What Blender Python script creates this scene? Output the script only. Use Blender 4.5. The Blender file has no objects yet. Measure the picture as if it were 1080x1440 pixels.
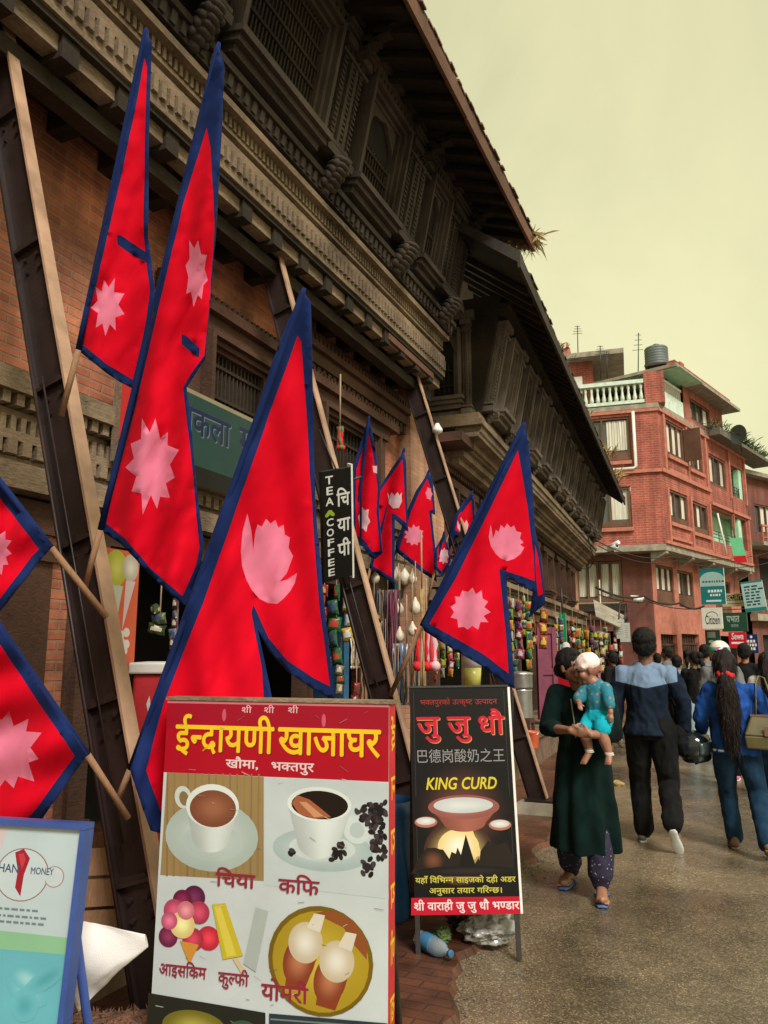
import bpy, bmesh, math, random
from mathutils import Vector as V, Matrix, noise
from mathutils.geometry import delaunay_2d_cdt
R = math.radians
random.seed(11)
SC = bpy.context.scene
COL = SC.collection

# ---------------------------------------------------------------- camera
F, YAW, PITCH = 1100.0, R(24.1), R(10.3)          # focal length in pixels of the 1080 x 1440 photograph
CAM = V((0, 0, 1.55))
cd = bpy.data.cameras.new('camera')
cd.sensor_fit = 'VERTICAL'; cd.sensor_height = 24.0; cd.lens = 24.0 * F / 1440.0
cd.clip_start = 0.05; cd.clip_end = 3000
cam = bpy.data.objects.new('camera', cd); COL.objects.link(cam)
cam.location = CAM; cam.rotation_euler = (R(90) + PITCH, 0, YAW)
SC.camera = cam
_r = V((math.cos(YAW), math.sin(YAW), 0))
_f = V((-math.sin(YAW) * math.cos(PITCH), math.cos(YAW) * math.cos(PITCH), math.sin(PITCH)))
_u = _r.cross(_f)
def ray(px, py): return _r * ((px - 540) / F) + _u * ((720 - py) / F) + _f
def dep(px, py, d): return CAM + ray(px, py) * d                     # measured from the photograph
def onx(px, py, x): d = ray(px, py); return CAM + d * (x / d.x)
def ony(px, py, y): d = ray(px, py); return CAM + d * (y / d.y)
def onz(px, py, z=0.0): d = ray(px, py); return CAM + d * ((z - CAM.z) / d.z)

# ---------------------------------------------------------------- world: bright overcast sky
SUN_EL, SUN_AZ = R(46), R(132)                      # azimuth clockwise from +Y
w = bpy.data.worlds.new("World"); SC.world = w; w.use_nodes = True
nt = w.node_tree; nt.nodes.clear()
def wn(t, **k):
    n = nt.nodes.new(t)
    for a, b in k.items(): setattr(n, a, b)
    return n
out = wn('ShaderNodeOutputWorld'); bg = wn('ShaderNodeBackground')
bg.inputs['Strength'].default_value = 0.1
sky = wn('ShaderNodeTexSky', sky_type='NISHITA', sun_disc=False, sun_elevation=SUN_EL, sun_rotation=SUN_AZ,
         air_density=1.5, dust_density=4.0)
tc = wn('ShaderNodeTexCoord')
no = wn('ShaderNodeTexNoise'); no.inputs['Scale'].default_value = 1.9; no.inputs['Detail'].default_value = 7; no.inputs['Roughness'].default_value = .58; no.inputs['Distortion'].default_value = .5
nt.links.new(tc.outputs['Generated'], no.inputs['Vector'])
rmp = wn('ShaderNodeValToRGB')
rmp.color_ramp.elements[0].position = .32; rmp.color_ramp.elements[0].color = (2.36, 2.26, 1.30, 1)
rmp.color_ramp.elements[1].position = .68; rmp.color_ramp.elements[1].color = (3.22, 3.04, 1.70, 1)
nt.links.new(no.outputs['Fac'], rmp.inputs['Fac'])
sep = wn('ShaderNodeSeparateXYZ'); nt.links.new(tc.outputs['Generated'], sep.inputs[0])
mr = wn('ShaderNodeMapRange'); mr.inputs[1].default_value = 0.0; mr.inputs[2].default_value = .8; mr.inputs[3].default_value = 1.16; mr.inputs[4].default_value = .92
nt.links.new(sep.outputs['Z'], mr.inputs[0])
mul = wn('ShaderNodeVectorMath', operation='SCALE'); nt.links.new(rmp.outputs['Color'], mul.inputs[0]); nt.links.new(mr.outputs[0], mul.inputs['Scale'])
mix = wn('ShaderNodeMixRGB'); mix.inputs['Fac'].default_value = .93
nt.links.new(sky.outputs['Color'], mix.inputs['Color1']); nt.links.new(mul.outputs[0], mix.inputs['Color2'])
nt.links.new(mix.outputs['Color'], bg.inputs['Color']); nt.links.new(bg.outputs[0], out.inputs[0])

sl = bpy.data.lights.new('sun', 'SUN'); sl.energy = 1.5; sl.angle = R(18); sl.color = (1, .97, .94)
sun = bpy.data.objects.new('sun', sl); COL.objects.link(sun)
sdir = V((math.sin(SUN_AZ) * math.cos(SUN_EL), math.cos(SUN_AZ) * math.cos(SUN_EL), math.sin(SUN_EL)))
sun.rotation_euler = sdir.to_track_quat('Z', 'Y').to_euler(); sun.location = (20, 5, 30)
SC.view_settings.view_transform = 'Standard'; SC.view_settings.look = 'None'
SC.view_settings.exposure = 1.45; SC.view_settings.gamma = 1.0; SC.view_settings.use_curve_mapping = False
SC.cycles.use_denoising = True
SC.cycles.max_bounces = 6; SC.cycles.diffuse_bounces = 3

# ---------------------------------------------------------------- materials
def lin(c): return c / 12.92 if c <= .04045 else ((c + .055) / 1.055) ** 2.4
def rgb(r, g, b): return (lin(r / 255), lin(g / 255), lin(b / 255), 1)
def newmat(name):
    m = bpy.data.materials.new(name); m.use_nodes = True
    n = m.node_tree.nodes; l = m.node_tree.links
    return m, n, l, n['Principled BSDF']
def tint(c, k): return (min(1, c[0] * k), min(1, c[1] * k), min(1, c[2] * k), 1)
def M(name, col, rough=.7, metal=0, var=.25, scale=8, bump=.15, stretch=(1, 1, 1), fine=60, spec=.5, col2=None, dist=.01):
    m, n, l, p = newmat(name)
    t = n.new('ShaderNodeTexCoord'); mp = n.new('ShaderNodeMapping'); mp.inputs['Scale'].default_value = stretch
    l.new(t.outputs['Object'], mp.inputs[0])
    a = n.new('ShaderNodeTexNoise'); a.inputs['Scale'].default_value = scale; a.inputs['Detail'].default_value = 6; a.inputs['Roughness'].default_value = .6
    l.new(mp.outputs[0], a.inputs['Vector'])
    r = n.new('ShaderNodeValToRGB'); r.color_ramp.elements[0].position = .3; r.color_ramp.elements[1].position = .7
    r.color_ramp.elements[0].color = tint(col, 1 - var); r.color_ramp.elements[1].color = col2 or tint(col, 1 + var)
    l.new(a.outputs['Fac'], r.inputs[0]); l.new(r.outputs[0], p.inputs['Base Color'])
    p.inputs['Roughness'].default_value = rough; p.inputs['Metallic'].default_value = metal
    p.inputs['Specular IOR Level'].default_value = spec
    if bump:
        b = n.new('ShaderNodeTexNoise'); b.inputs['Scale'].default_value = fine; b.inputs['Detail'].default_value = 4
        l.new(mp.outputs[0], b.inputs['Vector'])
        bn = n.new('ShaderNodeBump'); bn.inputs['Strength'].default_value = bump; bn.inputs['Distance'].default_value = dist
        l.new(b.outputs['Fac'], bn.inputs['Height']); l.new(bn.outputs[0], p.inputs['Normal'])
        rr = n.new('ShaderNodeMapRange'); rr.inputs[3].default_value = max(.02, rough - .12); rr.inputs[4].default_value = min(1, rough + .12)
        l.new(a.outputs['Fac'], rr.inputs[0]); l.new(rr.outputs[0], p.inputs['Roughness'])
    return m
def brick(name, c1, c2, mortar, bw=.22, bh=.065, ms=.012, bump=.5, dirt=.35, rough=.85, flat=False):
    m, n, l, p = newmat(name)
    t = n.new('ShaderNodeTexCoord'); s = n.new('ShaderNodeSeparateXYZ'); l.new(t.outputs['Object'], s.inputs[0])
    ad = n.new('ShaderNodeMath'); l.new(s.outputs['X'], ad.inputs[0]); l.new(s.outputs['Y'], ad.inputs[1])
    cb = n.new('ShaderNodeCombineXYZ'); l.new(s.outputs['X'] if flat else ad.outputs[0], cb.inputs['X']); l.new(s.outputs['Y' if flat else 'Z'], cb.inputs['Y'])
    b = n.new('ShaderNodeTexBrick'); b.inputs['Scale'].default_value = 1; b.inputs['Brick Width'].default_value = bw; b.inputs['Row Height'].default_value = bh
    b.inputs['Mortar Size'].default_value = ms; b.inputs['Color1'].default_value = c1; b.inputs['Color2'].default_value = c2; b.inputs['Mortar'].default_value = mortar
    b.inputs['Mortar Smooth'].default_value = .3
    l.new(cb.outputs[0], b.inputs['Vector'])
    a = n.new('ShaderNodeTexNoise'); a.inputs['Scale'].default_value = 1.3; a.inputs['Detail'].default_value = 7; a.inputs['Roughness'].default_value = .65
    l.new(t.outputs['Object'], a.inputs['Vector'])
    r = n.new('ShaderNodeMapRange'); r.inputs[1].default_value = .3; r.inputs[2].default_value = .7; r.inputs[3].default_value = 1 - dirt; r.inputs[4].default_value = 1 + dirt * .6
    l.new(a.outputs['Fac'], r.inputs[0])
    sm = n.new('ShaderNodeMapping'); sm.inputs['Scale'].default_value = (2.6, 2.6, .22); l.new(t.outputs['Object'], sm.inputs[0]); sn = n.new('ShaderNodeTexNoise'); sn.inputs['Scale'].default_value = 1.5; sn.inputs['Detail'].default_value = 6; l.new(sm.outputs[0], sn.inputs['Vector'])
    sr = n.new('ShaderNodeMapRange'); sr.inputs[1].default_value = .38; sr.inputs[2].default_value = .6; sr.inputs[3].default_value = .68; sr.inputs[4].default_value = 1.06; l.new(sn.outputs['Fac'], sr.inputs[0]); sq = n.new('ShaderNodeMath'); sq.operation = 'MULTIPLY'; l.new(r.outputs[0], sq.inputs[0]); l.new(sr.outputs[0], sq.inputs[1]); r = sq
    sc = n.new('ShaderNodeVectorMath'); sc.operation = 'SCALE'; l.new(b.outputs['Color'], sc.inputs[0]); l.new(r.outputs[0], sc.inputs['Scale'])
    l.new(sc.outputs[0], p.inputs['Base Color']); p.inputs['Roughness'].default_value = rough
    bn = n.new('ShaderNodeBump'); bn.inputs['Strength'].default_value = bump; bn.inputs['Distance'].default_value = .01; bn.invert = True
    f2 = n.new('ShaderNodeTexNoise'); f2.inputs['Scale'].default_value = 70; l.new(t.outputs['Object'], f2.inputs['Vector'])
    mm = n.new('ShaderNodeMath'); mm.operation = 'MULTIPLY_ADD'; mm.inputs[1].default_value = .3; l.new(f2.outputs['Fac'], mm.inputs[0]); l.new(b.outputs['Fac'], mm.inputs[2])
    l.new(mm.outputs[0], bn.inputs['Height']); l.new(bn.outputs[0], p.inputs['Normal'])
    return m
def wood(name, c, c2, stretch=(6, 6, 1), bump=.6, rough=.75):
    m, n, l, p = newmat(name)
    t = n.new('ShaderNodeTexCoord'); mp = n.new('ShaderNodeMapping'); mp.inputs['Scale'].default_value = stretch; l.new(t.outputs['Object'], mp.inputs[0])
    a = n.new('ShaderNodeTexNoise'); a.inputs['Scale'].default_value = 7; a.inputs['Detail'].default_value = 8; a.inputs['Roughness'].default_value = .7; a.inputs['Distortion'].default_value = .6
    l.new(mp.outputs[0], a.inputs['Vector'])
    a2 = n.new('ShaderNodeTexNoise'); a2.inputs['Scale'].default_value = 1.7; a2.inputs['Detail'].default_value = 5; l.new(t.outputs['Object'], a2.inputs['Vector'])
    av = n.new('ShaderNodeMath'); av.operation = 'MULTIPLY_ADD'; av.inputs[1].default_value = .6; l.new(a2.outputs['Fac'], av.inputs[0])
    h = n.new('ShaderNodeMath'); h.operation = 'MULTIPLY'; h.inputs[1].default_value = .45; l.new(a.outputs['Fac'], h.inputs[0]); l.new(h.outputs[0], av.inputs[2])
    r = n.new('ShaderNodeValToRGB'); r.color_ramp.elements[0].position = .38; r.color_ramp.elements[1].position = .68
    r.color_ramp.elements[0].color = c; r.color_ramp.elements[1].color = c2
    l.new(av.outputs[0], r.inputs[0]); l.new(r.outputs[0], p.inputs['Base Color'])
    p.inputs['Roughness'].default_value = rough; p.inputs['Specular IOR Level'].default_value = .3
    bn = n.new('ShaderNodeBump'); bn.inputs['Strength'].default_value = bump; bn.inputs['Distance'].default_value = .012
    l.new(a.outputs['Fac'], bn.inputs['Height']); l.new(bn.outputs[0], p.inputs['Normal'])
    return m
def vcol(name, rough=.35, coat=0):                    # printed or dyed colours carried by the mesh
    m, n, l, p = newmat(name)
    a = n.new('ShaderNodeAttribute'); a.attribute_name = 'Col'
    t = n.new('ShaderNodeTexCoord'); q = n.new('ShaderNodeTexNoise'); q.inputs['Scale'].default_value = 5; q.inputs['Detail'].default_value = 6
    l.new(t.outputs['Object'], q.inputs['Vector'])
    r = n.new('ShaderNodeMapRange'); r.inputs[3].default_value = .64; r.inputs[4].default_value = .94; l.new(q.outputs['Fac'], r.inputs[0])
    sc = n.new('ShaderNodeVectorMath'); sc.operation = 'SCALE'; l.new(a.outputs['Color'], sc.inputs[0]); l.new(r.outputs[0], sc.inputs['Scale'])
    l.new(sc.outputs[0], p.inputs['Base Color']); p.inputs['Roughness'].default_value = rough
    p.inputs['Coat Weight'].default_value = coat; p.inputs['Specular IOR Level'].default_value = .22
    bn = n.new('ShaderNodeBump'); bn.inputs['Strength'].default_value = .12; bn.inputs['Distance'].default_value = .02
    l.new(q.outputs['Fac'], bn.inputs['Height']); l.new(bn.outputs[0], p.inputs['Normal'])
    return m
def cloth(name, col, var=.12, rough=.85, trans=0.0, weave=400, fold=6):
    m, n, l, p = newmat(name)
    t = n.new('ShaderNodeTexCoord')
    a = n.new('ShaderNodeTexNoise'); a.inputs['Scale'].default_value = fold; a.inputs['Detail'].default_value = 5; l.new(t.outputs['Object'], a.inputs['Vector'])
    r = n.new('ShaderNodeValToRGB'); r.color_ramp.elements[0].position = .3; r.color_ramp.elements[1].position = .7
    r.color_ramp.elements[0].color = tint(col, 1 - var); r.color_ramp.elements[1].color = tint(col, 1 + var)
    l.new(a.outputs['Fac'], r.inputs[0]); l.new(r.outputs[0], p.inputs['Base Color'])
    p.inputs['Roughness'].default_value = rough; p.inputs['Specular IOR Level'].default_value = .07
    p.inputs['Sheen Weight'].default_value = .02
    fo = n.new('ShaderNodeTexNoise'); fo.noise_type = 'RIDGED_MULTIFRACTAL'; fo.inputs['Scale'].default_value = fold * 1.1; fo.inputs['Detail'].default_value = 3; fm = n.new('ShaderNodeMapping'); fm.inputs['Scale'].default_value = (1, 1, .45); fm.inputs['Rotation'].default_value = (.25, .2, 0); l.new(t.outputs['Object'], fm.inputs[0]); l.new(fm.outputs[0], fo.inputs['Vector'])
    bt = n.new('ShaderNodeTexNoise'); bt.inputs['Scale'].default_value = weave; l.new(t.outputs['Object'], bt.inputs['Vector'])
    mm = n.new('ShaderNodeMath'); mm.operation = 'MULTIPLY_ADD'; mm.inputs[1].default_value = .12; l.new(bt.outputs['Fac'], mm.inputs[0]); l.new(fo.outputs['Fac'], mm.inputs[2])
    bn = n.new('ShaderNodeBump'); bn.inputs['Strength'].default_value = .25 if trans else .6; bn.inputs['Distance'].default_value = .012
    l.new(mm.outputs[0], bn.inputs['Height']); l.new(bn.outputs[0], p.inputs['Normal'])
    if trans:
        tr = n.new('ShaderNodeBsdfTranslucent'); l.new(r.outputs[0], tr.inputs['Color'])
        mx = n.new('ShaderNodeMixShader'); mx.inputs[0].default_value = trans
        l.new(p.outputs[0], mx.inputs[1]); l.new(tr.outputs[0], mx.inputs[2]); l.new(mx.outputs[0], n['Material Output'].inputs['Surface'])
    return m
def speckle(name, base, dots, scale=40, thr=.25, rough=.8):
    m, n, l, p = newmat(name)
    t = n.new('ShaderNodeTexCoord'); v = n.new('ShaderNodeTexVoronoi'); v.inputs['Scale'].default_value = scale; l.new(t.outputs['Object'], v.inputs['Vector'])
    r = n.new('ShaderNodeValToRGB'); r.color_ramp.elements[0].position = thr; r.color_ramp.elements[1].position = thr + .06
    r.color_ramp.elements[0].color = dots; r.color_ramp.elements[1].color = base
    l.new(v.outputs['Distance'], r.inputs[0]); l.new(r.outputs[0], p.inputs['Base Color']); p.inputs['Roughness'].default_value = rough
    return m
def glassy(name, col, rough=.08):
    m, n, l, p = newmat(name)
    t = n.new('ShaderNodeTexCoord'); a = n.new('ShaderNodeTexNoise'); a.inputs['Scale'].default_value = 1.2; l.new(t.outputs['Object'], a.inputs['Vector'])
    r = n.new('ShaderNodeValToRGB'); r.color_ramp.elements[0].color = tint(col, .6); r.color_ramp.elements[1].color = tint(col, 1.4)
    l.new(a.outputs['Fac'], r.inputs[0]); l.new(r.outputs[0], p.inputs['Base Color'])
    p.inputs['Roughness'].default_value = rough; p.inputs['Specular IOR Level'].default_value = .8
    return m
def asphalt():
    m, n, l, p = newmat('wet_asphalt')
    t = n.new('ShaderNodeTexCoord')
    v = n.new('ShaderNodeTexVoronoi'); v.inputs['Scale'].default_value = 150; l.new(t.outputs['Object'], v.inputs['Vector'])
    hs = n.new('ShaderNodeSeparateColor'); l.new(v.outputs['Color'], hs.inputs[0])
    r = n.new('ShaderNodeValToRGB'); e = r.color_ramp.elements
    e[0].position = 0; e[0].color = (.10, .075, .045, 1); e[1].position = 1; e[1].color = (.44, .345, .215, 1)
    k = e.new(.6); k.color = (.16, .118, .070, 1); k2 = e.new(.88); k2.color = (.27, .205, .125, 1)
    l.new(hs.outputs[0], r.inputs[0])
    def nz(scale, detail, rough=.6, dist=0):
        a = n.new('ShaderNodeTexNoise'); a.inputs['Scale'].default_value = scale; a.inputs['Detail'].default_value = detail; a.inputs['Roughness'].default_value = rough; a.inputs['Distortion'].default_value = dist
        l.new(t.outputs['Object'], a.inputs['Vector']); return a
    def mp(src, a0, a1, b0, b1):
        q = n.new('ShaderNodeMapRange'); q.inputs[1].default_value = a0; q.inputs[2].default_value = a1; q.inputs[3].default_value = b0; q.inputs[4].default_value = b1; l.new(src, q.inputs[0]); return q.outputs[0]
    big, med, wet = nz(.55, 7), nz(3.5, 6, .65), nz(.38, 8, .62, .6)
    m1 = n.new('ShaderNodeMath'); m1.operation = 'MULTIPLY'; l.new(mp(big.outputs['Fac'], .3, .7, .62, 1.35), m1.inputs[0]); l.new(mp(med.outputs['Fac'], .3, .7, .78, 1.2), m1.inputs[1])
    wf = mp(wet.outputs['Fac'], .46, .60, 0, 1)
    m2 = n.new('ShaderNodeMath'); m2.operation = 'MULTIPLY'; l.new(m1.outputs[0], m2.inputs[0]); l.new(mp(wf, 0, 1, 1.08, .66), m2.inputs[1])
    sc = n.new('ShaderNodeVectorMath'); sc.operation = 'SCALE'; l.new(r.outputs[0], sc.inputs[0]); l.new(m2.outputs[0], sc.inputs['Scale']); l.new(sc.outputs[0], p.inputs['Base Color'])
    l.new(mp(wf, 0, 1, .32, .12), p.inputs['Roughness']); p.inputs['Specular IOR Level'].default_value = .5
    l.new(mp(wf, 0, 1, .25, .8), p.inputs['Coat Weight']); l.new(mp(med.outputs['Fac'], .3, .7, .20, .36), p.inputs['Coat Roughness']); p.inputs['Coat IOR'].default_value = 1.36
    v2 = n.new('ShaderNodeTexVoronoi'); v2.inputs['Scale'].default_value = 75; l.new(t.outputs['Object'], v2.inputs['Vector'])
    ad = n.new('ShaderNodeMath'); l.new(v.outputs['Distance'], ad.inputs[0]); l.new(v2.outputs['Distance'], ad.inputs[1])
    bn = n.new('ShaderNodeBump'); bn.inputs['Distance'].default_value = .005; bn.invert = True
    l.new(mp(wf, 0, 1, .26, .08), bn.inputs['Strength'])
    l.new(ad.outputs[0], bn.inputs['Height'])
    b2 = n.new('ShaderNodeBump'); b2.inputs['Strength'].default_value = .25; b2.inputs['Distance'].default_value = .05; l.new(med.outputs['Fac'], b2.inputs['Height']); l.new(bn.outputs[0], b2.inputs['Normal']); l.new(b2.outputs[0], p.inputs['Normal'])
    return m

def yoke_shirt():
    """navy cotton with a light blue shoulder yoke sewn across the back"""
    m = cloth('navy_shirt_with_yoke', (.009, .015, .028, 1), .3, .8, fold=8); n = m.node_tree.nodes; l = m.node_tree.links; p = n['Principled BSDF']
    src = p.inputs['Base Color'].links[0].from_socket; t = n.new('ShaderNodeTexCoord'); sp = n.new('ShaderNodeSeparateXYZ'); l.new(t.outputs['Object'], sp.inputs[0])
    ab = n.new('ShaderNodeMath'); ab.operation = 'ABSOLUTE'; l.new(sp.outputs['X'], ab.inputs[0])
    mx = n.new('ShaderNodeMath'); mx.operation = 'MULTIPLY_ADD'; mx.inputs[1].default_value = -.22; l.new(ab.outputs[0], mx.inputs[0]); l.new(sp.outputs['Z'], mx.inputs[2])
    st = n.new('ShaderNodeMapRange'); st.inputs[1].default_value = 1.268; st.inputs[2].default_value = 1.274; l.new(mx.outputs[0], st.inputs[0])
    cut = n.new('ShaderNodeMath'); cut.operation = 'LESS_THAN'; cut.inputs[1].default_value = .247; l.new(ab.outputs[0], cut.inputs[0])
    f = n.new('ShaderNodeMath'); f.operation = 'MULTIPLY'; l.new(st.outputs[0], f.inputs[0]); l.new(cut.outputs[0], f.inputs[1])
    c = n.new('ShaderNodeMixRGB'); c.inputs['Color2'].default_value = (.16, .23, .33, 1); l.new(f.outputs[0], c.inputs['Fac']); l.new(src, c.inputs['Color1']); l.new(c.outputs[0], p.inputs['Base Color'])
    return m
MT = {}
def mats():
    d = MT
    d['asphalt'] = asphalt()
    d['pavement'] = brick('pavement_brick', (.155, .058, .028, 1), (.11, .042, .022, 1), (.075, .036, .022, 1), .21, .075, .007, .5, .7, .38, True)
    d['plinth'] = M('plinth_stone', (.16, .10, .065, 1), .75, var=.45, scale=5, bump=.5, fine=25)
    d['old_brick'] = brick('old_brick', (.56, .185, .092, 1), (.38, .11, .052, 1), (.40, .20, .12, 1), .21, .058, .010, .9, .75)
    d['pale_brick'] = brick('pale_brick', (.58, .30, .17, 1), (.46, .22, .12, 1), (.42, .27, .17, 1), .21, .055, .006, .5, .4)
    d['wood_dark'] = wood('dark_carved_wood', (.010, .007, .004, 1), (.045, .030, .018, 1), (3, 3, 14))
    d['wood_grey'] = wood('weathered_wood', (.018, .013, .010, 1), (.105, .082, .064, 1), (14, 14, 1.2))
    d['wood_tan'] = wood('pale_tan_wood', (.055, .037, .022, 1), (.34, .245, .155, 1), (6, 3, 12))  # paler tan than the carved window timber
    d['wood_brown'] = wood('brown_wood', (.028, .013, .008, 1), (.115, .054, .032, 1), (3, 3, 10))
    d['wood_red'] = wood('red_fascia_board', (.06, .028, .016, 1), (.20, .095, .055, 1), (3, 6, 10))
    d['wood_pole'] = wood('pole_wood', (.16, .08, .04, 1), (.36, .20, .11, 1), (20, 20, 2), .3)
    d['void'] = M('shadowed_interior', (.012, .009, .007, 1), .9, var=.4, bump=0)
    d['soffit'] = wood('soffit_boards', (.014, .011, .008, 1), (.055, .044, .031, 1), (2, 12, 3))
    d['tile'] = M('clay_tile', (.10, .055, .032, 1), .8, var=.6, scale=9, bump=.4, fine=40)
    d['straw'] = M('dry_grass', (.32, .22, .08, 1), .8, var=.4, scale=20, bump=0)
    d['leaf'] = M('green_leaf', (.07, .11, .03, 1), .6, var=.5, scale=15, bump=0)
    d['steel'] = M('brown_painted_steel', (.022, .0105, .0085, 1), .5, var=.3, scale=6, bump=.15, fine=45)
    d['steel_face'] = M('skylit_painted_steel', (.38, .23, .15, 1), .5, var=.35, scale=5, bump=.12, fine=50)  # lit copy of the brown paint: skylight on outer flanges put into colour
    d['red_brick'] = brick('red_facade_brick', (.39, .085, .052, 1), (.31, .062, .038, 1), (.40, .16, .11, 1), .25, .085, .014, .4, .38)
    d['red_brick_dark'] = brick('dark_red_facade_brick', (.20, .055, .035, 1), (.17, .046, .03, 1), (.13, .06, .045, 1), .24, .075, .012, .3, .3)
    d['band'] = M('red_cement_band', (.42, .145, .095, 1), .8, var=.25, scale=5, bump=.2)
    d['concrete'] = M('grey_concrete', (.27, .235, .175, 1), .85, var=.35, scale=4, bump=.3, fine=30)
    d['concrete_dark'] = M('damp_concrete', (.13, .115, .09, 1), .8, var=.4, scale=5, bump=.4, fine=25)
    d['mint'] = M('mint_painted_plaster', (.36, .60, .40, 1), .7, var=.2, scale=4, bump=.15)
    d['pale_mint'] = M('pale_mint_paint', (.55, .64, .53, 1), .65, var=.2, scale=6, bump=.15)
    d['window_wood'] = wood('window_frame_wood', (.075, .034, .02, 1), (.17, .085, .05, 1), (10, 10, 2), .3)
    d['glass'] = glassy('window_glass', (.06, .075, .07, 1))
    d['curtain'] = M('pale_curtain', (.55, .52, .42, 1), .8, var=.35, scale=3, stretch=(9, 9, .4), bump=.3, fine=10)
    d['white'] = M('white_paint', (.72, .70, .64, 1), .55, var=.12, scale=5, bump=.1)
    d['black_plastic'] = M('black_plastic', (.022, .024, .026, 1), .45, var=.3, bump=.1)
    d['black_metal'] = M('black_metal', (.025, .022, .02, 1), .45, var=.4, bump=.15)
    d['tank'] = M('grey_tank', (.10, .12, .115, 1), .55, var=.25, scale=3, bump=.1)
    d['aluminium'] = M('dull_aluminium', (.42, .42, .40, 1), .35, .8, var=.2, scale=6, bump=.15)
    d['paint_blue'] = M('blue_paint', (.035, .13, .24, 1), .5, var=.25, bump=.1)
    d['frame_blue'] = M('royal_blue_frame', (.035, .075, .27, 1), .4, var=.15, bump=.08)
    d['maroon'] = M('maroon_paint', (.16, .03, .06, 1), .6, var=.25, bump=.1)
    d['print'] = vcol('printed_vinyl', .42)
    d['gloss_print'] = vcol('glossy_print', .3)
    d['pack'] = vcol('foil_packet', .25)
    d['coir'] = M('coir_fibre', (.13, .058, .03, 1), .95, var=.6, scale=25, bump=1.0, fine=60, dist=.03)
    d['house2_wood'] = wood('brown_grey_wood', (.038, .030, .024, 1), (.21, .165, .13, 1), (14, 14, 1.2))
    d['red_cloth'] = cloth('red_flag_cloth', (.76, .003, .021, 1), .05, .75, .28)
    d['blue_cloth'] = cloth('navy_flag_hem', (.011, .024, .105, 1), .25, .8, .12)
    d['pink_cloth'] = cloth('white_emblem_on_red', (.84, .24, .37, 1), .05, .8, .25, fold=14)
    d['pale_cloth'] = cloth('white_emblem_cloth', (.80, .52, .57, 1), .08, .8, .25, fold=14)
    d['gourd'] = M('pale_gourd', (.58, .50, .38, 1), .5, var=.3, scale=14, bump=.15)
    d['string'] = M('string', (.30, .22, .14, 1), .9, var=.3, bump=0)
    d['clear_plastic'] = glassy('clear_bottle', (.62, .70, .72, 1), .08); d['clear_plastic'].node_tree.nodes['Principled BSDF'].inputs['Transmission Weight'].default_value = .75
    d['yoke_shirt'] = yoke_shirt()
    d['bag_plastic'] = M('grey_plastic_bag', (.30, .29, .27, 1), .2, var=.35, scale=8, bump=.6, fine=14)
    d['bucket_blue'] = M('blue_plastic', (.02, .10, .26, 1), .35, var=.15, bump=.05)
    d['orange_plastic'] = M('orange_plastic', (.55, .10, .035, 1), .4, var=.15, bump=.05)
    d['white_sheet'] = cloth('white_sheet', (.72, .69, .66, 1), .08)
    d['skin'] = M('skin', (.29, .135, .08, 1), .5, var=.12, scale=12, bump=.06, fine=200, dist=.003)
    d['skin_dark'] = M('brown_skin', (.20, .09, .052, 1), .5, var=.12, scale=12, bump=.06, fine=200, dist=.003)
    d['skin_baby'] = M('baby_skin', (.29, .128, .078, 1), .5, var=.1, scale=12, bump=0)
    d['hair'] = M('black_hair', (.007, .006, .005, 1), .6, var=.5, scale=30, stretch=(6, 6, .6), bump=.6, fine=90, spec=.22)
    d['hair_brown'] = M('dark_brown_hair', (.016, .009, .007, 1), .55, var=.5, scale=30, stretch=(6, 6, .6), bump=.6, fine=90, spec=.25)
    d['kurta'] = cloth('dark_green_cotton', (.003, .011, .0095, 1), .4, .85, weave=500, fold=7)
    d['trouser_print'] = speckle('speckled_purple_cotton', (.014, .010, .032, 1), (.22, .20, .27, 1), 42, .18)
    d['denim'] = cloth('blue_denim', (.012, .034, .066, 1), .4, .85, fold=9)
    d['denim_pale'] = cloth('pale_denim', (.25, .32, .33, 1), .3, .85, fold=9)
    d['black_cloth'] = cloth('black_cotton', (.010, .0095, .0095, 1), .3, .85, fold=9)
    d['navy_shirt'] = cloth('navy_shirt', (.009, .015, .028, 1), .3, .8, fold=8)
    d['sky_shirt'] = cloth('light_blue_yoke', (.17, .235, .33, 1), .2, .8, fold=9)
    d['blue_knit'] = cloth('blue_knit', (.016, .066, .27, 1), .3, .9, fold=10)
    d['grey_cloth'] = cloth('grey_cotton', (.15, .15, .15, 1), .25, .85, fold=9)
    d['white_print'] = speckle('white_patterned_cotton', (.50, .47, .42, 1), (.12, .10, .10, 1), 45, .2)
    d['teal_print'] = speckle('teal_patterned_cotton', (.010, .16, .22, 1), (.30, .17, .15, 1), 24, .24)
    d['teal'] = cloth('bright_turquoise_cotton', (.008, .33, .42, 1), .2, .8, fold=14)
    d['cap'] = cloth('pale_pink_cap', (.86, .68, .62, 1), .15, .8, fold=20)
    d['blue_rubber'] = M('blue_rubber', (.05, .11, .26, 1), .6, var=.2, bump=.1)
    d['white_rubber'] = M('white_rubber', (.62, .62, .60, 1), .6, var=.2, bump=.1)
    d['shoe_grey'] = M('grey_canvas', (.16, .16, .155, 1), .8, var=.2, bump=.2)
    d['shoe_brown'] = M('brown_leather', (.17, .085, .05, 1), .6, var=.25, bump=.15)
    d['olive_leather'] = M('olive_leather', (.105, .085, .030, 1), .42, var=.25, scale=9, bump=.25, fine=120)
    d['helmet_black'] = M('glossy_black_shell', (.010, .014, .018, 1), .12, var=.3, bump=0)
    d['visor'] = glassy('helmet_visor', (.06, .09, .10, 1), .05)
    d['red_band'] = cloth('red_scrunchie', (.62, .03, .035, 1), .2, .8, fold=30)
    d['eye'] = M('dark_eye', (.015, .010, .008, 1), .2, var=.1, bump=0)
    d['lip'] = M('lip', (.28, .08, .065, 1), .45, var=.1, bump=0)
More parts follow.
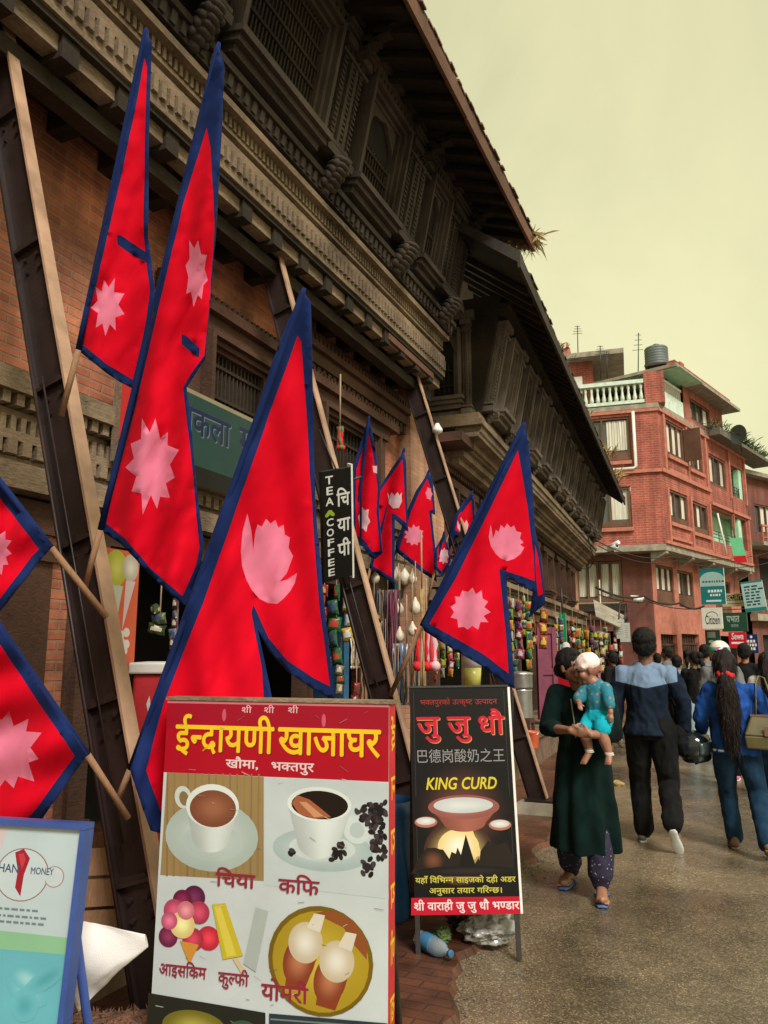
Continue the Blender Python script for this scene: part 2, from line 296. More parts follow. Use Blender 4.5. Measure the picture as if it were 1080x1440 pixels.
    d['bamboo'] = M('white_pipe', (.66, .64, .58, 1), .5, var=.15, bump=.05)
    d['wire'] = M('black_cable', (.012, .012, .012, 1), .6, var=.2, bump=0)
    d['red_paint'] = M('red_paint', (.52, .02, .03, 1), .5, var=.15, bump=.08)
mats()

# ---------------------------------------------------------------- helpers
def world_of(o):
    m = o.matrix_basis.copy()
    while o.parent: o = o.parent; m = o.matrix_basis @ m
    return m
def link(o, parent=None):
    COL.objects.link(o)
    if parent: o.parent = parent
    return o
def tag(o, label=None, cat=None, group=None, kind=None):
    if label: o['label'] = label
    if cat: o['category'] = cat
    if group: o['group'] = group
    if kind: o['kind'] = kind
    return o
def thing(name, label, cat, loc=(0, 0, 0), rz=0, group=None):
    o = bpy.data.objects.new(name, None); link(o); o.location = loc; o.rotation_euler = (0, 0, rz)
    o.empty_display_size = .1
    return tag(o, label, cat, group)
def copy_tree(o, parent=None):
    c = o.copy(); COL.objects.link(c)
    if parent: c.parent = parent
    for ch in list(o.children): copy_tree(ch, c)
    return c
class MB:
    """collects shapes (in a frame given by F, world by default) and links them as one mesh object"""
    def __init__(s, F=None): s.bm = bmesh.new(); s.F = F or (lambda v: v); s.col = s.bm.loops.layers.float_color.new('Col')
    def face(s, vs, mi=0, c=None, smooth=False):
        try: f = s.bm.faces.new(vs)
        except ValueError: return None
        f.material_index = mi; f.smooth = smooth
        if c:
            for l in f.loops: l[s.col] = c
        return f
    def vert(s, p): return s.bm.verts.new(s.F(V(p)))
    def poly(s, pts, mi=0, c=None): return s.face([s.vert(p) for p in pts], mi, c)
    def box(s, x0, x1, y0, y1, z0, z1, mi=0, c=None):
        v = [s.vert((x, y, z)) for z in (z0, z1) for y in (y0, y1) for x in (x0, x1)]
        for q in ((0, 2, 3, 1), (4, 5, 7, 6), (0, 1, 5, 4), (2, 6, 7, 3), (0, 4, 6, 2), (1, 3, 7, 5)): s.face([v[i] for i in q], mi, c)
    def hexa(s, a, b, mi=0, c=None):                    # two quads (bottom a, top b) joined
        va = [s.vert(p) for p in a]; vb = [s.vert(p) for p in b]; n = len(a)
        s.face(va[::-1], mi, c); s.face(vb, mi, c)
        for i in range(n): s.face([va[i], va[(i + 1) % n], vb[(i + 1) % n], vb[i]], mi, c)
    def prism(s, pts, d, mi=0, c=None):                 # planar outline pushed along d
        d = V(d); s.hexa(pts, [V(p) + d for p in pts], mi, c)
    def tube(s, pts, r, n=8, mi=0, c=None, smooth=True, cap=True):
        pts = [V(p) for p in pts]; rs = r if isinstance(r, (list, tuple)) else [r] * len(pts); rings = []
        for i, p in enumerate(pts):
            t = (pts[min(i + 1, len(pts) - 1)] - pts[max(i - 1, 0)]).normalized()
            a = t.cross(V((0, 0, 1)) if abs(t.z) < .9 else V((1, 0, 0))).normalized(); b = t.cross(a)
            rings.append([s.vert(p + (a * math.cos(k * 2 * math.pi / n) + b * math.sin(k * 2 * math.pi / n)) * rs[i]) for k in range(n)])
        for i in range(len(rings) - 1):
            for k in range(n): s.face([rings[i][k], rings[i][(k + 1) % n], rings[i + 1][(k + 1) % n], rings[i + 1][k]], mi, c, smooth)
        if cap: s.face(rings[0][::-1], mi, c); s.face(rings[-1], mi, c)
    def lathe(s, c0, prof, n=16, mi=0, c=None, smooth=True, sx=1, sy=1):
        c0 = V(c0); rings = [[s.vert(c0 + V((r * sx * math.cos(k * 2 * math.pi / n), r * sy * math.sin(k * 2 * math.pi / n), z))) for k in range(n)] for r, z in prof]
        for i in range(len(rings) - 1):
            for k in range(n): s.face([rings[i][k], rings[i][(k + 1) % n], rings[i + 1][(k + 1) % n], rings[i + 1][k]], mi, c, smooth)
        s.face(rings[0][::-1], mi, c); s.face(rings[-1], mi, c)
    def ball(s, c0, r, n=10, mi=0, c=None):
        c0 = V(c0); r = r if isinstance(r, (tuple, list)) else (r, r, r); m = max(5, n // 2 + 2); rings = []
        for i in range(1, m):
            a = math.pi * i / m - math.pi / 2
            rings.append([s.vert(c0 + V((r[0] * math.cos(a) * math.cos(k * 2 * math.pi / n), r[1] * math.cos(a) * math.sin(k * 2 * math.pi / n), r[2] * math.sin(a)))) for k in range(n)])
        for i in range(len(rings) - 1):
            for k in range(n): s.face([rings[i][k], rings[i][(k + 1) % n], rings[i + 1][(k + 1) % n], rings[i + 1][k]], mi, c, True)
        b = s.vert(c0 - V((0, 0, r[2]))); t = s.vert(c0 + V((0, 0, r[2])))
        for k in range(n):
            s.face([rings[0][(k + 1) % n], rings[0][k], b], mi, c, True); s.face([rings[-1][k], rings[-1][(k + 1) % n], t], mi, c, True)
    def build(s, name, mat, parent=None, kind=None, recalc=True, bevel=0, local=False):
        if recalc: bmesh.ops.recalc_face_normals(s.bm, faces=s.bm.faces[:])
        if parent and not local:
            inv = world_of(parent).inverted()
            for v in s.bm.verts: v.co = inv @ v.co
        me = bpy.data.meshes.new(name); s.bm.to_mesh(me); s.bm.free()
        for m in (mat if isinstance(mat, (list, tuple)) else [mat]): me.materials.append(MT[m] if isinstance(m, str) else m)
        o = link(bpy.data.objects.new(name, me), parent)
        if kind: o['kind'] = kind
        if bevel:
            b = o.modifiers.new('bevel', 'BEVEL'); b.width = bevel; b.segments = 2; b.limit_method = 'ANGLE'
        return o
def frame(o, ax, ay, az):
    o, ax, ay, az = V(o), V(ax), V(ay), V(az)
    return lambda v: o + ax * v.x + ay * v.y + az * v.z

# lettering: every character becomes a small mesh once, then is laid out by hand (the renderer has no Indic shaping)
GL = {}
TEXTS = "ईन्द्रायणीखाजाघरश्रीखौमाभक्तपुरचियाकफिआइसक्रिमकुल्फीयोमरीभक्तपुरकोउत्कृष्टउत्पादनजुजुधौयहाँविभिन्नसाइजकोदहीअडरअनुसारतयारगरिन्छवाराहीभण्डारमुणिहस्तकलाप्रभातपसल,।" \
        "巴德岗酸奶之王KINGCURDTEACOFFEECitizenSewaMONEYHANCusiomColatrsldekDH&KiUBp"
def make_glyphs():
    obs = {}
    def add(key, body, bold):
        c = bpy.data.curves.new('g', 'FONT'); c.body = body; c.size = 1; c.resolution_u = 3; c.offset = bold
        o = bpy.data.objects.new('g', c); COL.objects.link(o); obs[key] = o
    add(('#', 0.0), 'llll', 0.0)
    for ch in sorted(set(TEXTS)):
        if ch != ' ': add((ch, 0.0), ch, 0.0); add((ch + '#', 0.0), ch + 'llll', 0.0)
    bpy.context.view_layer.update(); dg = bpy.context.evaluated_depsgraph_get()
    got = {}
    for k, o in obs.items():
        me = bpy.data.meshes.new_from_object(o.evaluated_get(dg)); got[k] = me
    for k, me in got.items():
        if k[0].endswith('#'): continue
        base = max(v.co.x for v in got[('#', k[1])].vertices)
        full = max(v.co.x for v in got[(k[0] + '#', k[1])].vertices)
        GL[k] = ([V((v.co.x, v.co.y)) for v in me.vertices], [list(p.vertices) for p in me.polygons], full - base)
    for o in obs.values():
        c = o.data; bpy.data.objects.remove(o); bpy.data.curves.remove(c)
    for me in got.values(): bpy.data.meshes.remove(me)
make_glyphs()
def clip_right(vs, fs, x):
    bm = bmesh.new(); bv = [bm.verts.new((v.x, v.y, 0)) for v in vs]
    for f in fs:
        try: bm.faces.new([bv[i] for i in f])
        except ValueError: pass
    bmesh.ops.bisect_plane(bm, geom=bm.verts[:] + bm.edges[:] + bm.faces[:], plane_co=(x, 0, 0), plane_no=(1, 0, 0), clear_outer=True)
    bm.verts.index_update(); r = ([V((v.co.x, v.co.y)) for v in bm.verts], [[v.index for v in f.verts] for f in bm.faces]); bm.free()
    return r
def vis(s):
    out = []
    for ch in s:
        if ch == 'ि':
            i = len(out) - 1
            while i > 0 and out[i] in '^': i -= 1
            while i > 1 and out[i - 1] == '~': i -= 2
            out.insert(i, ch)
        else: out.append(ch)
    return ''.join(out)
def layout(s, bold=0.0):
    """-> list of (verts2d, faces) and total width, for text height 1; '~' after a letter = half form, '^' = ra stroke below"""
    s = vis(s); x = 0; res = []; i = 0; bold = 0.0
    while i < len(s):
        ch = s[i]; i += 1
        if ch == ' ': x += .3; continue
        if ch == '^':
            q = [V((x - .17, .17)), V((x - .14, .24)), V((x - .40, .03)), V((x - .46, .0))]; res.append((q, [[0, 1, 2, 3]])); continue
        vs, fs, adv = GL[(ch, bold)]
        if i < len(s) and s[i] == '~':
            i += 1; k = adv * (.78 if ch in 'क' else .66); vs, fs = clip_right(vs, fs, k); adv = k
        res.append(([V((v.x + x, v.y)) for v in vs], fs)); x += adv
    return res, x
class Art:
    """a flat printed face: o = top-left corner, u/v = unit vectors right/down, n = outward normal; coloured polygons in thin layers"""
    def __init__(s, o, u, v, n): s.o, s.u, s.v, s.n = V(o), V(u).normalized(), V(v).normalized(), V(n).normalized(); s.mb = MB(); s.k = 0
    def at(s, x, y, h): return s.o + s.u * x + s.v * y + s.n * h
    def nxt(s): s.k += 1; return .0006 + s.k * .000007
    def poly(s, pts, c, h=None):
        h = h or s.nxt(); s.mb.poly([s.at(x, y, h) for x, y in pts], 0, c); return h
    def rect(s, x0, y0, x1, y1, c): return s.poly([(x0, y0), (x1, y0), (x1, y1), (x0, y1)], c)
    def ell(s, cx, cy, rx, ry, c, rot=0, n=28, a0=0, a1=360):
        ca, sa = math.cos(R(rot)), math.sin(R(rot)); pts = []
        m = n if a1 - a0 >= 360 else n + 1
        for k in range(m):
            a = R(a0 + (a1 - a0) * k / n); x, y = rx * math.cos(a), ry * math.sin(a); pts.append((cx + x * ca - y * sa, cy + x * sa + y * ca))
        return s.poly(pts, c)
    def grad(s, cx, cy, rx, ry, c0, c1, n=6, rot=0):
        n = n * 2 + 2
        for i in range(n):
            t = i / (n - 1); k = 1 - t * .95; t = t * t * (3 - 2 * t)
            s.ell(cx, cy, rx * k, ry * k, tuple(c0[j] * (1 - t) + c1[j] * t for j in range(3)) + (1,), rot)
    def body(s, cx, y0, rx, ry, hh, taper, c, n=26):
        '''printed picture of a round vessel: strips across, rounded bottom'''
        h = s.nxt()
        for i in range(n):
            a0, a1 = -1 + 2 * i / n, -1 + 2 * (i + 1) / n; k = .70 + .30 * math.exp(-((a0 + .05 - .25) / .55) ** 2) - .10 * max(0, -a0); q = (min(1, c[0] * k), min(1, c[1] * k), min(1, c[2] * k), 1)
            f = lambda a: (1 - a * a) ** .5 if abs(a) < 1 else 0
            pts = []
            for a in (a0, a1): pts.append((cx + rx * a, y0 + ry * f(a) * .3))
            for a in (a1, a0):
                pts.append((cx + rx * a * taper, y0 + hh * (.62 + .38 * f(a))))
            s.poly(pts, q, h)
    def text(s, t, x, y, h, c, width=None, bold=0.0, skew=0.0, tilt=0.0, centre=True, vertical=False):
        """h = height of the letters, (x, y) = left baseline or its centre"""
        gl, wd = layout(t, bold); k = h / .72; kx = k if not width else width / max(wd, 1e-6)
        x0 = x - (wd * kx / 2 if centre else 0); base = s.nxt(); s.k += 1
        for q, (ox, oy) in enumerate(((0, 0),) if not bold else ((-bold, 0), (bold, 0), (0, -bold), (0, bold))):
            for gi, (vs, fs) in enumerate(gl):
                hh = base + (gi % 2) * .000007 + q * .0000016
                bv = [s.mb.vert(s.at(x0 + (p.x + ox) * kx + p.y * skew * k, y - (p.y + oy) * k + tilt * (p.x * kx - wd * kx / 2), hh)) for p in vs]
                for f in fs: s.mb.face([bv[i] for i in f], 0, c)
    def build(s, name, parent, mat='print'): return s.mb.build(name, mat, parent, recalc=False)

# ================================================================ THE SETTING
def ground():
    m = MB(); m.poly([(-150, -60, 0), (150, -60, 0), (150, 260, 0), (-150, 260, 0)])
    m.build('road', 'asphalt', kind='structure')
    rnd = random.Random(4); edge = []
    ctrl = [(-4, -.85), (0, -.85), (2.4, -1.0), (3.45, -1.24), (4.06, -1.40), (5.29, -1.54), (7.03, -1.58), (10, -1.78), (14, -2.1), (20, -2.7), (27, -3.3)]
    y = -4.0
    while y < 26.5:
        for i in range(len(ctrl) - 1):
            if ctrl[i][0] <= y <= ctrl[i + 1][0]:
                t = (y - ctrl[i][0]) / (ctrl[i + 1][0] - ctrl[i][0]); x = ctrl[i][1] * (1 - t) + ctrl[i + 1][1] * t
        edge.append((x + rnd.uniform(-.045, .045), y)); y += .11 if y < 10 else .5
    m = MB()
    for i in range(len(edge) - 1):
        (xa, ya), (xb, yb) = edge[i], edge[i + 1]
        m.poly([(-7, ya, .035), (xa, ya, .035), (xb, yb, .035), (-7, yb, .035)])
        m.poly([(xa, ya, .035), (xa + .03, ya, -.01), (xb + .03, yb, -.01), (xb, yb, .035)])
    bmesh.ops.remove_doubles(m.bm, verts=m.bm.verts[:], dist=.0005)
    m.build('pavement', 'pavement', kind='structure')
    # loose grit along the ragged edge of the bricks
    g = MB()
    for i in range(1300):
        k = rnd.randrange(len(edge)); x, y = edge[k]
        if y < 1 or y > 14: continue
        r = rnd.uniform(.003, .009); g.ball((x + abs(rnd.gauss(0, .09)) - .02, y + rnd.uniform(-.06, .06), .002 + r * .3), (r, r * rnd.uniform(.6, 1), r * .6), 5)
    g.build('gravel', 'concrete_dark', kind='stuff')
ground()

# ---------------------------------------------------------------- carved timber pieces (frame: x along the wall, y outward, z up)
def ribs(m, x0, x1, z0, z1, rnd, y0=0.0, base=.05, beads=True):
    """a carved pilaster made of upright mouldings with little beads"""
    n = max(4, int((x1 - x0) / .045)); w_ = (x1 - x0) / n
    prof = [abs(math.sin((i + .5) / n * math.pi)) for i in range(n)]
    for i in range(n):
        d = base + .05 * prof[i] + (.02 if i % 2 else 0)
        m.box(x0 + i * w_ + .003, x0 + (i + 1) * w_ - .003, y0, y0 + d, z0, z1)
        if beads and i % 3 == 1:
            z = z0 + .04
            while z < z1 - .04:
                m.box(x0 + i * w_ - .002, x0 + (i + 1) * w_ + .002, y0, y0 + d + .014, z, z + .022); z += .047
    for z, h, e in ((z0 - .005, .07, .05), (z0 + .09, .03, .03), (z1 - .08, .07, .05), (z1 - .17, .03, .03)):
        m.box(x0 - .015, x1 + .015, y0, y0 + base + .05 + e, z, z + h)
def corbel_carving(m, xc, z0, h, wd, out_):
    """a rounded carved bracket under a pilaster"""
    n = 7
    for i in range(n):
        t = i / (n - 1); r = wd * (.42 + .58 * math.sin(t * math.pi * .6 + .3))
        m.ball((xc, out_ * (.25 + .7 * t), z0 + h * t), (r * .62, r * .55, h / n * .95), 10)
    for sx in (-1, 1):
        for i in range(4): m.ball((xc + sx * wd * .45, out_ * .5 + .03 * i, z0 + h * (.2 + .2 * i)), wd * .2, 7)
def carved_window(par, fr, x0, x1, z0, z1, arch=True, cols=9, rails=3, dark='wood_dark', light='wood_grey', lat='wood_dark'):
    """lattice window with stepped frame, sill, void and (arched) head; window > lattice, sill"""
    wn_ = MB(fr)
    fw = min(.1, (x1 - x0) * .14)
    for k, (e, d) in enumerate(((0, .16), (fw * .45, .115), (fw * .8, .075))):
        a, b, c, dd = x0 + e, x1 - e, z0 + e * .5, z1 - e
        t = fw * .42
        wn_.box(a, a + t, .012, d, c, dd); wn_.box(b - t, b, .012, d, c, dd); wn_.box(a + t, b - t, .012, d - .003, dd - t, dd)
    ix0, ix1, iz0, iz1 = x0 + fw * 1.15, x1 - fw * 1.15, z0 + .06, z1 - fw * 1.15
    if arch:
        # cusped arch board: fills the corners of the head
        cx, rw = (ix0 + ix1) / 2, (ix1 - ix0) / 2; zs = iz1 - rw * 1.25; pts = []
        for i in range(19):
            a = math.pi * i / 18; k = 1 - .10 * abs(math.sin(a * 3.5))
            pts.append((cx - rw * .93 * math.cos(a) * k, zs + rw * 1.15 * math.sin(a) ** .9 * k if 0 < i < 18 else zs))
        for i in range(18):
            (ax_, az_), (bx_, bz_) = pts[i], pts[i + 1]
            wn_.hexa([(ax_, .015, az_), (bx_, .015, bz_), (bx_, .015, iz1 + .01), (ax_, .015, iz1 + .01)], [(ax_, .055, az_), (bx_, .055, bz_), (bx_, .055, iz1 + .01), (ax_, .055, iz1 + .01)])
        wn_.box(ix0, ix0 + .02 + rw * .07, .015, .05, iz0, zs); wn_.box(ix1 - .02 - rw * .07, ix1, .015, .05, iz0, zs)
    o = wn_.build('window', light, par)
    v = MB(fr); v.box(ix0 - .02, ix1 + .02, .002, .008, iz0, iz1 + .02); v.build('opening', 'void', o)
    l = MB(fr); zt = iz1 if not arch else iz0 + (iz1 - iz0) * .52
    for i in range(cols):
        x = ix0 + (ix1 - ix0) * (i + .5) / cols; l.box(x - .009, x + .009, .012, .035, iz0, zt)
    for i in range(rails):
        z = iz0 + (zt - iz0) * (i + .6) / rails; l.box(ix0, ix1, .012, .046, z - .013, z + .013)
    l.build('lattice', lat, o)
    s = MB(fr)
    s.box(x0 - .04, x1 + .04, .012, .21, z0 - .05, z0); s.box(x0 - .02, x1 + .02, .012, .17, z0 - .10, z0 - .053); s.box(x0 + .01, x1 - .01, .012, .12, z0 - .16, z0 - .103)
    s.build('sill', light, o)
    return o
def dentils(m, u0, u1, y0, y1, z0, z1, wd, gap):
    u = u0
    while u + wd < u1: m.box(u, u + wd, y0, y1, z0, z1); u += wd + gap
def roof_edge(par, fr, u0, u1, ye, ze, yi, zi, rnd, fascia='wood_red', pitch_tile=.115):
    """sloping roof over an eave: soffit boards + rafters, fascia, covering tiles with a ragged lip (frame: x along, y outward)"""
    r = MB(fr)
    r.hexa([(u0, yi, zi), (u1, yi, zi), (u1, ye, ze), (u0, ye, ze)], [(u0, yi, zi + .10), (u1, yi, zi + .10), (u1, ye, ze + .10), (u0, ye, ze + .10)])
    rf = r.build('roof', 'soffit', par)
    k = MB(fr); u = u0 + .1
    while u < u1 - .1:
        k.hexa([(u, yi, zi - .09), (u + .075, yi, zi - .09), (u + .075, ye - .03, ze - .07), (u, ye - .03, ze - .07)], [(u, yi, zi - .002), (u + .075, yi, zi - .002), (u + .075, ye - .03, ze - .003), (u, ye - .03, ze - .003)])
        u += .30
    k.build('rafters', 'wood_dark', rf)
    f = MB(fr); u = u0
    while u < u1 - .2:
        e = min(u1, u + rnd.uniform(1.1, 1.9)); dz = rnd.uniform(-.012, .012); f.box(u, e - .006, ye + .002, ye + .035, ze - .07 + dz, ze + .10 + dz); u = e
    f.build('fascia', fascia, rf)
    t = MB(fr); L = math.hypot(yi - ye, zi - ze); dy, dz = (yi - ye) / L, (zi - ze) / L; nrow = 14
    t.hexa([(u0, ye + .03, ze + .105), (u1, ye + .03, ze + .105), (u1, yi - 2.2, zi + (zi - ze) / (ye - yi) * 2.2 + .105), (u0, yi - 2.2, zi + (zi - ze) / (ye - yi) * 2.2 + .105)],
           [(u0, ye + .03, ze + .14), (u1, ye + .03, ze + .14), (u1, yi - 2.2, zi + (zi - ze) / (ye - yi) * 2.2 + .14), (u0, yi - 2.2, zi + (zi - ze) / (ye - yi) * 2.2 + .14)])
    for row in range(3):
        u = u0
        while u < u1 - .05:
            w_ = pitch_tile * rnd.uniform(.85, 1.1); s0 = row * .17 - .055 + rnd.uniform(-.02, .02); h0 = .142 + rnd.uniform(0, .02)
            a = (u, ye + dy * s0, ze + dz * s0 + h0); b = (u + w_ * .92, ye + dy * s0, ze + dz * s0 + h0 + rnd.uniform(-.012, .012))
            c = (u + w_ * .92, ye + dy * (s0 + .2), ze + dz * (s0 + .2) + h0 + .004); d = (u, ye + dy * (s0 + .2), ze + dz * (s0 + .2) + h0 + .004)
            t.hexa([a, b, c, d], [V(a) + V((0, 0, .022)), V(b) + V((0, 0, .022)), V(c) + V((0, 0, .022)), V(d) + V((0, 0, .022))]); u += w_
    t.build('tiles', 'tile', rf)
    return rf
def grass_tuft(m, c, n, L, rnd, down=0.0):
    c = V(c)
    for i in range(n):
        d = V((rnd.gauss(0, .6), rnd.gauss(0, .6), rnd.uniform(.3, 1) - down * rnd.random() * 2)).normalized(); s = d.cross(V((rnd.random(), rnd.random(), .3))).normalized() * L * .035
        p = c + V((rnd.gauss(0, L * .35), rnd.gauss(0, L * .35), 0)); l = L * rnd.uniform(.5, 1)
        m.poly([p - s, p + s, p + d * l * .6 + s * .7 - V((0, 0, l * .05)), p + d * l - V((0, 0, l * .2))])

# ---------------------------------------------------------------- the near old town house
def near_house():
    rnd = random.Random(21)
    H = thing('brick_house', 'old brick town house with dark carved slanting windows, propped by brown steel beams', 'house', (-3.6, 3, 0))
    Y0, Y1 = -2.0, 8.5
    W = MB()
    W.box(-4.0, -3.6, Y0, Y1, 3.04, 5.05); W.box(-4.0, -3.62, Y0, Y1, 2.35, 3.04)
    W.box(-3.99, -3.595, 8.02, Y1, 0.0, 2.35); W.box(-3.99, -3.595, 3.05, 3.5, 0, 2.35); W.box(-3.99, -3.595, Y0, .6, 0, 2.35)
    W.build('wall', 'old_brick', H)
    Q = MB(); Q.box(-4.2, -3.45, 8.5, 8.95, 0, 5.6); Q.build('wall_end', 'pale_brick', H)
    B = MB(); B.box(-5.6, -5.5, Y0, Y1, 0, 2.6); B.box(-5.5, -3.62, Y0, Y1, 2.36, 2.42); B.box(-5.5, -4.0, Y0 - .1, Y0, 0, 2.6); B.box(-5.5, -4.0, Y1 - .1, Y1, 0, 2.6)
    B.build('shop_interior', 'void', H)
    # timber posts and lintel of the shop openings
    P = MB(frame((-3.6, 0, 0), (0, 1, 0), (1, 0, 0), (0, 0, 1)))
    P.box(Y0, Y1, -.25, .05, 2.22, 2.40)
    P.build('shop_lintel', 'wood_brown', H)
    for y in (.8, 2.0, 3.6, 4.9, 6.3, 7.7):
        p = MB(frame((-3.6, y, 0), (0, 1, 0), (1, 0, 0), (0, 0, 1)))
        p.box(-.07, .07, -.1, .045, .42, 1.95); p.box(-.10, .10, -.12, .062, .42, .6); p.box(-.13, .13, -.12, .06, 2.05, 2.218); p.box(-.10, .10, -.12, .05, 1.95, 2.05)
        p.build('post', 'wood_brown', H)
    # lower string cornice
    fr = frame((-3.6, 0, 0), (0, 1, 0), (1, 0, 0), (0, 0, 1))
    c = MB(fr)
    c.box(Y0, Y1, -.05, .16, 2.42, 2.56); c.box(Y0, Y1, -.05, .10, 2.56, 2.60); c.box(Y0, Y1, -.05, .14, 2.68, 2.73); c.box(Y0, Y1, -.05, .09, 2.82, 2.86); c.box(Y0, Y1, -.05, .20, 2.93, 3.05)
    dentils(c, Y0, Y1, 0, .15, 2.602, 2.678, .06, .035); dentils(c, Y0, Y1, 0, .12, 2.732, 2.818, .035, .03)
    dentils(c, Y0, Y1, 0, .17, 2.862, 2.928, .05, .04)
    c.build('string_course', 'wood_tan', H)
    # first floor: small dark windows in the brick with wide lintels
    for (a, b, z0, z1) in ((1.0, 1.9, 3.2, 4.25), (4.55, 5.5, 3.3, 3.98), (6.35, 7.65, 2.98, 3.95)):
        ww = carved_window(H, fr, a, b, z0, z1, arch=False, cols=14, rails=2, light='wood_brown', lat='wood_dark')
        l = MB(fr); l.box(a - .35, b + .35, .012, .10, z1 + .003, z1 + .13); l.box(a - .5, b + .5, .012, .16, z1 + .133, z1 + .22); l.box(a - .28, a - .02, .012, .07, z0 - .1, z1); l.box(b + .02, b + .28, .012, .07, z0 - .1, z1)
        dentils(l, a - .5, b + .5, .02, .135, z1 + .223, z1 + .27, .04, .03)
        l.build('lintel', 'wood_brown', ww)
    z = MB(fr); z.box(5.9, 8.48, .012, .12, 4.28, 4.40); z.box(5.9, 8.48, .012, .17, 4.403, 4.47); dentils(z, 5.9, 8.48, .012, .145, 4.473, 4.54, .05, .03); z.box(5.9, 8.48, .012, .10, 4.543, 4.62)
    for i in range(24):
        zz = 5.95 + i * .107; z.box(zz, zz + .06, .012, .10, 4.17, 4.277)
    z.build('frieze', 'wood_brown', H)
    # beam ends and the deep dark soffit below the main cornice
    s = MB(fr); y = Y0
    while y < Y1 - .1:
        s.box(y, y + .12, -.1, .56, 4.66, 4.79); y += .42
    s.build('beam_ends', 'wood_dark', H)
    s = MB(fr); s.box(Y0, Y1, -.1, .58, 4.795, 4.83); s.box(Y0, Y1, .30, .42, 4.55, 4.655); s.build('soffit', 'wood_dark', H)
    c = MB(fr)
    c.box(Y0, Y1, .42, .53, 4.70, 4.795); c.box(Y0, Y1, .40, .60, 4.835, 4.90); c.box(Y0, Y1, .40, .605, 5.02, 5.09); c.box(Y0, Y1, .40, .52, 5.09, 5.17); c.box(Y0, Y1, .40, .585, 5.17, 5.20); c.box(Y0, Y1, .40, .66, 5.285, 5.34); c.box(Y0, Y1, .40, .56, 5.34, 5.40)
    dentils(c, Y0, Y1, .45, .625, 4.903, 5.017, .042, .033); dentils(c, Y0, Y1, .5, .60, 5.203, 5.282, .028, .026); dentils(c, Y0, Y1, .42, .545, 5.093, 5.167, .08, .05)
    c.build('cornice', 'wood_tan', H)
    rb = MB(fr); rb.box(6.9, 8.2, .531, .57, 4.715, 4.785); rb.build('red_board', 'wood_red', H)
    # slanting upper storey
    nrm = V((1.39, 0, -.28)).normalized(); up = V((.28, 0, 1.39)).normalized()
    sf = frame((-2.99, 0, 5.40), (0, 1, 0), nrm, up)
    b = MB(sf); b.box(Y0, 8.62, -.12, 0, -.05, 1.75); b.build('upper_wall', 'wood_dark', H)
    eb = MB(); eb.hexa([(-3.9, 8.622, 5.3), (-2.99, 8.622, 5.36), (-2.99, 8.66, 5.36), (-3.9, 8.66, 5.3)], [(-3.9, 8.622, 7.1), (-2.66, 8.622, 6.98), (-2.66, 8.66, 6.98), (-3.9, 8.66, 7.1)]); eb.build('upper_end', 'wood_grey', H)
    # band of carving below the windows
    q = MB(sf); q.box(Y0, 8.6, .004, .05, .0, .10); q.box(Y0, 8.6, .004, .09, .105, .15); dentils(q, Y0, 8.6, .004, .07, .015, .095, .05, .05)
    q.box(Y0, 8.6, .004, .10, 1.42, 1.50); q.box(Y0, 8.6, .004, .14, 1.505, 1.56); dentils(q, Y0, 8.6, .004, .12, 1.34, 1.415, .05, .03); q.build('upper_mouldings', 'wood_grey', H)
    for (a, bb, z0, z1, arch, cols, rails) in ((.9, 2.05, .34, 1.32, False, 20, 4), (2.35, 3.3, .34, 1.32, True, 12, 3), (3.82, 5.02, .36, 1.33, False, 22, 5), (5.62, 6.5, .36, 1.32, True, 12, 3), (7.16, 7.74, .36, 1.30, True, 7, 2)):
        carved_window(H, sf, a, bb, z0, z1, arch, cols, rails)
    for (a, bb) in ((-.1, .6), (2.1, 2.32), (3.36, 3.72), (5.10, 5.52), (6.58, 7.10), (7.82, 8.58)):
        p = MB(sf); ribs(p, a, bb, .30, 1.33, rnd, .004); corbel_carving(p, (a + bb) / 2, .02, .26, min(.22, (bb - a) * .42), .17); 
        for k in range(3): p.box(a - .02 - .02 * k, bb + .02 + .02 * k, .004, .12 + .03 * k, 1.335 + k * .028, 1.36 + k * .028)
        p.build('pilaster', 'wood_grey', H)
    # curved brackets under the eave
    for yb in (.3, 2.2, 3.5, 5.3, 6.85, 8.3):
        g = MB(frame((-2.7, yb, 6.55), (0, 1, 0), (1, 0, 0), (0, 0, 1)))
        for i in range(6):
            t = i / 5; g.box(-.05, .05, -.05 + .5 * t, .1 + .5 * t, .02 + .26 * t ** 1.5, .10 + .26 * t ** 1.4)
        g.build('bracket', 'wood_dark', H)
    rf = roof_edge(H, fr, Y0, 9.25, 1.55, 6.70, .2, 7.22, rnd)
    t = MB(); 
    for i in range(26): grass_tuft(t, (-2.06 - i * .02, 9.22 + rnd.uniform(-.06, .14), 6.78 + i * .012), 34, .24, rnd, 1.0)
    t.build('straw_tuft', 'straw', rf)
    t = MB()
    for i in range(16): grass_tuft(t, (-2.15 - rnd.random() * .6, rnd.uniform(5, 9.0), 6.95 + rnd.random() * .1), 9, .12, rnd)
    t.build('moss_tufts', 'leaf', rf)
    return H
near_house()
# brick step running along the shops
pl = MB(); pl.box(-3.59, -2.72, -2, 8.9, 0.0, .40); pl.box(-3.59, -2.68, -2, 8.9, .404, .44); tag(pl.build('stone_step', 'plinth'), 'long reddish stone step in front of the old shop openings', 'step')

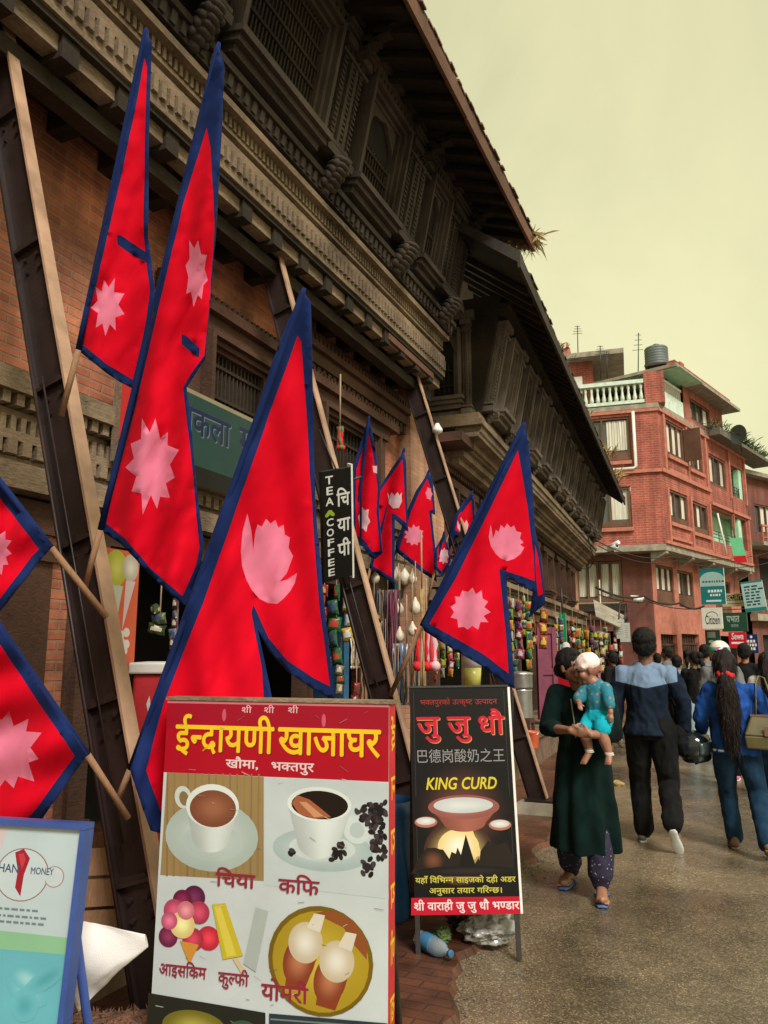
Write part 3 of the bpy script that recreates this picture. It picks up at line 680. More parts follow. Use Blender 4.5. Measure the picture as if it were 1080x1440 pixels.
# ---------------------------------------------------------------- the second old house, turned slightly
def second_house():
    rnd = random.Random(5); A2 = R(3.0)
    H = thing('timber_house', 'long dark timber-fronted old house with a projecting upper floor behind the flags', 'house', (-3.0, 9.0, 0), A2)
    o = V((-3.0, 9.0, 0)); ay = V((-math.sin(A2), math.cos(A2), 0)); ax = V((math.cos(A2), math.sin(A2), 0))
    fr = frame(o + ax * -.42, ay, ax, (0, 0, 1))                 # x along, y outward from the lower wall, z up
    def up(v): return o + ay * v.x + ax * (v.y + .14 + max(0, v.z - 4.63) * .20) + V((0, 0, v.z))   # face of the upper floor, leaning outwards
    L = 14.2
    W = MB(fr); W.box(.0, L, -.4, 0, 2.2, 4.3); W.build('wall', 'pale_brick', H)
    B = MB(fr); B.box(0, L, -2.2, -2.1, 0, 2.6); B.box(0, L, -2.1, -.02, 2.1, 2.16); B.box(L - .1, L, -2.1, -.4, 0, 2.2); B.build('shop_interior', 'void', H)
    for i in range(9):
        x = .25 + i * 1.7; p = MB(fr); p.box(x - .09, x + .09, -.12, .03, 0, 2.2); p.box(x - .18, x + .18, -.12, .05, 2.02, 2.197); p.build('post', 'wood_brown', H)
    c = MB(fr); c.box(0, L, -.02, .20, 2.36, 2.48); c.box(0, L, -.02, .12, 2.50, 2.56); c.box(0, L, -.02, .26, 2.62, 2.70); dentils(c, 0, L, 0, .17, 2.56, 2.617, .06, .05); c.box(0, L, -.02, .08, 2.2, 2.33); c.build('string_course', 'wood_tan', H)
    for i, x in enumerate((.9, 2.5, 4.3, 6.2, 8.0, 9.8, 11.6)):
        ww = carved_window(H, fr, x, x + .85, 2.95, 3.75, False, 9, 2, light='wood_brown')
        l = MB(fr); l.box(x - .3, x + 1.15, .012, .14, 3.755, 3.86); l.box(x - .2, x - .05, .012, .06, 2.85, 3.75); l.box(x + .9, x + 1.05, .012, .06, 2.85, 3.75); l.build('lintel', 'wood_brown', ww)
        if i < 6:
            v = MB(fr); v.box(x + 1.22, x + 1.5, .005, .07, 2.75, 3.95); v.box(x + 1.18, x + 1.54, .005, .11, 3.95, 4.08); v.build('strut', 'wood_brown', H)
    f = MB(fr); f.box(0, .6, -.01, .46, 4.18, 4.3); f.box(0, L, .02, .16, 4.0, 4.09); dentils(f, 0, L, .02, .13, 3.93, 3.995, .05, .05); f.build('frieze', 'wood_brown', H)
    # projecting upper floor: body, cornice below, windows and pilasters along it
    b = MB(up); b.box(.55, L - .4, -1.6, -.002, 4.62, 6.3); b.build('upper_wall', 'wood_dark', H)
    c = MB(up)
    for k, (e, z0, z1) in enumerate(((-.30, 4.02, 4.10), (-.22, 4.10, 4.19), (-.12, 4.23, 4.31), (.02, 4.31, 4.37), (.08, 4.46, 4.54), (.03, 4.54, 4.63))):
        c.box(.55 - (.3 + e) * .6, L - .4, -.9, e, z0 + .002, z1)
    dentils(c, .45, L - .4, -.4, -.16, 4.192, 4.228, .05, .045); dentils(c, .4, L - .4, -.3, .05, 4.372, 4.458, .035, .03)
    c.build('cornice', 'wood_tan', H)
    x = .62; k = 0
    while x < L - 1.4:
        p = MB(up); ribs(p, x, x + .34, 4.72, 5.95, rnd, .0, .04, k < 4); corbel_carving(p, x + .17, 4.60, .16, .12, .12)
        p.build('pilaster', 'house2_wood', H)
        carved_window(H, up, x + .42, x + 1.0, 4.86, 5.86, True, 6, 2, light='house2_wood', lat='house2_wood')
        x += 1.10; k += 1
    # end of the projecting floor, seen from the near side
    ef = frame(o + ax * .02 + ay * .55, -ax, -ay, (0, 0, 1))
    carved_window(H, ef, .10, .62, 4.9, 5.85, True, 5, 2, light='house2_wood')
    p = MB(ef); ribs(p, -.02, .09, 4.66, 5.98, rnd, .0, .03); ribs(p, .64, .86, 4.66, 5.98, rnd, .0, .03); p.box(-.06, .9, .0, .07, 4.64, 4.72); p.box(-.08, .9, 0, .10, 5.99, 6.1); p.build('pilaster', 'house2_wood', H)
    mld = MB(up); mld.box(.5, L - .4, .002, .10, 6.0, 6.08); mld.box(.5, L - .4, .002, .16, 6.085, 6.15); mld.build('upper_mouldings', 'wood_dark', H)
    rf = roof_edge(H, frame(o, ay, ax, (0, 0, 1)), -.33, L + .3, .98, 5.92, -.1, 6.75, rnd, 'wood_dark', .16)
    e = MB(frame(o, ay, ax, (0, 0, 1))); e.hexa([(-.95, .30, 6.445), (-.335, .30, 6.445), (-.335, .98, 5.92), (-.95, .98, 5.92)], [(-.95, .30, 6.57), (-.335, .30, 6.57), (-.335, 1.0, 6.06), (-.95, 1.0, 6.06)]); e.box(-.95, -.335, .982, 1.015, 5.85, 6.03); e.build('eave_return', 'soffit', rf)
    t = MB(frame(o, ay, ax, (0, 0, 1))); m2 = MB()
    for q, n in ((9.6, 60), (11.9, 60)):
        for i in range(n // 6): grass_tuft(m2, t.F(V((q + rnd.gauss(0, .14), .85 + rnd.gauss(0, .05), 6.15 + rnd.random() * .1))), 10, .42, rnd)
    t.bm.free(); m2.build('grass_tuft', 'straw', rf)
    m2 = MB(); g = frame(o, ay, ax, (0, 0, 1))
    for i in range(14): grass_tuft(m2, g(V((rnd.uniform(.3, 7), .8 + rnd.gauss(0, .1), 6.15))), 8, .17, rnd)
    m2.build('moss_tufts', 'leaf', rf)
    return H
second_house()
pl = MB(frame((-3.0, 9.0, 0), (-math.sin(R(3)), math.cos(R(3)), 0), (math.cos(R(3)), math.sin(R(3)), 0), (0, 0, 1)))
pl.box(.0, 14, -.45, .45, 0, .40); pl.box(.0, 14, -.45, .49, .404, .45); tag(pl.build('stone_step', 'plinth'), 'low stone step below the snack stalls of the timber house', 'step')

# ---------------------------------------------------------------- the red brick block at the bend
CC = dep(936, 765, 27.0); CC.z = 0
DR = V((math.sin(R(17)), math.cos(R(17)), 0)); NR = V((DR.y, -DR.x, 0))
DL = V((-.993, -.118, 0)).normalized(); NL = V((DL.y, -DL.x, 0))
if NL.dot(CAM - CC) < 0: NL = -NL
if NR.dot(CAM - CC) < 0: NR = -NR
FRR = frame(CC, DR, NR, (0, 0, 1)); FRL = frame(CC, DL, NL, (0, 0, 1))
def holed_wall(m, x0, x1, z0, z1, holes, depth=.16):
    xs = sorted({x0, x1, *[h[0] for h in holes], *[h[1] for h in holes]}); zs = sorted({z0, z1, *[h[2] for h in holes], *[h[3] for h in holes]})
    for i in range(len(xs) - 1):
        for j in range(len(zs) - 1):
            cx, cz = (xs[i] + xs[i + 1]) / 2, (zs[j] + zs[j + 1]) / 2
            if any(h[0] < cx < h[1] and h[2] < cz < h[3] for h in holes): continue
            m.poly([(xs[i], 0, zs[j]), (xs[i + 1], 0, zs[j]), (xs[i + 1], 0, zs[j + 1]), (xs[i], 0, zs[j + 1])])
    for (a, b, c, d) in holes:
        m.poly([(a, 0, c), (a, -depth, c), (a, -depth, d), (a, 0, d)]); m.poly([(b, 0, c), (b, -depth, c), (b, -depth, d), (b, 0, d)])
        m.poly([(a, 0, c), (b, 0, c), (b, -depth, c), (a, -depth, c)]); m.poly([(a, 0, d), (b, 0, d), (b, -depth, d), (a, -depth, d)])
def block_window(par, fr, a, b, z0, z1, panes=3, curtain=.5, depth=.14, panel=.0, rnd=random):
    o = MB(fr); t = .07
    o.box(a, a + t, -depth, -.03, z0, z1); o.box(b - t, b, -depth, -.03, z0, z1); o.box(a + t, b - t, -depth, -.03, z1 - t, z1); o.box(a + t, b - t, -depth, -.02, z0, z0 + t)
    for i in range(1, panes):
        x = a + (b - a) * i / panes; o.box(x - .03, x + .03, -depth, -.035, z0 + t, z1 - t)
    if panel: o.box(a + t, b - t, -depth, -.04, z0 + t, z0 + panel)
    w_ = o.build('window', 'window_wood', par)
    g = MB(fr); g.box(a + .02, b - .02, -depth - .02, -depth + .01, z0 + .02, z1 - .02); g.build('pane', 'glass', w_)
    if curtain:
        c = MB(fr)
        for i in range(panes):
            if rnd.random() < curtain:
                x0 = a + (b - a) * i / panes + .05; x1 = a + (b - a) * (i + 1) / panes - .05; n = 9
                pts = [(x0 + (x1 - x0) * k / n, -depth + .014 + .012 * (k % 2)) for k in range(n + 1)]
                for k in range(n): c.poly([(*pts[k], z0 + panel + t), (*pts[k + 1], z0 + panel + t), (*pts[k + 1], z1 - t), (*pts[k], z1 - t)])
        c.build('curtain', 'curtain', w_)
    return w_
def red_block():
    rnd = random.Random(3)
    H = thing('brick_building', 'four-storey red brick building with a pale balustrade at the bend of the street', 'building', CC)
    hr = [(.75, 2.45, 8.62, 9.95), (2.85, 4.35, 8.5, 9.8), (5.1, 7.1, 8.25, 9.55), (7.75, 9.35, 8.2, 9.55), (.55, 2.4, 6.15, 7.35), (2.75, 4.5, 6.05, 7.25), (4.95, 9.3, 5.95, 7.28)]
    w_ = MB(FRR); holed_wall(w_, 0, 9.7, 5.3, 10.2, hr, .18); w_.build('wall', 'red_brick', H)
    hl = [(.95, 2.9, 8.35, 9.98), (1.05, 3.2, 5.95, 7.4)]
    w_ = MB(FRL); holed_wall(w_, 0, 9, 5.3, 10.2, hl, .18); w_.build('wall', 'red_brick', H)
    # recessed balconies: mint green back walls and floors
    bk = MB(FRR); bk.box(4.8, 9.6, -.75, -.65, 5.8, 7.4); bk.box(4.9, 5.0, -.64, -.19, 5.9, 7.3); bk.box(9.25, 9.4, -.64, -.19, 5.9, 7.3); bk.box(7.6, 9.5, -.75, -.65, 8.1, 9.6); bk.box(9.3, 9.42, -.64, -.19, 8.2, 9.55)
    bk.box(8.35, 8.75, -.30, -.05, 5.96, 7.27); bk.box(8.9, 9.3, -.25, -.04, 8.22, 9.54); bk.build('balcony_wall', 'mint', H)
    fl = MB(FRR); fl.box(4.96, 9.3, -.64, -.19, 5.9, 5.95); fl.box(4.96, 9.3, -.64, -.19, 7.282, 7.33); fl.box(7.75, 9.35, -.64, -.19, 8.14, 8.19); fl.box(7.75, 9.35, -.64, -.19, 9.56, 9.6); fl.build('balcony_floor', 'concrete', H)
    for (a, b, z) in ((4.97, 8.3, 5.97), (7.77, 8.88, 8.22)):
        rl = MB(FRR)
        for k in range(3): rl.tube([(a, -.06, z + .16 + k * .13), (b, -.06, z + .16 + k * .13)], .016, 6)
        for k in range(5): x = a + (b - a) * k / 4; rl.tube([(x, -.06, z - .02), (x, -.06, z + .45)], .014, 6)
        rl.build('railing', 'black_metal', H)
    for i, (a, b, c, d) in enumerate(hr[:3] + hr[4:6]): block_window(H, FRR, a + .02, b - .02, c + .02, d - .02, 3, .62, .14, .22 if i > 2 else .12, rnd)
    sh = MB(FRR); sh.box(2.42, 2.47, .0, .62, 8.66, 9.9); sh.build('open_shutter', 'window_wood', H)
    block_window(H, FRL, .97, 2.88, 8.37, 9.96, 2, 0, .14, .3, rnd); block_window(H, FRL, 1.07, 3.18, 5.97, 7.38, 3, .5, .14, .2, rnd)
    cu = MB(FRL); 
    for k in range(8): x = 1.04 + k * .09; cu.poly([(x, -.115 + .02 * (k % 2), 8.75), (x + .09, -.095 - .02 * (k % 2) + .02, 8.75), (x + .09, -.095 - .02 * (k % 2) + .02, 9.85), (x, -.115 + .02 * (k % 2), 9.85)])
    cu.build('curtain', 'curtain', H)
    # raised bands and pilaster strips of plaster
    b = MB(FRR)
    b.box(-.03, 4.9, .004, .10, 7.85, 7.99); b.box(4.9, 9.72, .004, .10, 7.38, 7.5); b.box(-.03, 9.72, .004, .09, 5.31, 5.42); b.box(-.03, 9.72, .004, .09, 10.08, 10.19)
    for x in (.36, 2.58, 4.62, 7.42, 9.5): b.box(x, x + .14, .004, .07, 5.43, 7.37); b.box(x, x + .14, .004, .07, 8.0, 10.07)
    for (a, c, d, e) in hr[:2] + hr[4:6]: b.box(a - .06, c + .06, .004, .085, d - .14, d - .01); b.box(a - .06, c + .06, .004, .06, d - .62, d - .52)
    b.build('plaster_band', 'band', H)
    b = MB(FRL); b.box(-.03, 9, .004, .09, 7.85, 7.97); b.box(-.03, 9, .004, .06, 10.08, 10.19); b.box(.95, 3.1, .004, .10, 8.2, 8.33); b.box(1.0, 3.3, .004, .10, 5.8, 5.93); b.build('plaster_band', 'band', H)
    pp = MB(FRL); pp.tube([(.82, .1, 10.1), (.82, .1, 8.1), (.9, .1, 8.02), (2.8, .1, 8.0)], .055, 8); pp.build('drain_pipe', 'bamboo', H)
    # floor slabs and overhang
    s = MB(); tri = lambda e, z: [CC + NR * e * .8 + NL * e + V((0, 0, z)), CC + DR * 9.9 + NR * e + V((0, 0, z)), CC + DR * 9.9 - NR * 6 + V((0, 0, z)), CC + DL * 9 - NL * 6 + V((0, 0, z)), CC + DL * 9 + NL * e + V((0, 0, z))]
    s.prism(tri(.02, 5.08), (0, 0, .22)); s.prism(tri(.05, 10.2), (0, 0, .17)); s.build('floor_slab', 'concrete', H)
    for x in (.0, 2.5, 4.7, 7.4, 9.4):
        s = MB(FRR); s.hexa([(x, -.55, 4.72), (x + .22, -.55, 4.72), (x + .22, .0, 4.98), (x, .0, 4.98)], [(x, -.55, 5.078), (x + .22, -.55, 5.078), (x + .22, .0, 5.078), (x, .0, 5.078)])
        s.build('overhang_bracket', 'concrete', H)
    # two recessed lower floors
    L2 = CC - NR * .6 - NL * .3 + DR * .15
    f2 = frame(L2, DR, NR, (0, 0, 1)); g2 = frame(L2, DL, NL, (0, 0, 1))
    h2 = [(.35, 2.0, 3.35, 4.72), (2.4, 4.0, 3.3, 4.68), (6.4, 8.4, 3.25, 4.6), (.45, 1.95, .1, 2.25), (2.4, 4.2, .1, 2.3), (5.2, 9.2, .1, 2.3)]
    w_ = MB(f2); holed_wall(w_, 0, 9.7, 0, 5.08, h2, .18); w_.build('wall', 'band', H)
    h3 = [(1.0, 4.2, 3.35, 4.85), (1.2, 5.5, .1, 2.35)]
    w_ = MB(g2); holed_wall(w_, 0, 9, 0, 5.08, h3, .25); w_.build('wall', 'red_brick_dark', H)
    for (a, b, c, d) in h2[:3]: block_window(H, f2, a + .02, b - .02, c + .02, d - .02, 3, .75, .14, .42, rnd)
    for k in range(4): block_window(H, g2, 1.02 + k * .8, 1.78 + k * .8, 3.37, 4.83, 2, .9, .16, .15, rnd)
    wb = MB(g2); wb.box(.9, 4.4, .002, .12, 3.05, 3.3); wb.box(.9, 4.4, .002, .18, 2.75, 2.84); wb.build('timber_band', 'wood_dark', H)
    for (a, b, c, d) in h2[3:5]:
        s = MB(f2)
        n = 16
        for k in range(n): x = a + (b - a) * k / n; s.box(x + .005, x + (b - a) / n - .005, -.16, -.12 + .03 * (k % 2), c, d - .42)
        s.box(a, b, -.16, -.07, d - .40, d - .33); 
        for k in range(7): x = a + (b - a) * (k + .5) / 7; s.box(x - .02, x + .02, -.16, -.12, d - .33, d)
        s.box(a, b, -.19, -.165, c, d); s.build('shutter', 'wood_brown', H)
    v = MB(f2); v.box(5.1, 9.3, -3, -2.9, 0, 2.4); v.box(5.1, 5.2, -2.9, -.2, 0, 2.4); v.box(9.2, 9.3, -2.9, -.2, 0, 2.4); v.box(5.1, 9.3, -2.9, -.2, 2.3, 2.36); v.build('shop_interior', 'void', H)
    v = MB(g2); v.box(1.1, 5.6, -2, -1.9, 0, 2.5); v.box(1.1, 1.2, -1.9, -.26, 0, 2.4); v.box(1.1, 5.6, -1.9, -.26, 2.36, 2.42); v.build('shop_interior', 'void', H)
    # roof terrace: balustrade, parapet pillar, upper rooms and their slabs
    bl = MB(FRL); bl.box(.4, 9, -.16, .06, 10.42, 10.54); bl.box(.4, 9, -.17, .07, 11.16, 11.30)
    for k in range(40):
        x = .5 + k * .215
        bl.lathe((x, -.05, 10.54), [(.055, 0), (.075, .12), (.045, .3), (.035, .42), (.06, .52), (.055, .62)], 8)
    bl.build('balustrade', 'pale_mint', H)
    p = MB(FRL); p.box(-.3, .38, -.5, .03, 10.375, 11.55); p.box(.38, 9, -2.9, -2.6, 10.375, 11.6); p.build('parapet', 'red_brick', H)
    p = MB(FRR); p.box(.62, 2.6, -.4, .02, 10.375, 11.0); p.build('parapet', 'pale_mint', H)
    jl = MB(FRR)
    for k in range(10): jl.box(.62 + k * .2, .66 + k * .2, -.3, -.02, 11.0, 11.42)
    jl.box(.62, 2.6, -.3, -.02, 11.42, 11.52); jl.build('window_grille', 'white', H)
    r = MB(FRR); holed_wall(r, 2.7, 7.2, 10.375, 11.75, [(3.4, 5.6, 10.55, 11.45)], .15); r.box(2.7, 7.2, -4, -.3, 10.375, 11.75); r.build('penthouse_wall', 'red_brick', H)
    block_window(H, FRR, 3.42, 5.58, 10.57, 11.43, 3, .3, .13, 0, rnd)
    s = MB(FRR); s.box(.5, 7.7, -4.2, .62, 11.76, 11.88); s.build('roof_slab', 'concrete', H)
    s = MB(FRR); s.box(.6, 3.0, -1.5, .7, 11.745, 11.757); s.build('slab_underside', 'mint', H)
    p = MB(FRR); p.box(.7, 6.8, .2, .5, 11.925, 12.08); p.box(1.1, 1.5, -.6, .55, 11.925, 12.12); p.build('parapet', 'red_brick', H)
    s = MB(FRR); s.box(6.6, 12.2, -.3, .62, 10.2, 10.34); s.box(5.0, 7.6, -.3, .55, 10.21, 10.5); s.build('canopy_slab', 'concrete_dark', H)
    g = MB()
    for k in range(120): grass_tuft(g, FRR(V((rnd.uniform(4.6, 11.6), .3 + rnd.gauss(0, .15), 10.40 + rnd.random() * .2))), 9, .45, rnd)
    g.build('roof_plants', 'leaf', H)
    # higher block behind on the left
    hb = MB(FRL); hb.box(2.2, 7, -4.6, -1.9, 10.375, 12.9); hb.build('upper_block', 'red_brick', H)
    hb = MB(FRL); hb.box(1.0, 7.6, -5, -1.35, 12.905, 13.1); hb.build('roof_slab', 'concrete', H)
    hb = MB(FRL); hb.box(2.6, 3.4, -1.898, -1.86, 11.6, 12.3); hb.build('window', 'white', H)
    hb = MB(FRL); hb.box(3.0, 7.2, -4, -1.6, 13.102, 13.45)
    for k in range(8): hb.box(3.05 + k * .2, 3.15 + k * .2, -1.62, -1.5, 13.45, 13.62)
    hb.build('parapet', 'band', H)
    g = MB()
    for k in range(10): grass_tuft(g, FRL(V((3.0 + rnd.random() * 1.5, -1.7, 13.4))), 8, .5, rnd)
    for k in range(10): grass_tuft(g, FRL(V((1.2 + rnd.random() * 4.5, -2.7, 11.6))), 7, .5, rnd)
    g.build('roof_plants', 'leaf', H)
    return H
red_block()
def tank(px, py0, py1, d, r, label):
    a, b = dep(px, py1, d), dep(px, py0, d); h = b.z - a.z
    t = thing('water_tank', label, 'water tank', a)
    m = MB(frame(a, (1, 0, 0), (0, 1, 0), (0, 0, 1))); prof = [(r, 0)]
    for k in range(7): z = h * .86 * (k + .5) / 7; prof += [(r, z - h * .03), (r * 1.035, z), (r, z + h * .03)]
    prof += [(r * .97, h * .87), (r * .6, h * .95), (r * .3, h * .96)]
    m.lathe((0, 0, 0), prof, 22); o = m.build('tank_body', 'tank', t)
    m = MB(frame(a, (1, 0, 0), (0, 1, 0), (0, 0, 1))); m.lathe((0, 0, h * .96), [(r * .3, 0), (r * .31, h * .07), (r * .2, h * .1)], 14); m.build('lid', 'black_plastic', t)
    m = MB(frame(a, (1, 0, 0), (0, 1, 0), (0, 0, 1)))
    for k in range(4): an = k * math.pi / 2 + .5; m.tube([(r * .8 * math.cos(an), r * .8 * math.sin(an), -.75), (r * .8 * math.cos(an), r * .8 * math.sin(an), 0)], .04, 6)
    m.box(-r, r, -r, r, -.06, -.003); m.build('stand', 'black_metal', t)
tank(924, 484, 516, 29.5, .42, 'grey ribbed water tank on the roof of the red brick building')
tank(747, 411, 452, 17.5, .17, 'small grey water tank peeping over the roof of the dark timber house')
def far_block():
    rnd = random.Random(9); o = CC + DR * 10.4 - NR * .4; fr = frame(o, V((math.sin(R(30)), math.cos(R(30)), 0)), V((math.cos(R(30)), -math.sin(R(30)), 0)), (0, 0, 1))
    H = thing('brick_building', 'darker brick building with a railed balcony at the right edge, past the red one', 'building', o)
    hs = [(1.0, 2.6, 7.0, 8.4), (3.2, 4.8, 7.0, 8.4), (1.0, 4.8, 4.0, 5.9), (.8, 4.6, .2, 2.4), (5.6, 7.4, 4.0, 5.8), (5.6, 7.4, 7.0, 8.4)]
    w_ = MB(fr); holed_wall(w_, 0, 9, 0, 9.6, hs, .2); w_.box(0, 9, -7, -1.2, 0, 9.6); w_.build('wall', 'red_brick_dark', H)
    w_ = MB(fr); holed_wall(w_, 0, 9, 9.602, 9.603, []); w_.box(-.3, 9.2, -7, .4, 9.61, 9.8); w_.box(-.3, 9.2, .0, 1.0, 6.25, 6.42); w_.box(-.1, 9.2, .0, .35, 3.0, 3.3); w_.build('floor_slab', 'concrete', H)
    for (a, b, c, d) in hs[:2] + hs[4:]: block_window(H, fr, a, b, c, d, 3, .4, .15, .1, rnd)
    v = MB(fr); v.box(.9, 4.9, -1.19, -.21, 3.9, 6.0); v.box(.7, 4.7, -1.19, -.21, .1, 2.5); v.build('dark_opening', 'void', H)
    b = MB(fr)
    for k in range(26): b.box(-.2 + k * .36, -.14 + k * .36, .88, .94, 6.42, 7.1)
    b.box(-.25, 9.1, .86, .96, 7.1, 7.18); b.box(-.25, 9.1, .88, .94, 6.6, 6.64); b.build('railing', 'band', H)
far_block()

# ================================================================ steel props
def prop(y, label, px_bottom=-1.87, slope=.292, top=4.78):
    """rolled steel H-beam leaning on the cornice, web facing along the street, stiffeners and bolts"""
    o = V((px_bottom, y, 0)); ax = V((-slope, 0, 1)).normalized(); an = V((1, 0, slope)).normalized()
    fr = frame(o, V((0, 1, 0)), an, ax); L = top / ax.z
    t = thing('steel_prop', label, 'prop', o, group='brown steel props holding up the old house')
    hw, d, tk = .036, .095, .012
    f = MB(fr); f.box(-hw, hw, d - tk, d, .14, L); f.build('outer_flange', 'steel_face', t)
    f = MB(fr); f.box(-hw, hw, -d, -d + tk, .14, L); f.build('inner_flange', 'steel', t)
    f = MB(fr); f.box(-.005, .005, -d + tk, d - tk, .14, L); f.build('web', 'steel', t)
    for z in (.75, 1.42, 2.1, 2.85, 3.6, 4.4):
        if z > L: continue
        f = MB(fr); f.box(-hw + .004, hw - .004, -d + tk + .001, d - tk - .001, z, z + .016); f.box(-hw + .01, hw - .01, -.062, .062, z + .0165, z + .034)
        f.build('stiffener', 'steel', t)
        for k in range(4):
            f = MB(fr); f.tube([(-.0052, -.04 + .08 * (k % 2), z - .05 - .07 * (k // 2)), (-.02, -.04 + .08 * (k % 2), z - .05 - .07 * (k // 2))], .011, 6, smooth=False)
            if y < 4: f.build('bolt', 'steel', t)
            else: f.bm.free()
    f = MB(fr); f.tube([(-.044, -d + .02, .2), (-.044, -d + .02, 3.2)], .008, 6); f.tube([(-.044, .0, .9), (-.044, -.02, 2.9)], .005, 5); f.build('tie_rod', 'steel', t)
    b = MB(frame(o, (1, 0, 0), (0, 1, 0), (0, 0, 1))); b.box(-.15, .13, -.13, .13, .135, .155); b.build('base_plate', 'steel', t)
    c = MB(frame(V((px_bottom, y, 0)), (1, 0, 0), (0, 1, 0), (0, 0, 1))); c.hexa([(-.26, -.24, .0), (.22, -.24, .0), (.22, .24, .0), (-.26, .24, .0)], [(-.21, -.2, .134), (.17, -.2, .134), (.17, .2, .134), (-.21, .2, .134)])
    c.build('footing', 'concrete', t)
    return t
prop(2.45, 'nearest brown steel prop, at the left edge of the picture behind the big flags', slope=.308)
prop(5.0, 'middle brown steel prop rising behind the black tea and coffee board')
prop(8.0, 'farthest brown steel prop, its foot on a concrete block beside the black curd sign')

# ================================================================ flags
def inside(p, poly):
    x, y = p; r = False; j = len(poly) - 1
    for i in range(len(poly)):
        xi, yi = poly[i]; xj, yj = poly[j]
        if (yi > y) != (yj > y) and x < (xj - xi) * (y - yi) / (yj - yi) + xi: r = not r
        j = i
    return r
def smooth_poly(p, n=2):
    return p
def star(cx, cy, ro, ri, n=12, rot=0, sx=1, sy=1):
    return [(cx + sx * (ro if k % 2 == 0 else ri) * math.cos(math.pi * k / n + rot), cy + sy * (ro if k % 2 == 0 else ri) * math.sin(math.pi * k / n + rot)) for k in range(2 * n)]
def blob_star(cx, cy, rx, ry, n, rnd, rot=0, inn=.72):
    return [(cx + rx * (1 if k % 2 == 0 else inn) * rnd.uniform(.88, 1.1) * math.cos(math.pi * k / n + rot), cy + ry * (1 if k % 2 == 0 else inn) * rnd.uniform(.88, 1.1) * math.sin(math.pi * k / n + rot)) for k in range(2 * n)]
def flag(label, whole, reds, emblems, depth, pole, step=9, waves=((.02, .05, .0, 0.),), blues=(), thick=.004, pole_r=.011, group='Nepalese flags along the props', emat='pink_cloth'):
    """double-pennant flag on a stick; outlines measured in the photograph, hung at its own distance with real folds"""
    W0 = min(p[0] for p in whole); W1 = max(p[0] for p in whole); sc_ = (W1 - W0) / 120.
    def fold(x, y):
        e = sum(a * math.sin(kx * x + ky * y + ph) for a, kx, ky, ph in waves); q = V((x / (26. * sc_) + y / (70. * sc_), y / (150. * sc_), W0))
        return e + (.030 * noise.noise(q) + .026 * (abs(noise.noise(q * 1.9)) - .25) + .005 * noise.noise(q * 5)) * min(1.6, max(.5, sc_))
    def at(x, y):
        d = depth(x, y); return dep(x, y, d + fold(x, y))
    base = dep(*pole[0]); t = thing('flag', label, 'flag', base, group=group)
    pts, edges = [], []
    def ring(poly):
        i0 = len(pts); dense = []
        for i in range(len(poly)):
            a, b = poly[i], poly[(i + 1) % len(poly)]; n = max(1, int(math.hypot(a[0] - b[0], a[1] - b[1]) / step))
            for k in range(n): dense.append((a[0] + (b[0] - a[0]) * k / n, a[1] + (b[1] - a[1]) * k / n))
        for p in dense: pts.append(p)
        m = len(dense)
        for i in range(m): edges.append((i0 + i, i0 + (i + 1) % m))
    for p in [whole] + list(reds) + list(blues) + list(emblems): ring(p)
    xs = [p[0] for p in whole]; ys = [p[1] for p in whole]
    y = min(ys); k = 0
    while y < max(ys):
        x = min(xs) + (step / 2 if k % 2 else 0)
        while x < max(xs):
            if inside((x, y), whole): pts.append((x + .01 * k, y))
            x += step
        y += step * .87; k += 1
    vs, es, fs, *_ = delaunay_2d_cdt([V(p) for p in pts], edges, [], 0, 1e-4)
    m = MB(); bv = [m.bm.verts.new(at(v.x, v.y)) for v in vs]
    for f in fs:
        c = (sum(vs[i].x for i in f) / len(f), sum(vs[i].y for i in f) / len(f))
        if not inside(c, whole): continue
        mi = 1
        if any(inside(c, q) for q in reds): mi = 0
        if any(inside(c, q) for q in emblems): mi = 2
        if any(inside(c, q) for q in blues): mi = 1
        m.face([bv[i] for i in f], mi, None, True)
    for v in [v for v in m.bm.verts if not v.link_faces]: m.bm.verts.remove(v)
    o = m.build('cloth', ['red_cloth', 'blue_cloth', emat], t)
    s = o.modifiers.new('thickness', 'SOLIDIFY'); s.thickness = thick; s.offset = 0
    pp = [dep(*q) for q in pole]; p = MB(); p.tube(pp[:2], pole_r, 8); p.build('pole', 'wood_pole', t); p = MB(); q = pp[1].lerp(pp[2], .985); p.tube([pp[1].lerp(q, i / 9) for i in range(10)] + [pp[2]], [pole_r * .95] * 10 + [pole_r * .6], 9); p.build('sleeve', 'blue_cloth', t)
    return t
def lind(c, d0, gx=0, gy=0): return lambda x, y: d0 + gx * (x - c[0]) + gy * (y - c[1])
rf_ = random.Random(77)
# A: tall flag at the upper left
flag('flag at the upper left by the first prop, its right half behind another flag',
     [(206, 46), (214, 60), (211, 120), (209, 200), (208, 330), (218, 412), (214, 450), (206, 490), (190, 548), (170, 538), (150, 525), (107, 490), (119, 440), (130, 390), (145, 325), (160, 260), (176, 190), (192, 115)],
     [[(203, 82), (207, 95), (204, 200), (202, 330), (211, 410), (206, 450), (200, 480), (187, 534), (150, 512), (115, 483), (126, 435), (138, 390), (168, 260), (197, 120)]],
     [blob_star(151, 430, 24, 42, 9, rf_, .3, .62)], lind((160, 300), 2.84, -.0009, .0), [(86, 585, 2.86), (110, 492, 2.85), (206, 40, 2.83)],
     waves=((.012, .09, .01, .4), (.02, .03, .0, 1.)), blues=[[(164, 330), (170, 331), (209, 357), (208, 370), (185, 358), (165, 344)]])
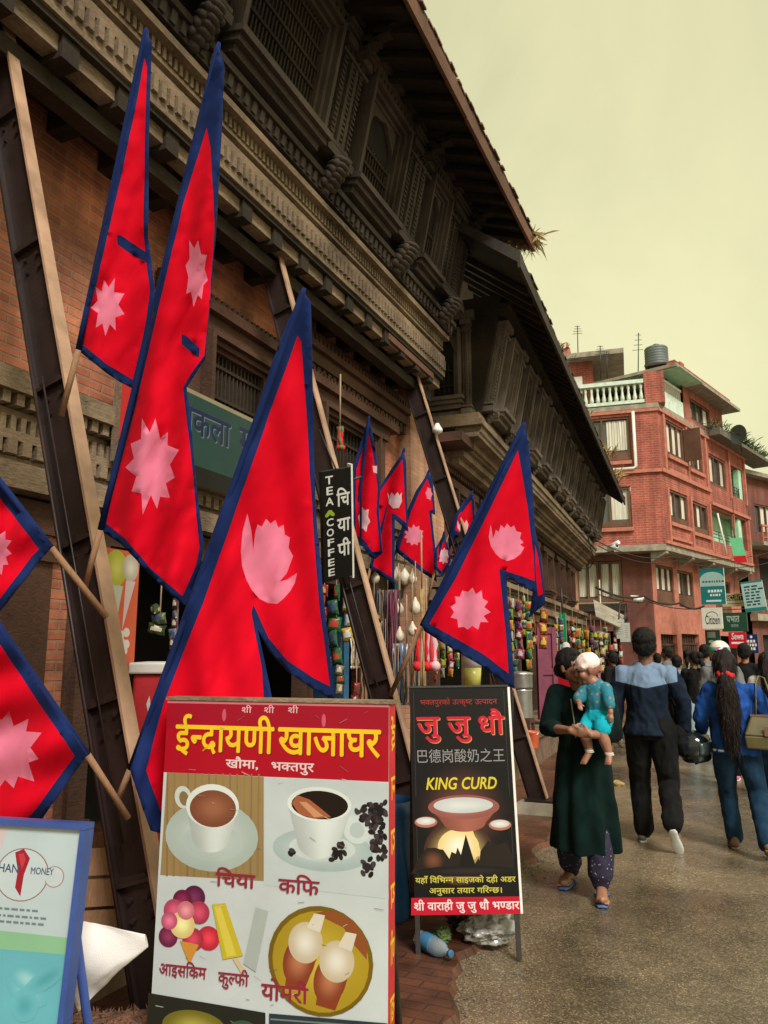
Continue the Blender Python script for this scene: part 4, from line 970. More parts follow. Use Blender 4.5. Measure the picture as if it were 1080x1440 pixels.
# B: long flag draped in front of it
flag('long draped flag with a folded upper pennant, just left of the largest flag',
     [(307, 66), (315, 90), (311, 200), (303, 330), (296, 420), (288, 505), (270, 532), (262, 545), (268, 590), (272, 640), (279, 710), (287, 770), (280, 800), (262, 854), (245, 840), (205, 802), (185, 780), (172, 766), (141, 745), (148, 700), (166, 635), (185, 570), (215, 440), (250, 290), (285, 150)],
     [[(291, 180), (297, 210), (300, 290), (301, 320), (295, 420), (287, 500), (268, 527), (258, 545), (263, 590), (268, 640), (275, 710), (281, 770), (276, 795), (256, 838), (210, 797), (190, 773), (176, 757), (150, 736), (158, 700), (192, 570), (222, 440), (257, 290)]],
     [blob_star(215, 655, 36, 68, 11, rf_, .25, .68), blob_star(276, 384, 17, 50, 8, rf_, .2, .7)],
     lind((215, 450), 2.74, -.0007, .0), [(118, 830, 2.80), (141, 745, 2.79), (308, 60, 2.70)],
     waves=((.016, .11, .012, 0), (.03, .035, .004, .5)), blues=[[(256, 470), (262, 472), (281, 490), (280, 503), (268, 495), (256, 484)]])
# C: the largest flag
MOON_C = [(348, 722), (353, 745), (356, 775), (359, 748), (362, 737), (368, 741), (374, 730), (380, 736), (387, 731), (391, 742), (399, 738), (401, 752), (408, 756), (406, 770), (412, 782), (407, 795), (403, 806), (393, 818), (404, 815), (418, 806), (415, 820), (408, 832), (399, 842), (390, 849), (377, 848), (365, 842), (354, 830), (346, 815), (340, 796), (338, 775), (341, 748)]
flag('largest flag, its lower end hidden behind the red and white menu board',
     [(427, 410), (437, 425), (440, 560), (443, 700), (446, 740), (456, 850), (471, 985), (440, 969), (405, 945), (378, 915), (362, 884), (372, 930), (383, 985), (390, 1060), (388, 1130), (340, 1185), (270, 1182), (212, 1168), (195, 1120), (183, 1082), (199, 1035), (215, 985), (265, 850), (310, 720), (335, 650), (360, 580), (383, 510), (405, 450)],
     [[(419, 472), (424, 480), (432, 600), (440, 735), (449, 850), (464, 965), (440, 953), (405, 929), (378, 897), (356, 850), (353, 862), (368, 940), (373, 1000), (380, 1060), (376, 1125), (335, 1170), (270, 1166), (226, 1140), (205, 1083), (232, 985), (285, 850), (330, 720), (378, 585)]],
     [MOON_C], lind((330, 780), 2.72, .0004, .0), [(163, 1130, 2.73), (183, 1082, 2.73), (428, 405, 2.68)], step=10,
     waves=((.022, .045, .004, .2), (.010, .10, -.02, 1.1), (.03, .012, .010, 2.)), blues=[])
# D, E: flags entering from the left edge
flag('upper of the two flags cut by the left edge of the picture',
     [(72, 770), (0, 672), (-90, 550), (-140, 500), (-180, 620), (-200, 760), (-150, 740), (-170, 880), (-110, 900), (-50, 890), (0, 860), (58, 786)],
     [[(55, 772), (0, 700), (-85, 585), (-130, 540), (-165, 640), (-180, 735), (-135, 715), (-152, 866), (-110, 882), (-55, 872), (0, 842), (45, 783)]],
     [blob_star(-5, 775, 24, 34, 11, rf_, .1, .7)], lind((0, 775), 2.45, -.0002, 0), [(150, 868, 2.56), (72, 770, 2.48), (-142, 495, 2.40)],
     waves=((.02, .05, .02, 0), (.012, .02, .08, 1.)))
flag('flag cut by the left edge, directly above the blue-framed board',
     [(123, 1061), (0, 880), (-110, 715), (-170, 640), (-220, 800), (-240, 960), (-180, 935), (-200, 1160), (-120, 1180), (-40, 1182), (45, 1168), (60, 1150)],
     [[(105, 1062), (0, 906), (-105, 752), (-155, 690), (-200, 810), (-215, 930), (-165, 905), (-182, 1140), (-120, 1160), (-40, 1162), (36, 1152), (50, 1138)]],
     [blob_star(10, 1055, 50, 62, 11, rf_, .2, .66)], lind((0, 1060), 2.30, -.0003, 0), [(180, 1150, 2.50), (123, 1061, 2.42), (-173, 630, 2.25)],
     waves=((.02, .04, .02, 0), (.012, .02, .08, 1.)))
# F: the flag on the right above the black curd sign
MOON_F = [(690, 738), (693, 757), (695, 752), (697, 745), (701, 748), (704, 738), (709, 743), (713, 736), (718, 742), (723, 739), (726, 747), (733, 749), (731, 757), (736, 763), (731, 766), (737, 770), (732, 779), (723, 786), (713, 789), (704, 785), (697, 779), (690, 768), (687, 755)]
flag('clean flag with moon and sun standing out on a stick above the black curd sign',
     [(737, 599), (741, 612), (745, 640), (750, 700), (752, 743), (760, 780), (766, 835), (767, 850), (758, 856), (744, 869), (747, 848), (749, 831), (728, 821), (713, 810), (713, 830), (719, 900), (724, 969), (716, 965), (680, 938), (640, 915), (596, 887), (593, 877), (620, 830), (670, 735), (715, 645)],
     [[(728, 633), (734, 665), (742, 715), (745, 743), (750, 780), (752, 817), (730, 809), (702, 800), (705, 830), (711, 890), (715, 947), (680, 920), (640, 897), (604, 877), (640, 815), (680, 735)], [(752, 765), (757, 785), (764, 835), (757, 838), (754, 812)]],
     [MOON_F, blob_star(661, 857, 29, 31, 12, rf_, .12, .78)], lind((670, 800), 4.95, .0006, 0), [(549, 978, 5.1), (593, 880, 5.02), (738, 594, 4.92)],
     waves=((.03, .05, .01, 0), (.02, .13, .02, 1.)), pole_r=.016)
# the small flags behind, on the far prop and the house
SM = 'small flags farther back'
flag('small folded flag, leftmost of those farther back, right beside the black tea board', [(518, 589), (522, 600), (529, 640), (534, 685), (533, 720), (538, 778), (528, 786), (520, 783), (510, 768), (498, 765), (496, 700), (497, 658), (508, 620)],
     [[(518, 606), (524, 635), (531, 686), (529, 720), (535, 775), (524, 776), (511, 758), (501, 752), (500, 700), (501, 660)]], [blob_star(512, 730, 9, 18, 6, rf_, .2), [(524, 655), (530, 655), (530, 666), (525, 664)]], lind((515, 690), 6.9), [(486, 830, 7.0), (497, 770, 6.98), (519, 585, 6.88)], 8, ((.05, .2, .02, 0),), [[(516, 600), (519, 606), (509, 690), (509, 765), (506, 765), (506, 690)]], pole_r=.014, group=SM, emat='pale_cloth')
flag('small flag with a clear white moon, second from the tea board among those farther back', [(568, 635), (571, 650), (572, 700), (574, 748), (566, 740), (555, 730), (555, 780), (554, 822), (540, 812), (521, 799), (526, 740), (531, 690), (550, 660)],
     [[(566, 646), (569, 700), (571, 735), (556, 723), (551, 722), (551, 812), (525, 796), (531, 735), (535, 690)]], [[(545, 692), (548, 698), (551, 692), (555, 697), (559, 692), (562, 697), (565, 692), (565, 705), (561, 714), (553, 715), (547, 708)]], lind((550, 720), 7.3), [(508, 850, 7.4), (521, 799, 7.36), (569, 630, 7.3)], 8, ((.05, .15, .02, 1),), pole_r=.014, group=SM, emat='pale_cloth')
flag('small flag partly hidden by the farthest steel prop, a pink sun on its lower half', [(603, 664), (608, 674), (612, 720), (612, 724), (607, 722), (612, 770), (614, 818), (595, 806), (557, 776), (556, 768), (572, 720), (585, 690)],
     [[(601, 673), (606, 690), (609, 716), (603, 718), (609, 770), (611, 810), (595, 799), (562, 772), (578, 720), (590, 692)]], [blob_star(582, 753, 14, 16, 11, rf_, .1, .75), blob_star(603, 694, 5, 10, 6, rf_, .1, .75)], lind((590, 740), 8.3), [(540, 812, 8.5), (557, 775, 8.4), (604, 660, 8.3)], 8, ((.05, .12, .02, 2),), pole_r=.014, group=SM)
flag('tiny flag tip showing just right of the farthest steel prop', [(617, 632), (620, 645), (623, 664), (621, 700), (612, 690), (610, 660)], [[(617, 643), (620, 664), (618, 690), (613, 682), (613, 660)]], [blob_star(617, 672, 2, 3, 6, rf_)], lind((617, 660), 8.9), [(600, 725, 9.0), (610, 672, 9.0), (617, 628, 8.9)], 6, ((.03, .2, .02, 0),), pole_r=.013, group=SM)
flag('small flag with a white moon between the farthest steel prop and the clean flag', [(664, 694), (667, 705), (668, 745), (666, 765), (648, 756), (640, 752), (632, 775), (630, 755), (640, 724), (652, 705)], [[(663, 703), (665, 730), (663, 757), (648, 750), (640, 745), (645, 724)]], [[(643, 732), (646, 738), (649, 732), (652, 737), (656, 731), (659, 738), (656, 748), (648, 749), (643, 742)]], lind((650, 730), 8.5), [(612, 800, 8.6), (632, 752, 8.5), (665, 690, 8.5)], 6, ((.04, .2, .02, 0),), pole_r=.013, group=SM, emat='pale_cloth')
flag('small flag with a white sun low beside the farthest steel prop', [(624, 751), (632, 775), (634, 790), (622, 810), (612, 800), (612, 772)], [[(623, 757), (630, 776), (631, 788), (621, 804), (615, 796), (615, 773)]], [blob_star(624, 782, 8, 13, 8, rf_, .1, .7)], lind((624, 780), 8.1), [(600, 850, 8.2), (612, 800, 8.15), (625, 747, 8.1)], 6, ((.04, .2, .02, 0),), pole_r=.013, group=SM, emat='pale_cloth')

# ================================================================ signs
C_RED, C_DRED, C_YEL, C_WHT, C_BLK = rgb(196, 22, 44), rgb(150, 14, 34), rgb(252, 206, 40), rgb(226, 226, 224), rgb(22, 18, 18)
def solve_down(tl, u, px, py):
    """3-D point on pixel ray (px, py) such that (p - tl) is square to u"""
    d = ray(px, py); t = (tl - CAM).dot(u) / d.dot(u); return CAM + d * t
def board(name, label, cat, tl, tr, pbl, depth_box, frame_mat, cut=1.0, group=None):
    """board lying in the plane of tl, tr and the bottom-left pixel; returns thing, Art, width, height, axes"""
    u = (tr - tl); W_ = u.length; u = u.normalized(); bl = solve_down(tl, u, *pbl); v = (bl - tl); H_ = v.length; v = v.normalized(); n = u.cross(v)
    if n.dot(CAM - tl) < 0: n = -n
    return u, v, n, W_, H_
def menu_board():
    tl, tr = dep(236, 985, 2.62), dep(547, 991, 2.44)
    u, v, n, W_, H_ = board(None, None, None, tl, tr, (211, 1440), 0, 0)
    s = -tl.z / v.z                                              # down to the ground
    Hb = s * .93
    t = thing('menu_board', 'tall red and white snack-house menu board with pictures of cups and ice cream', 'sign', tl + v * s)
    b = MB(frame(tl, u, v, n)); b.box(0, W_, .0, Hb, -.062, -.002); b.build('box_frame', 'white', t)
    b = MB(frame(tl, u, v, n)); b.box(W_ + .001, W_ + .006, .0, Hb, -.062, -.001); b.build('side_strip', 'red_paint', t)
    b = MB(frame(tl, u, v, n)); b.box(-.005, W_ + .012, -.012, -.002, -.075, .004); b.build('top_edge', 'wood_tan', t)
    for x in (.03, W_ - .07):
        l = MB(frame(tl, u, v, n)); l.box(x, x + .04, Hb + .002, s - .005, -.05, -.01); l.build('leg', 'black_metal', t)
    bk = MB(); p = tl + v * .05 - n * .063; e = V((p.x, p.y, 0)) + (-n * 1.0).normalized() * .42; e.z = 0
    for k in (.06, W_ - .06): bk.tube([p + u * k, e + u * k], .014, 6)
    bk.build('back_stay', 'black_metal', t)
    a = Art(tl, u, v, n); X = lambda q: q / 310. * W_; sx = W_ / 875.; sy = H_ / 1279.                # zoomed photo coordinates -> metres
    U = lambda zx, zy: ((zx - (105 - 80 * (zy - 85) / 1279.)) / (875. + 85 * (zy - 85) / 1279.) * W_, (zy - 85 - (zx - 105) / 900. * (12 + 80 * (zy - 85) / 1279.)) * sy)
    def pl(pts, c): a.poly([U(*q) for q in pts], c)
    def el(cx, cy, rx, ry, c, rot=0): a.ell(*U(cx, cy), rx * sx * .95, ry * sy, c, rot)
    def gr(cx, cy, rx, ry, c0, c1, n=6, rot=0): a.grad(*U(cx, cy), rx * sx * .95, ry * sy, c0, c1, n, rot)
    a.rect(0, 0, W_, Hb, rgb(204, 212, 212)); a.rect(0, 0, W_, 300 * sy, rgb(184, 16, 38)); a.rect(0, 0, W_, 118 * sy, rgb(168, 18, 42)); a.rect(0, 0, W_, .008, rgb(214, 120, 130))
    for (t_, x, y) in (('श^ी', 430, 135), ('श^ी', 520, 135), ('श^ी', 615, 135)): a.text(t_, *U(x, y), .020, rgb(232, 200, 205), .036)
    for (x, y) in ((340, 145), (735, 165)): a.ell(*U(x, y), .007, .020, rgb(206, 92, 112))
    for dx, c in ((.0035, rgb(120, 20, 10)), (0, C_YEL)):
        x, y = U(335, 298); a.text('ईन~द^ायणी', x + dx, y + dx, .092, c, 395 * sx, .018, 0, .0)
        x, y = U(752, 310); a.text('खाजाघर', x + dx, y + dx, .092, c, 385 * sx, .018, 0, .0)
    a.text('खौमा,', *U(412, 365), .028, rgb(236, 214, 214), 130 * sx, .018); a.text('भक~तपुर', *U(612, 375), .028, rgb(236, 214, 214), 165 * sx, .018)
    # tea on a wooden table
    q0 = [(100, 385), (500, 400), (500, 815), (70, 795)]; pl(q0, rgb(158, 132, 88))
    for k in range(14): x = 100 + k * 29; pl([(x, 388), (x + 6, 388), (x + 2, 800), (x - 6, 800)], rgb(140 + 8 * (k % 3), 114 + 7 * (k % 3), 72))
    gr(285, 640, 195, 138, rgb(176, 190, 182), rgb(216, 224, 218), 7); gr(290, 665, 125, 74, rgb(186, 200, 194), rgb(204, 214, 210), 5)
    a.ell(*U(168, 485), 34 * sx, 46 * sy, rgb(206, 214, 206), -20); a.ell(*U(172, 490), 19 * sx, 30 * sy, rgb(140, 116, 78), -20)
    x_, y_ = U(288, 525); a.body(x_, y_, 110 * sx * .95, 60 * sy, 178 * sy, .74, rgb(226, 234, 230))
    el(290, 520, 112, 88, rgb(226, 232, 228)); gr(292, 530, 98, 74, rgb(132, 78, 54), rgb(166, 108, 80), 6)
    # coffee with beans
    pl([(505, 402), (975, 425), (985, 880), (500, 830)], rgb(200, 210, 210))
    gr(730, 690, 196, 82, rgb(172, 190, 188), rgb(218, 226, 224), 6); gr(730, 684, 130, 50, rgb(206, 216, 214), rgb(168, 184, 182), 5)
    a.ell(*U(862, 610), 50 * sx, 52 * sy, rgb(208, 218, 216), 20); a.ell(*U(864, 612), 27 * sx, 30 * sy, rgb(186, 198, 198), 20)
    x_, y_ = U(718, 512); a.body(x_, y_, 126 * sx * .95, 60 * sy, 205 * sy, .70, rgb(226, 234, 232))
    el(718, 508, 127, 66, rgb(226, 232, 228)); el(720, 512, 112, 55, rgb(34, 22, 16)); pl([(612, 505), (632, 472), (680, 490), (718, 520), (765, 560), (700, 568), (640, 548)], rgb(168, 96, 62)); pl([(640, 500), (668, 500), (735, 556), (700, 562)], rgb(206, 150, 110))
    rb = random.Random(8)
    for (cx, cy, cnt, sp) in ((940, 560, 46, 60), (960, 660, 40, 60), (900, 560, 20, 40), (800, 700, 16, 36), (905, 765, 12, 30), (615, 690, 3, 14), (935, 525, 16, 24)):
        for k in range(cnt):
            x = cx + rb.gauss(0, sp * .45); y = cy + rb.gauss(0, sp * .55)
            if x < 972: a.ell(*U(x, y), .0105, .007, rgb(*rb.choice(((48, 40, 42), (70, 60, 62), (34, 28, 30)))), rb.uniform(0, 180), 10)
    # ice cream, kulfi, yomari
    for (x, y, r, c) in ((215, 880, 46, (92, 34, 66)), (165, 890, 40, (110, 30, 62)), (235, 938, 44, (176, 60, 84)), (130, 930, 44, (178, 70, 100)), (105, 1030, 40, (112, 40, 70)), (275, 1035, 46, (196, 48, 62)), (210, 1040, 44, (178, 52, 72)), (165, 985, 52, (226, 202, 130)), (180, 930, 36, (206, 120, 130)), (110, 970, 34, (190, 90, 120))):
        gr(x, y, r, r, rgb(*c), rgb(*[min(255, int(q * 1.25 + 16)) for q in c]), 4)
    pl([(155, 1045), (235, 1060), (195, 1135)], rgb(214, 150, 60)); pl([(290, 905), (345, 900), (418, 1100), (335, 1115)], rgb(206, 186, 52)); pl([(300, 915), (325, 912), (390, 1098), (352, 1104)], rgb(226, 208, 84)); pl([(375, 1110), (395, 1108), (430, 1160), (410, 1165)], rgb(214, 196, 150))
    pl([(470, 915), (520, 930), (470, 1160), (420, 1130)], rgb(180, 188, 182))
    gr(725, 1115, 200, 198, rgb(122, 96, 24), rgb(196, 168, 50), 3); gr(725, 1118, 184, 182, rgb(176, 148, 40), rgb(206, 182, 66), 6); pl([(700, 935), (770, 925), (850, 960), (905, 1040), (905, 1110), (860, 1060), (815, 990)], rgb(146, 82, 42))
    for (x, y, rt) in ((668, 1040, 16), (790, 1110, 22)):
        pl([(x - 62, y + 25), (x + 62, y + 25), (x - 5, y + 190), (x - 80, y + 170)], rgb(142, 66, 38)); gr(x - 25, y + 75, 60, 92, rgb(140, 66, 40), rgb(196, 128, 90), 6, 18); gr(x, y + 8, 66, 76, rgb(206, 190, 160), rgb(236, 232, 220), 6, rt); pl([(x + 5, y - 50), (x + 34, y - 104), (x + 76, y - 96), (x + 58, y - 30)], rgb(222, 214, 196))
    C_T = rgb(150, 44, 66)
    a.text('चिया', *U(385, 838), .044, C_T, 150 * sx, .018); a.text('कफि', *U(640, 862), .044, C_T, 150 * sx, .018)
    a.text('आइसक^िम', *U(165, 1180), .036, C_T, 185 * sx, .018); a.text('कुल~फी', *U(378, 1208), .036, C_T, 115 * sx, .018); a.text('योमरी', *U(585, 1268), .048, C_T, 170 * sx, .018)
    pl([(20, 1240), (510, 1310), (510, 1560), (5, 1560)], rgb(44, 44, 36)); gr(215, 1365, 130, 62, rgb(120, 112, 40), rgb(186, 176, 80), 4); gr(420, 1420, 80, 80, rgb(60, 90, 70), rgb(90, 120, 96), 3)
    pl([(525, 1312), (985, 1345), (985, 1560), (525, 1560)], rgb(50, 60, 64))
    for k in range(9): pl([(530, 1330 + k * 22), (980, 1358 + k * 22), (980, 1364 + k * 22), (530, 1336 + k * 22)], rgb(120, 130, 130))
    rw = random.Random(17)
    for k in range(46):
        x, y = rw.uniform(.01, W_ - .02), rw.uniform(.01, H_); l_ = rw.uniform(.004, .03); an = rw.uniform(-.6, .6); a.poly([(x, y), (x + l_ * math.cos(an), y + l_ * math.sin(an)), (x + l_ * math.cos(an), y + l_ * math.sin(an) + .0012), (x, y + .0016)], rgb(*rw.choice(((214, 214, 208), (150, 146, 138), (120, 112, 104)))))
    a.build('printed_face', t)
    # yellow writing down the red side
    fr_ = Art(tl + u * (W_ + .006) - n * .060, n, v, u)
    for i, ch in enumerate(('ई', 'न', 'दा', 'य', 'णी', 'खा', 'जा', 'घर')): fr_.text(ch, .03, .13 + i * .155, .075, C_YEL, .05, .018)
    fr_.build('side_lettering', t)
menu_board()

def curd_board():
    tl, tr = dep(576, 968, 4.40), dep(713, 966, 4.40); u = (tr - tl); W_ = u.length; u.normalize(); v = dep(572, 1287, 4.06) - tl; v = v - u * v.dot(u); H_ = v.length; v.normalize(); n = u.cross(v)
    if n.dot(CAM - tl) < 0: n = -n
    s = -tl.z / v.z
    t = thing('sandwich_board', 'black sandwich board advertising king curd, with a red strip along the bottom', 'sign', tl + v * s)
    b = MB(frame(tl, u, v, n)); b.box(0, W_, 0, H_, -.02, -.001); b.box(-.006, W_ + .006, -.012, -.001, -.03, .006); b.build('panel', 'black_metal', t)
    b = MB(frame(tl, u, v, n)); b.box(W_ + .001, W_ + .014, .0, H_, -.05, .002); b.build('side_rail', 'white', t)
    for x in (.0, W_ - .03):
        l = MB(frame(tl, u, v, n)); l.box(x, x + .025, H_ + .001, s - .004, -.022, -.002); l.build('leg', 'black_metal', t)
    # rear panel, opened backwards
    e = tl + v * s; q = V((-n.x, -n.y, 0)).normalized(); top = tl - n * .055; bot = V((tl.x, tl.y, 0)) + q * .42; w2 = (bot - top); h2 = w2.length; w2 = w2.normalized(); n2 = u.cross(w2)
    b = MB(frame(top, u, w2, n2)); b.box(.005, W_ + .03, 0.0, h2 * .86, -.01, .01); b.build('rear_panel', 'wood_brown', t)
    b = MB(frame(top, u, w2, n2)); b.box(.0, .03, h2 * .861, h2 - .01, -.012, .012); b.box(W_ + .005, W_ + .034, h2 * .861, h2 - .01, -.012, .012); b.box(W_ + .031, W_ + .045, .02, h2 * .86, -.014, .014); b.build('rear_leg', 'black_metal', t)
    a = Art(tl, u, v, n); kx, ky = W_ / 470., H_ / 1090.
    U = lambda zx, zy: ((zx - 130 + 20 * (zy - 95) / 1090.) / (470. + 42 * (zy - 95) / 1090.) * W_, (zy - 95) * ky)
    def pl(pts, c): a.poly([U(*q) for q in pts], c)
    def gr(cx, cy, rx, ry, c0, c1, n=6): a.grad(*U(cx, cy), rx * kx, ry * ky, c0, c1, n)
    a.rect(0, 0, W_, H_, rgb(20, 17, 17)); a.rect(.02, .02, .022, H_ * .84, rgb(70, 66, 66)); a.rect(W_ - .022, .02, W_ - .02, H_ * .84, rgb(70, 66, 66))
    gr(365, 700, 225, 250, rgb(20, 17, 17), rgb(104, 62, 52), 16)
    gr(335, 905, 160, 150, rgb(72, 44, 34), rgb(240, 214, 136), 16); pl([(330, 760), (395, 770), (450, 920), (390, 930), (330, 960), (260, 880)], rgb(232, 206, 138)); gr(335, 880, 95, 85, rgb(238, 212, 140), rgb(252, 246, 224), 8)
    for pts in ([(100, 1000), (140, 930), (180, 880), (260, 890), (300, 950), (260, 1000)], [(270, 985), (300, 900), (320, 910), (330, 880), (345, 915), (370, 830), (390, 910), (410, 960), (430, 930), (450, 990)], [(430, 985), (440, 900), (480, 850), (520, 870), (570, 860), (600, 940), (600, 1000)]): pl(pts, rgb(38, 30, 24))
    gr(210, 940, 60, 60, rgb(40, 28, 22), rgb(120, 74, 52), 4); pl([(330, 985), (372, 820), (420, 985)], rgb(24, 20, 18)); gr(370, 990, 230, 24, rgb(24, 20, 20), rgb(48, 40, 36), 5)
    # clay bowls
    x_, y_ = U(368, 692); a.body(x_, y_, 160 * kx, 50 * ky, 116 * ky, .62, rgb(168, 100, 82)); gr(368, 690, 165, 58, rgb(150, 88, 78), rgb(190, 128, 112), 4); gr(366, 682, 138, 38, rgb(200, 204, 200), rgb(222, 226, 222), 3)
    for x, y in ((182, 760), (540, 778)): gr(x, y, 52, 26, rgb(180, 110, 96), rgb(206, 140, 122), 3); gr(x, y - 5, 44, 18, rgb(206, 204, 198), rgb(232, 232, 226), 3)
    a.text('भक~तपुरको उत~कृष~ट उत~पादन', *U(362, 182), .030, rgb(176, 52, 46), 370 * kx, 0)
    for dx, c in ((.004, rgb(206, 150, 90)), (0, rgb(204, 30, 52))):
        for tx, x, w_ in (('जु', 210, 105), ('जु', 358, 105), ('धौ', 515, 125)):
            xx, yy = U(x, 335); a.text(tx, xx + dx, yy + dx, .108, c, w_ * kx, .018)
    a.text('巴德岗酸奶之王', *U(362, 468), .055, rgb(150, 148, 146), 420 * kx, 0)
    for dx, c in ((.003, rgb(90, 70, 10)), (0, rgb(222, 204, 60))): x, y = U(358, 604); a.text('KING CURD', x + dx, y + dx, .062, c, 330 * kx, .018, .18)
    a.text('यहाँ विभिन~न साइजको दही अडर', *U(362, 1042), .028, rgb(206, 196, 80), 450 * kx, .018); a.text('अनुसार तयार गरिन~छ।', *U(362, 1090), .028, rgb(206, 196, 80), 330 * kx, .018)
    pl([(96, 1108), (626, 1108), (632, 1186), (92, 1186)], rgb(196, 22, 46)); a.text('श^ी वाराही जु जु धौ भण~डार', *U(362, 1164), .040, rgb(240, 226, 226), 470 * kx, .018)
    a.build('printed_face', t)
curd_board()

def blue_board():
    tr = dep(116, 1166, 1.92); tl = dep(-150, 1150, 2.0); u = (tr - tl); W_ = u.length; u = u.normalized(); br = solve_down(tr, u, 84, 1440); v = (br - tr).normalized(); n = u.cross(v)
    if n.dot(CAM - tl) < 0: n = -n
    s = -tl.z / v.z; H_ = s * .95
    t = thing('notice_board', 'white notice board in a royal blue frame at the lower left corner', 'sign', tl + v * s)
    f = MB(frame(tl, u, v, n)); w = .014
    f.box(-w, W_ + w, -w, .0, -.03, .012); f.box(-w, 0, .001, H_, -.03, .012); f.box(W_, W_ + w, .001, H_, -.03, .012); f.box(-w, W_ + w, H_ + .001, H_ + w, -.03, .012); f.build('frame', 'frame_blue', t)
    f = MB(frame(tl, u, v, n)); f.box(0, W_, .001, H_, -.028, -.004); f.build('panel', 'white', t)
    for x in (.0, W_ - .03):
        l = MB(frame(tl, u, v, n)); l.box(x, x + .03, H_ + w + .002, s - .004, -.024, -.0); l.build('leg', 'frame_blue', t)
    bk = MB(); p = tl + v * .05 - n * .033; e = V((p.x, p.y, 0)) - V((n.x, n.y, 0)).normalized() * .4
    for k in (.06, W_ - .06): bk.tube([p + u * k, e + u * k], .012, 6)
    bk.build('back_stay', 'frame_blue', t)
    a = Art(tl, u, v, n); P = lambda zx, zy: (W_ + (zx - 490 + (zy - 290) * .125) * W_ / 1110., (zy - 290) * H_ * .0006 )
    sy = (br - tr).length / 1120.; sx = W_ / 1105.
    P = lambda zx, zy: (min(W_ - .001, W_ + (zx - (480 - (zy - 280) * .125)) * sx), (zy - 265) * sy)
    def pl(pts, c): a.poly([P(*q) for q in pts], c)
    a.rect(0, 0, W_, H_, rgb(186, 202, 206))
    pl([(-700, 280), (60, 280), (20, 420), (-700, 520)], rgb(206, 190, 192))
    for (r, c) in ((150, rgb(150, 110, 112)), (143, rgb(192, 206, 210))): a.ell(*P(140, 560), r * sx, (r + 10) * sy, c)
    a.ell(*P(320, 560), 56 * sx, 64 * sy, rgb(160, 130, 132)); a.ell(*P(320, 560), 50 * sx, 58 * sy, rgb(196, 206, 210)); pl([(0, 510), (330, 520), (330, 590), (0, 580)], rgb(192, 204, 208))
    pl([(100, 430), (150, 405), (185, 460), (150, 560), (130, 690), (100, 640), (115, 540)], rgb(158, 34, 48)); pl([(118, 440), (150, 430), (160, 470), (138, 530)], rgb(196, 60, 70))
    a.text('HAN', *P(60, 552), .020, rgb(70, 84, 110), 120 * sx, .018); a.text('MONEY', *P(250, 552), .016, rgb(70, 84, 110), 130 * sx, .018)
    for k, (y, x0, x1) in enumerate(((760, -300, 210), (800, -300, 260), (835, -300, 250))):
        x = x0; rb = random.Random(k)
        while x < x1: w_ = rb.uniform(14, 40); pl([(x, y), (x + w_, y), (x + w_, y + 14), (x, y + 14)], rgb(116, 130, 138)); x += w_ + 10
    pl([(-700, 880), (480, 905), (480, 1000), (-700, 1000)], rgb(140, 190, 150)); pl([(-700, 1000), (480, 1000), (480, 1600), (-700, 1600)], rgb(104, 178, 190))
    for k in range(16):
        rb = random.Random(k + 40); c_ = rb.choice(((84, 160, 172), (126, 194, 202), (150, 204, 208))); a.grad(*P(rb.uniform(-500, 280), rb.uniform(1060, 1500)), rb.uniform(60, 130) * sx, rb.uniform(40, 90) * sy, rgb(104, 178, 190), rgb(*c_), 4, rb.uniform(-40, 40)); a.ell(*P(-690, 1500), .001, .001, rgb(*rb.choice(((84, 160, 172), (126, 194, 202), (110, 180, 200), (150, 204, 208), (190, 214, 214)))), rb.uniform(-40, 40))
    a.build('printed_face', t)
    # white sheet rolled into a cone behind it
    m = MB(); tip = dep(205, 1331, 2.06); n_ = 36; c0 = dep(95, 1360, 2.1); A1 = (tip - c0).normalized(); s1 = A1.cross(V((0, 0, 1))).normalized(); s2 = s1.cross(A1); rows = 22; grid = []
    for i in range(rows):
        q = i / (rows - 1); r = .100 * (1 - q) + .016; cc = c0.lerp(tip, q) + V((0, 0, .018 * q)); row = []
        for k in range(n_):
            an = 2 * math.pi * k / n_; w_ = 1 + .05 * math.sin(an * 3 + 2 * q) + (.07 - .04 * q) * noise.noise(V((math.cos(an) * 1.6, math.sin(an) * 1.6, q * 3))) + .06 * noise.noise(V((math.cos(an) * 5, math.sin(an) * 5, q * 9)))
            row.append(m.vert(cc + (s1 * math.cos(an) * .26 + s2 * math.sin(an)) * r * w_ + s1 * .018 * math.sin(an * 2 + q * 5) * (1 - q) + s2 * .006 * math.sin(q * 4)))
        grid.append(row)
    for i in range(rows - 1):
        for k in range(n_): m.face([grid[i][k], grid[i][(k + 1) % n_], grid[i + 1][(k + 1) % n_], grid[i + 1][k]], 0, None, True)
    m.face(grid[0][::-1]); o = m.build('rolled_sheet', 'white_sheet'); sd = o.modifiers.new('sub', 'SUBSURF'); sd.levels = 1; sd.render_levels = 1
    tag(o, 'white sheet rolled like a funnel, poking out behind the blue-framed board', 'sheet')
blue_board()

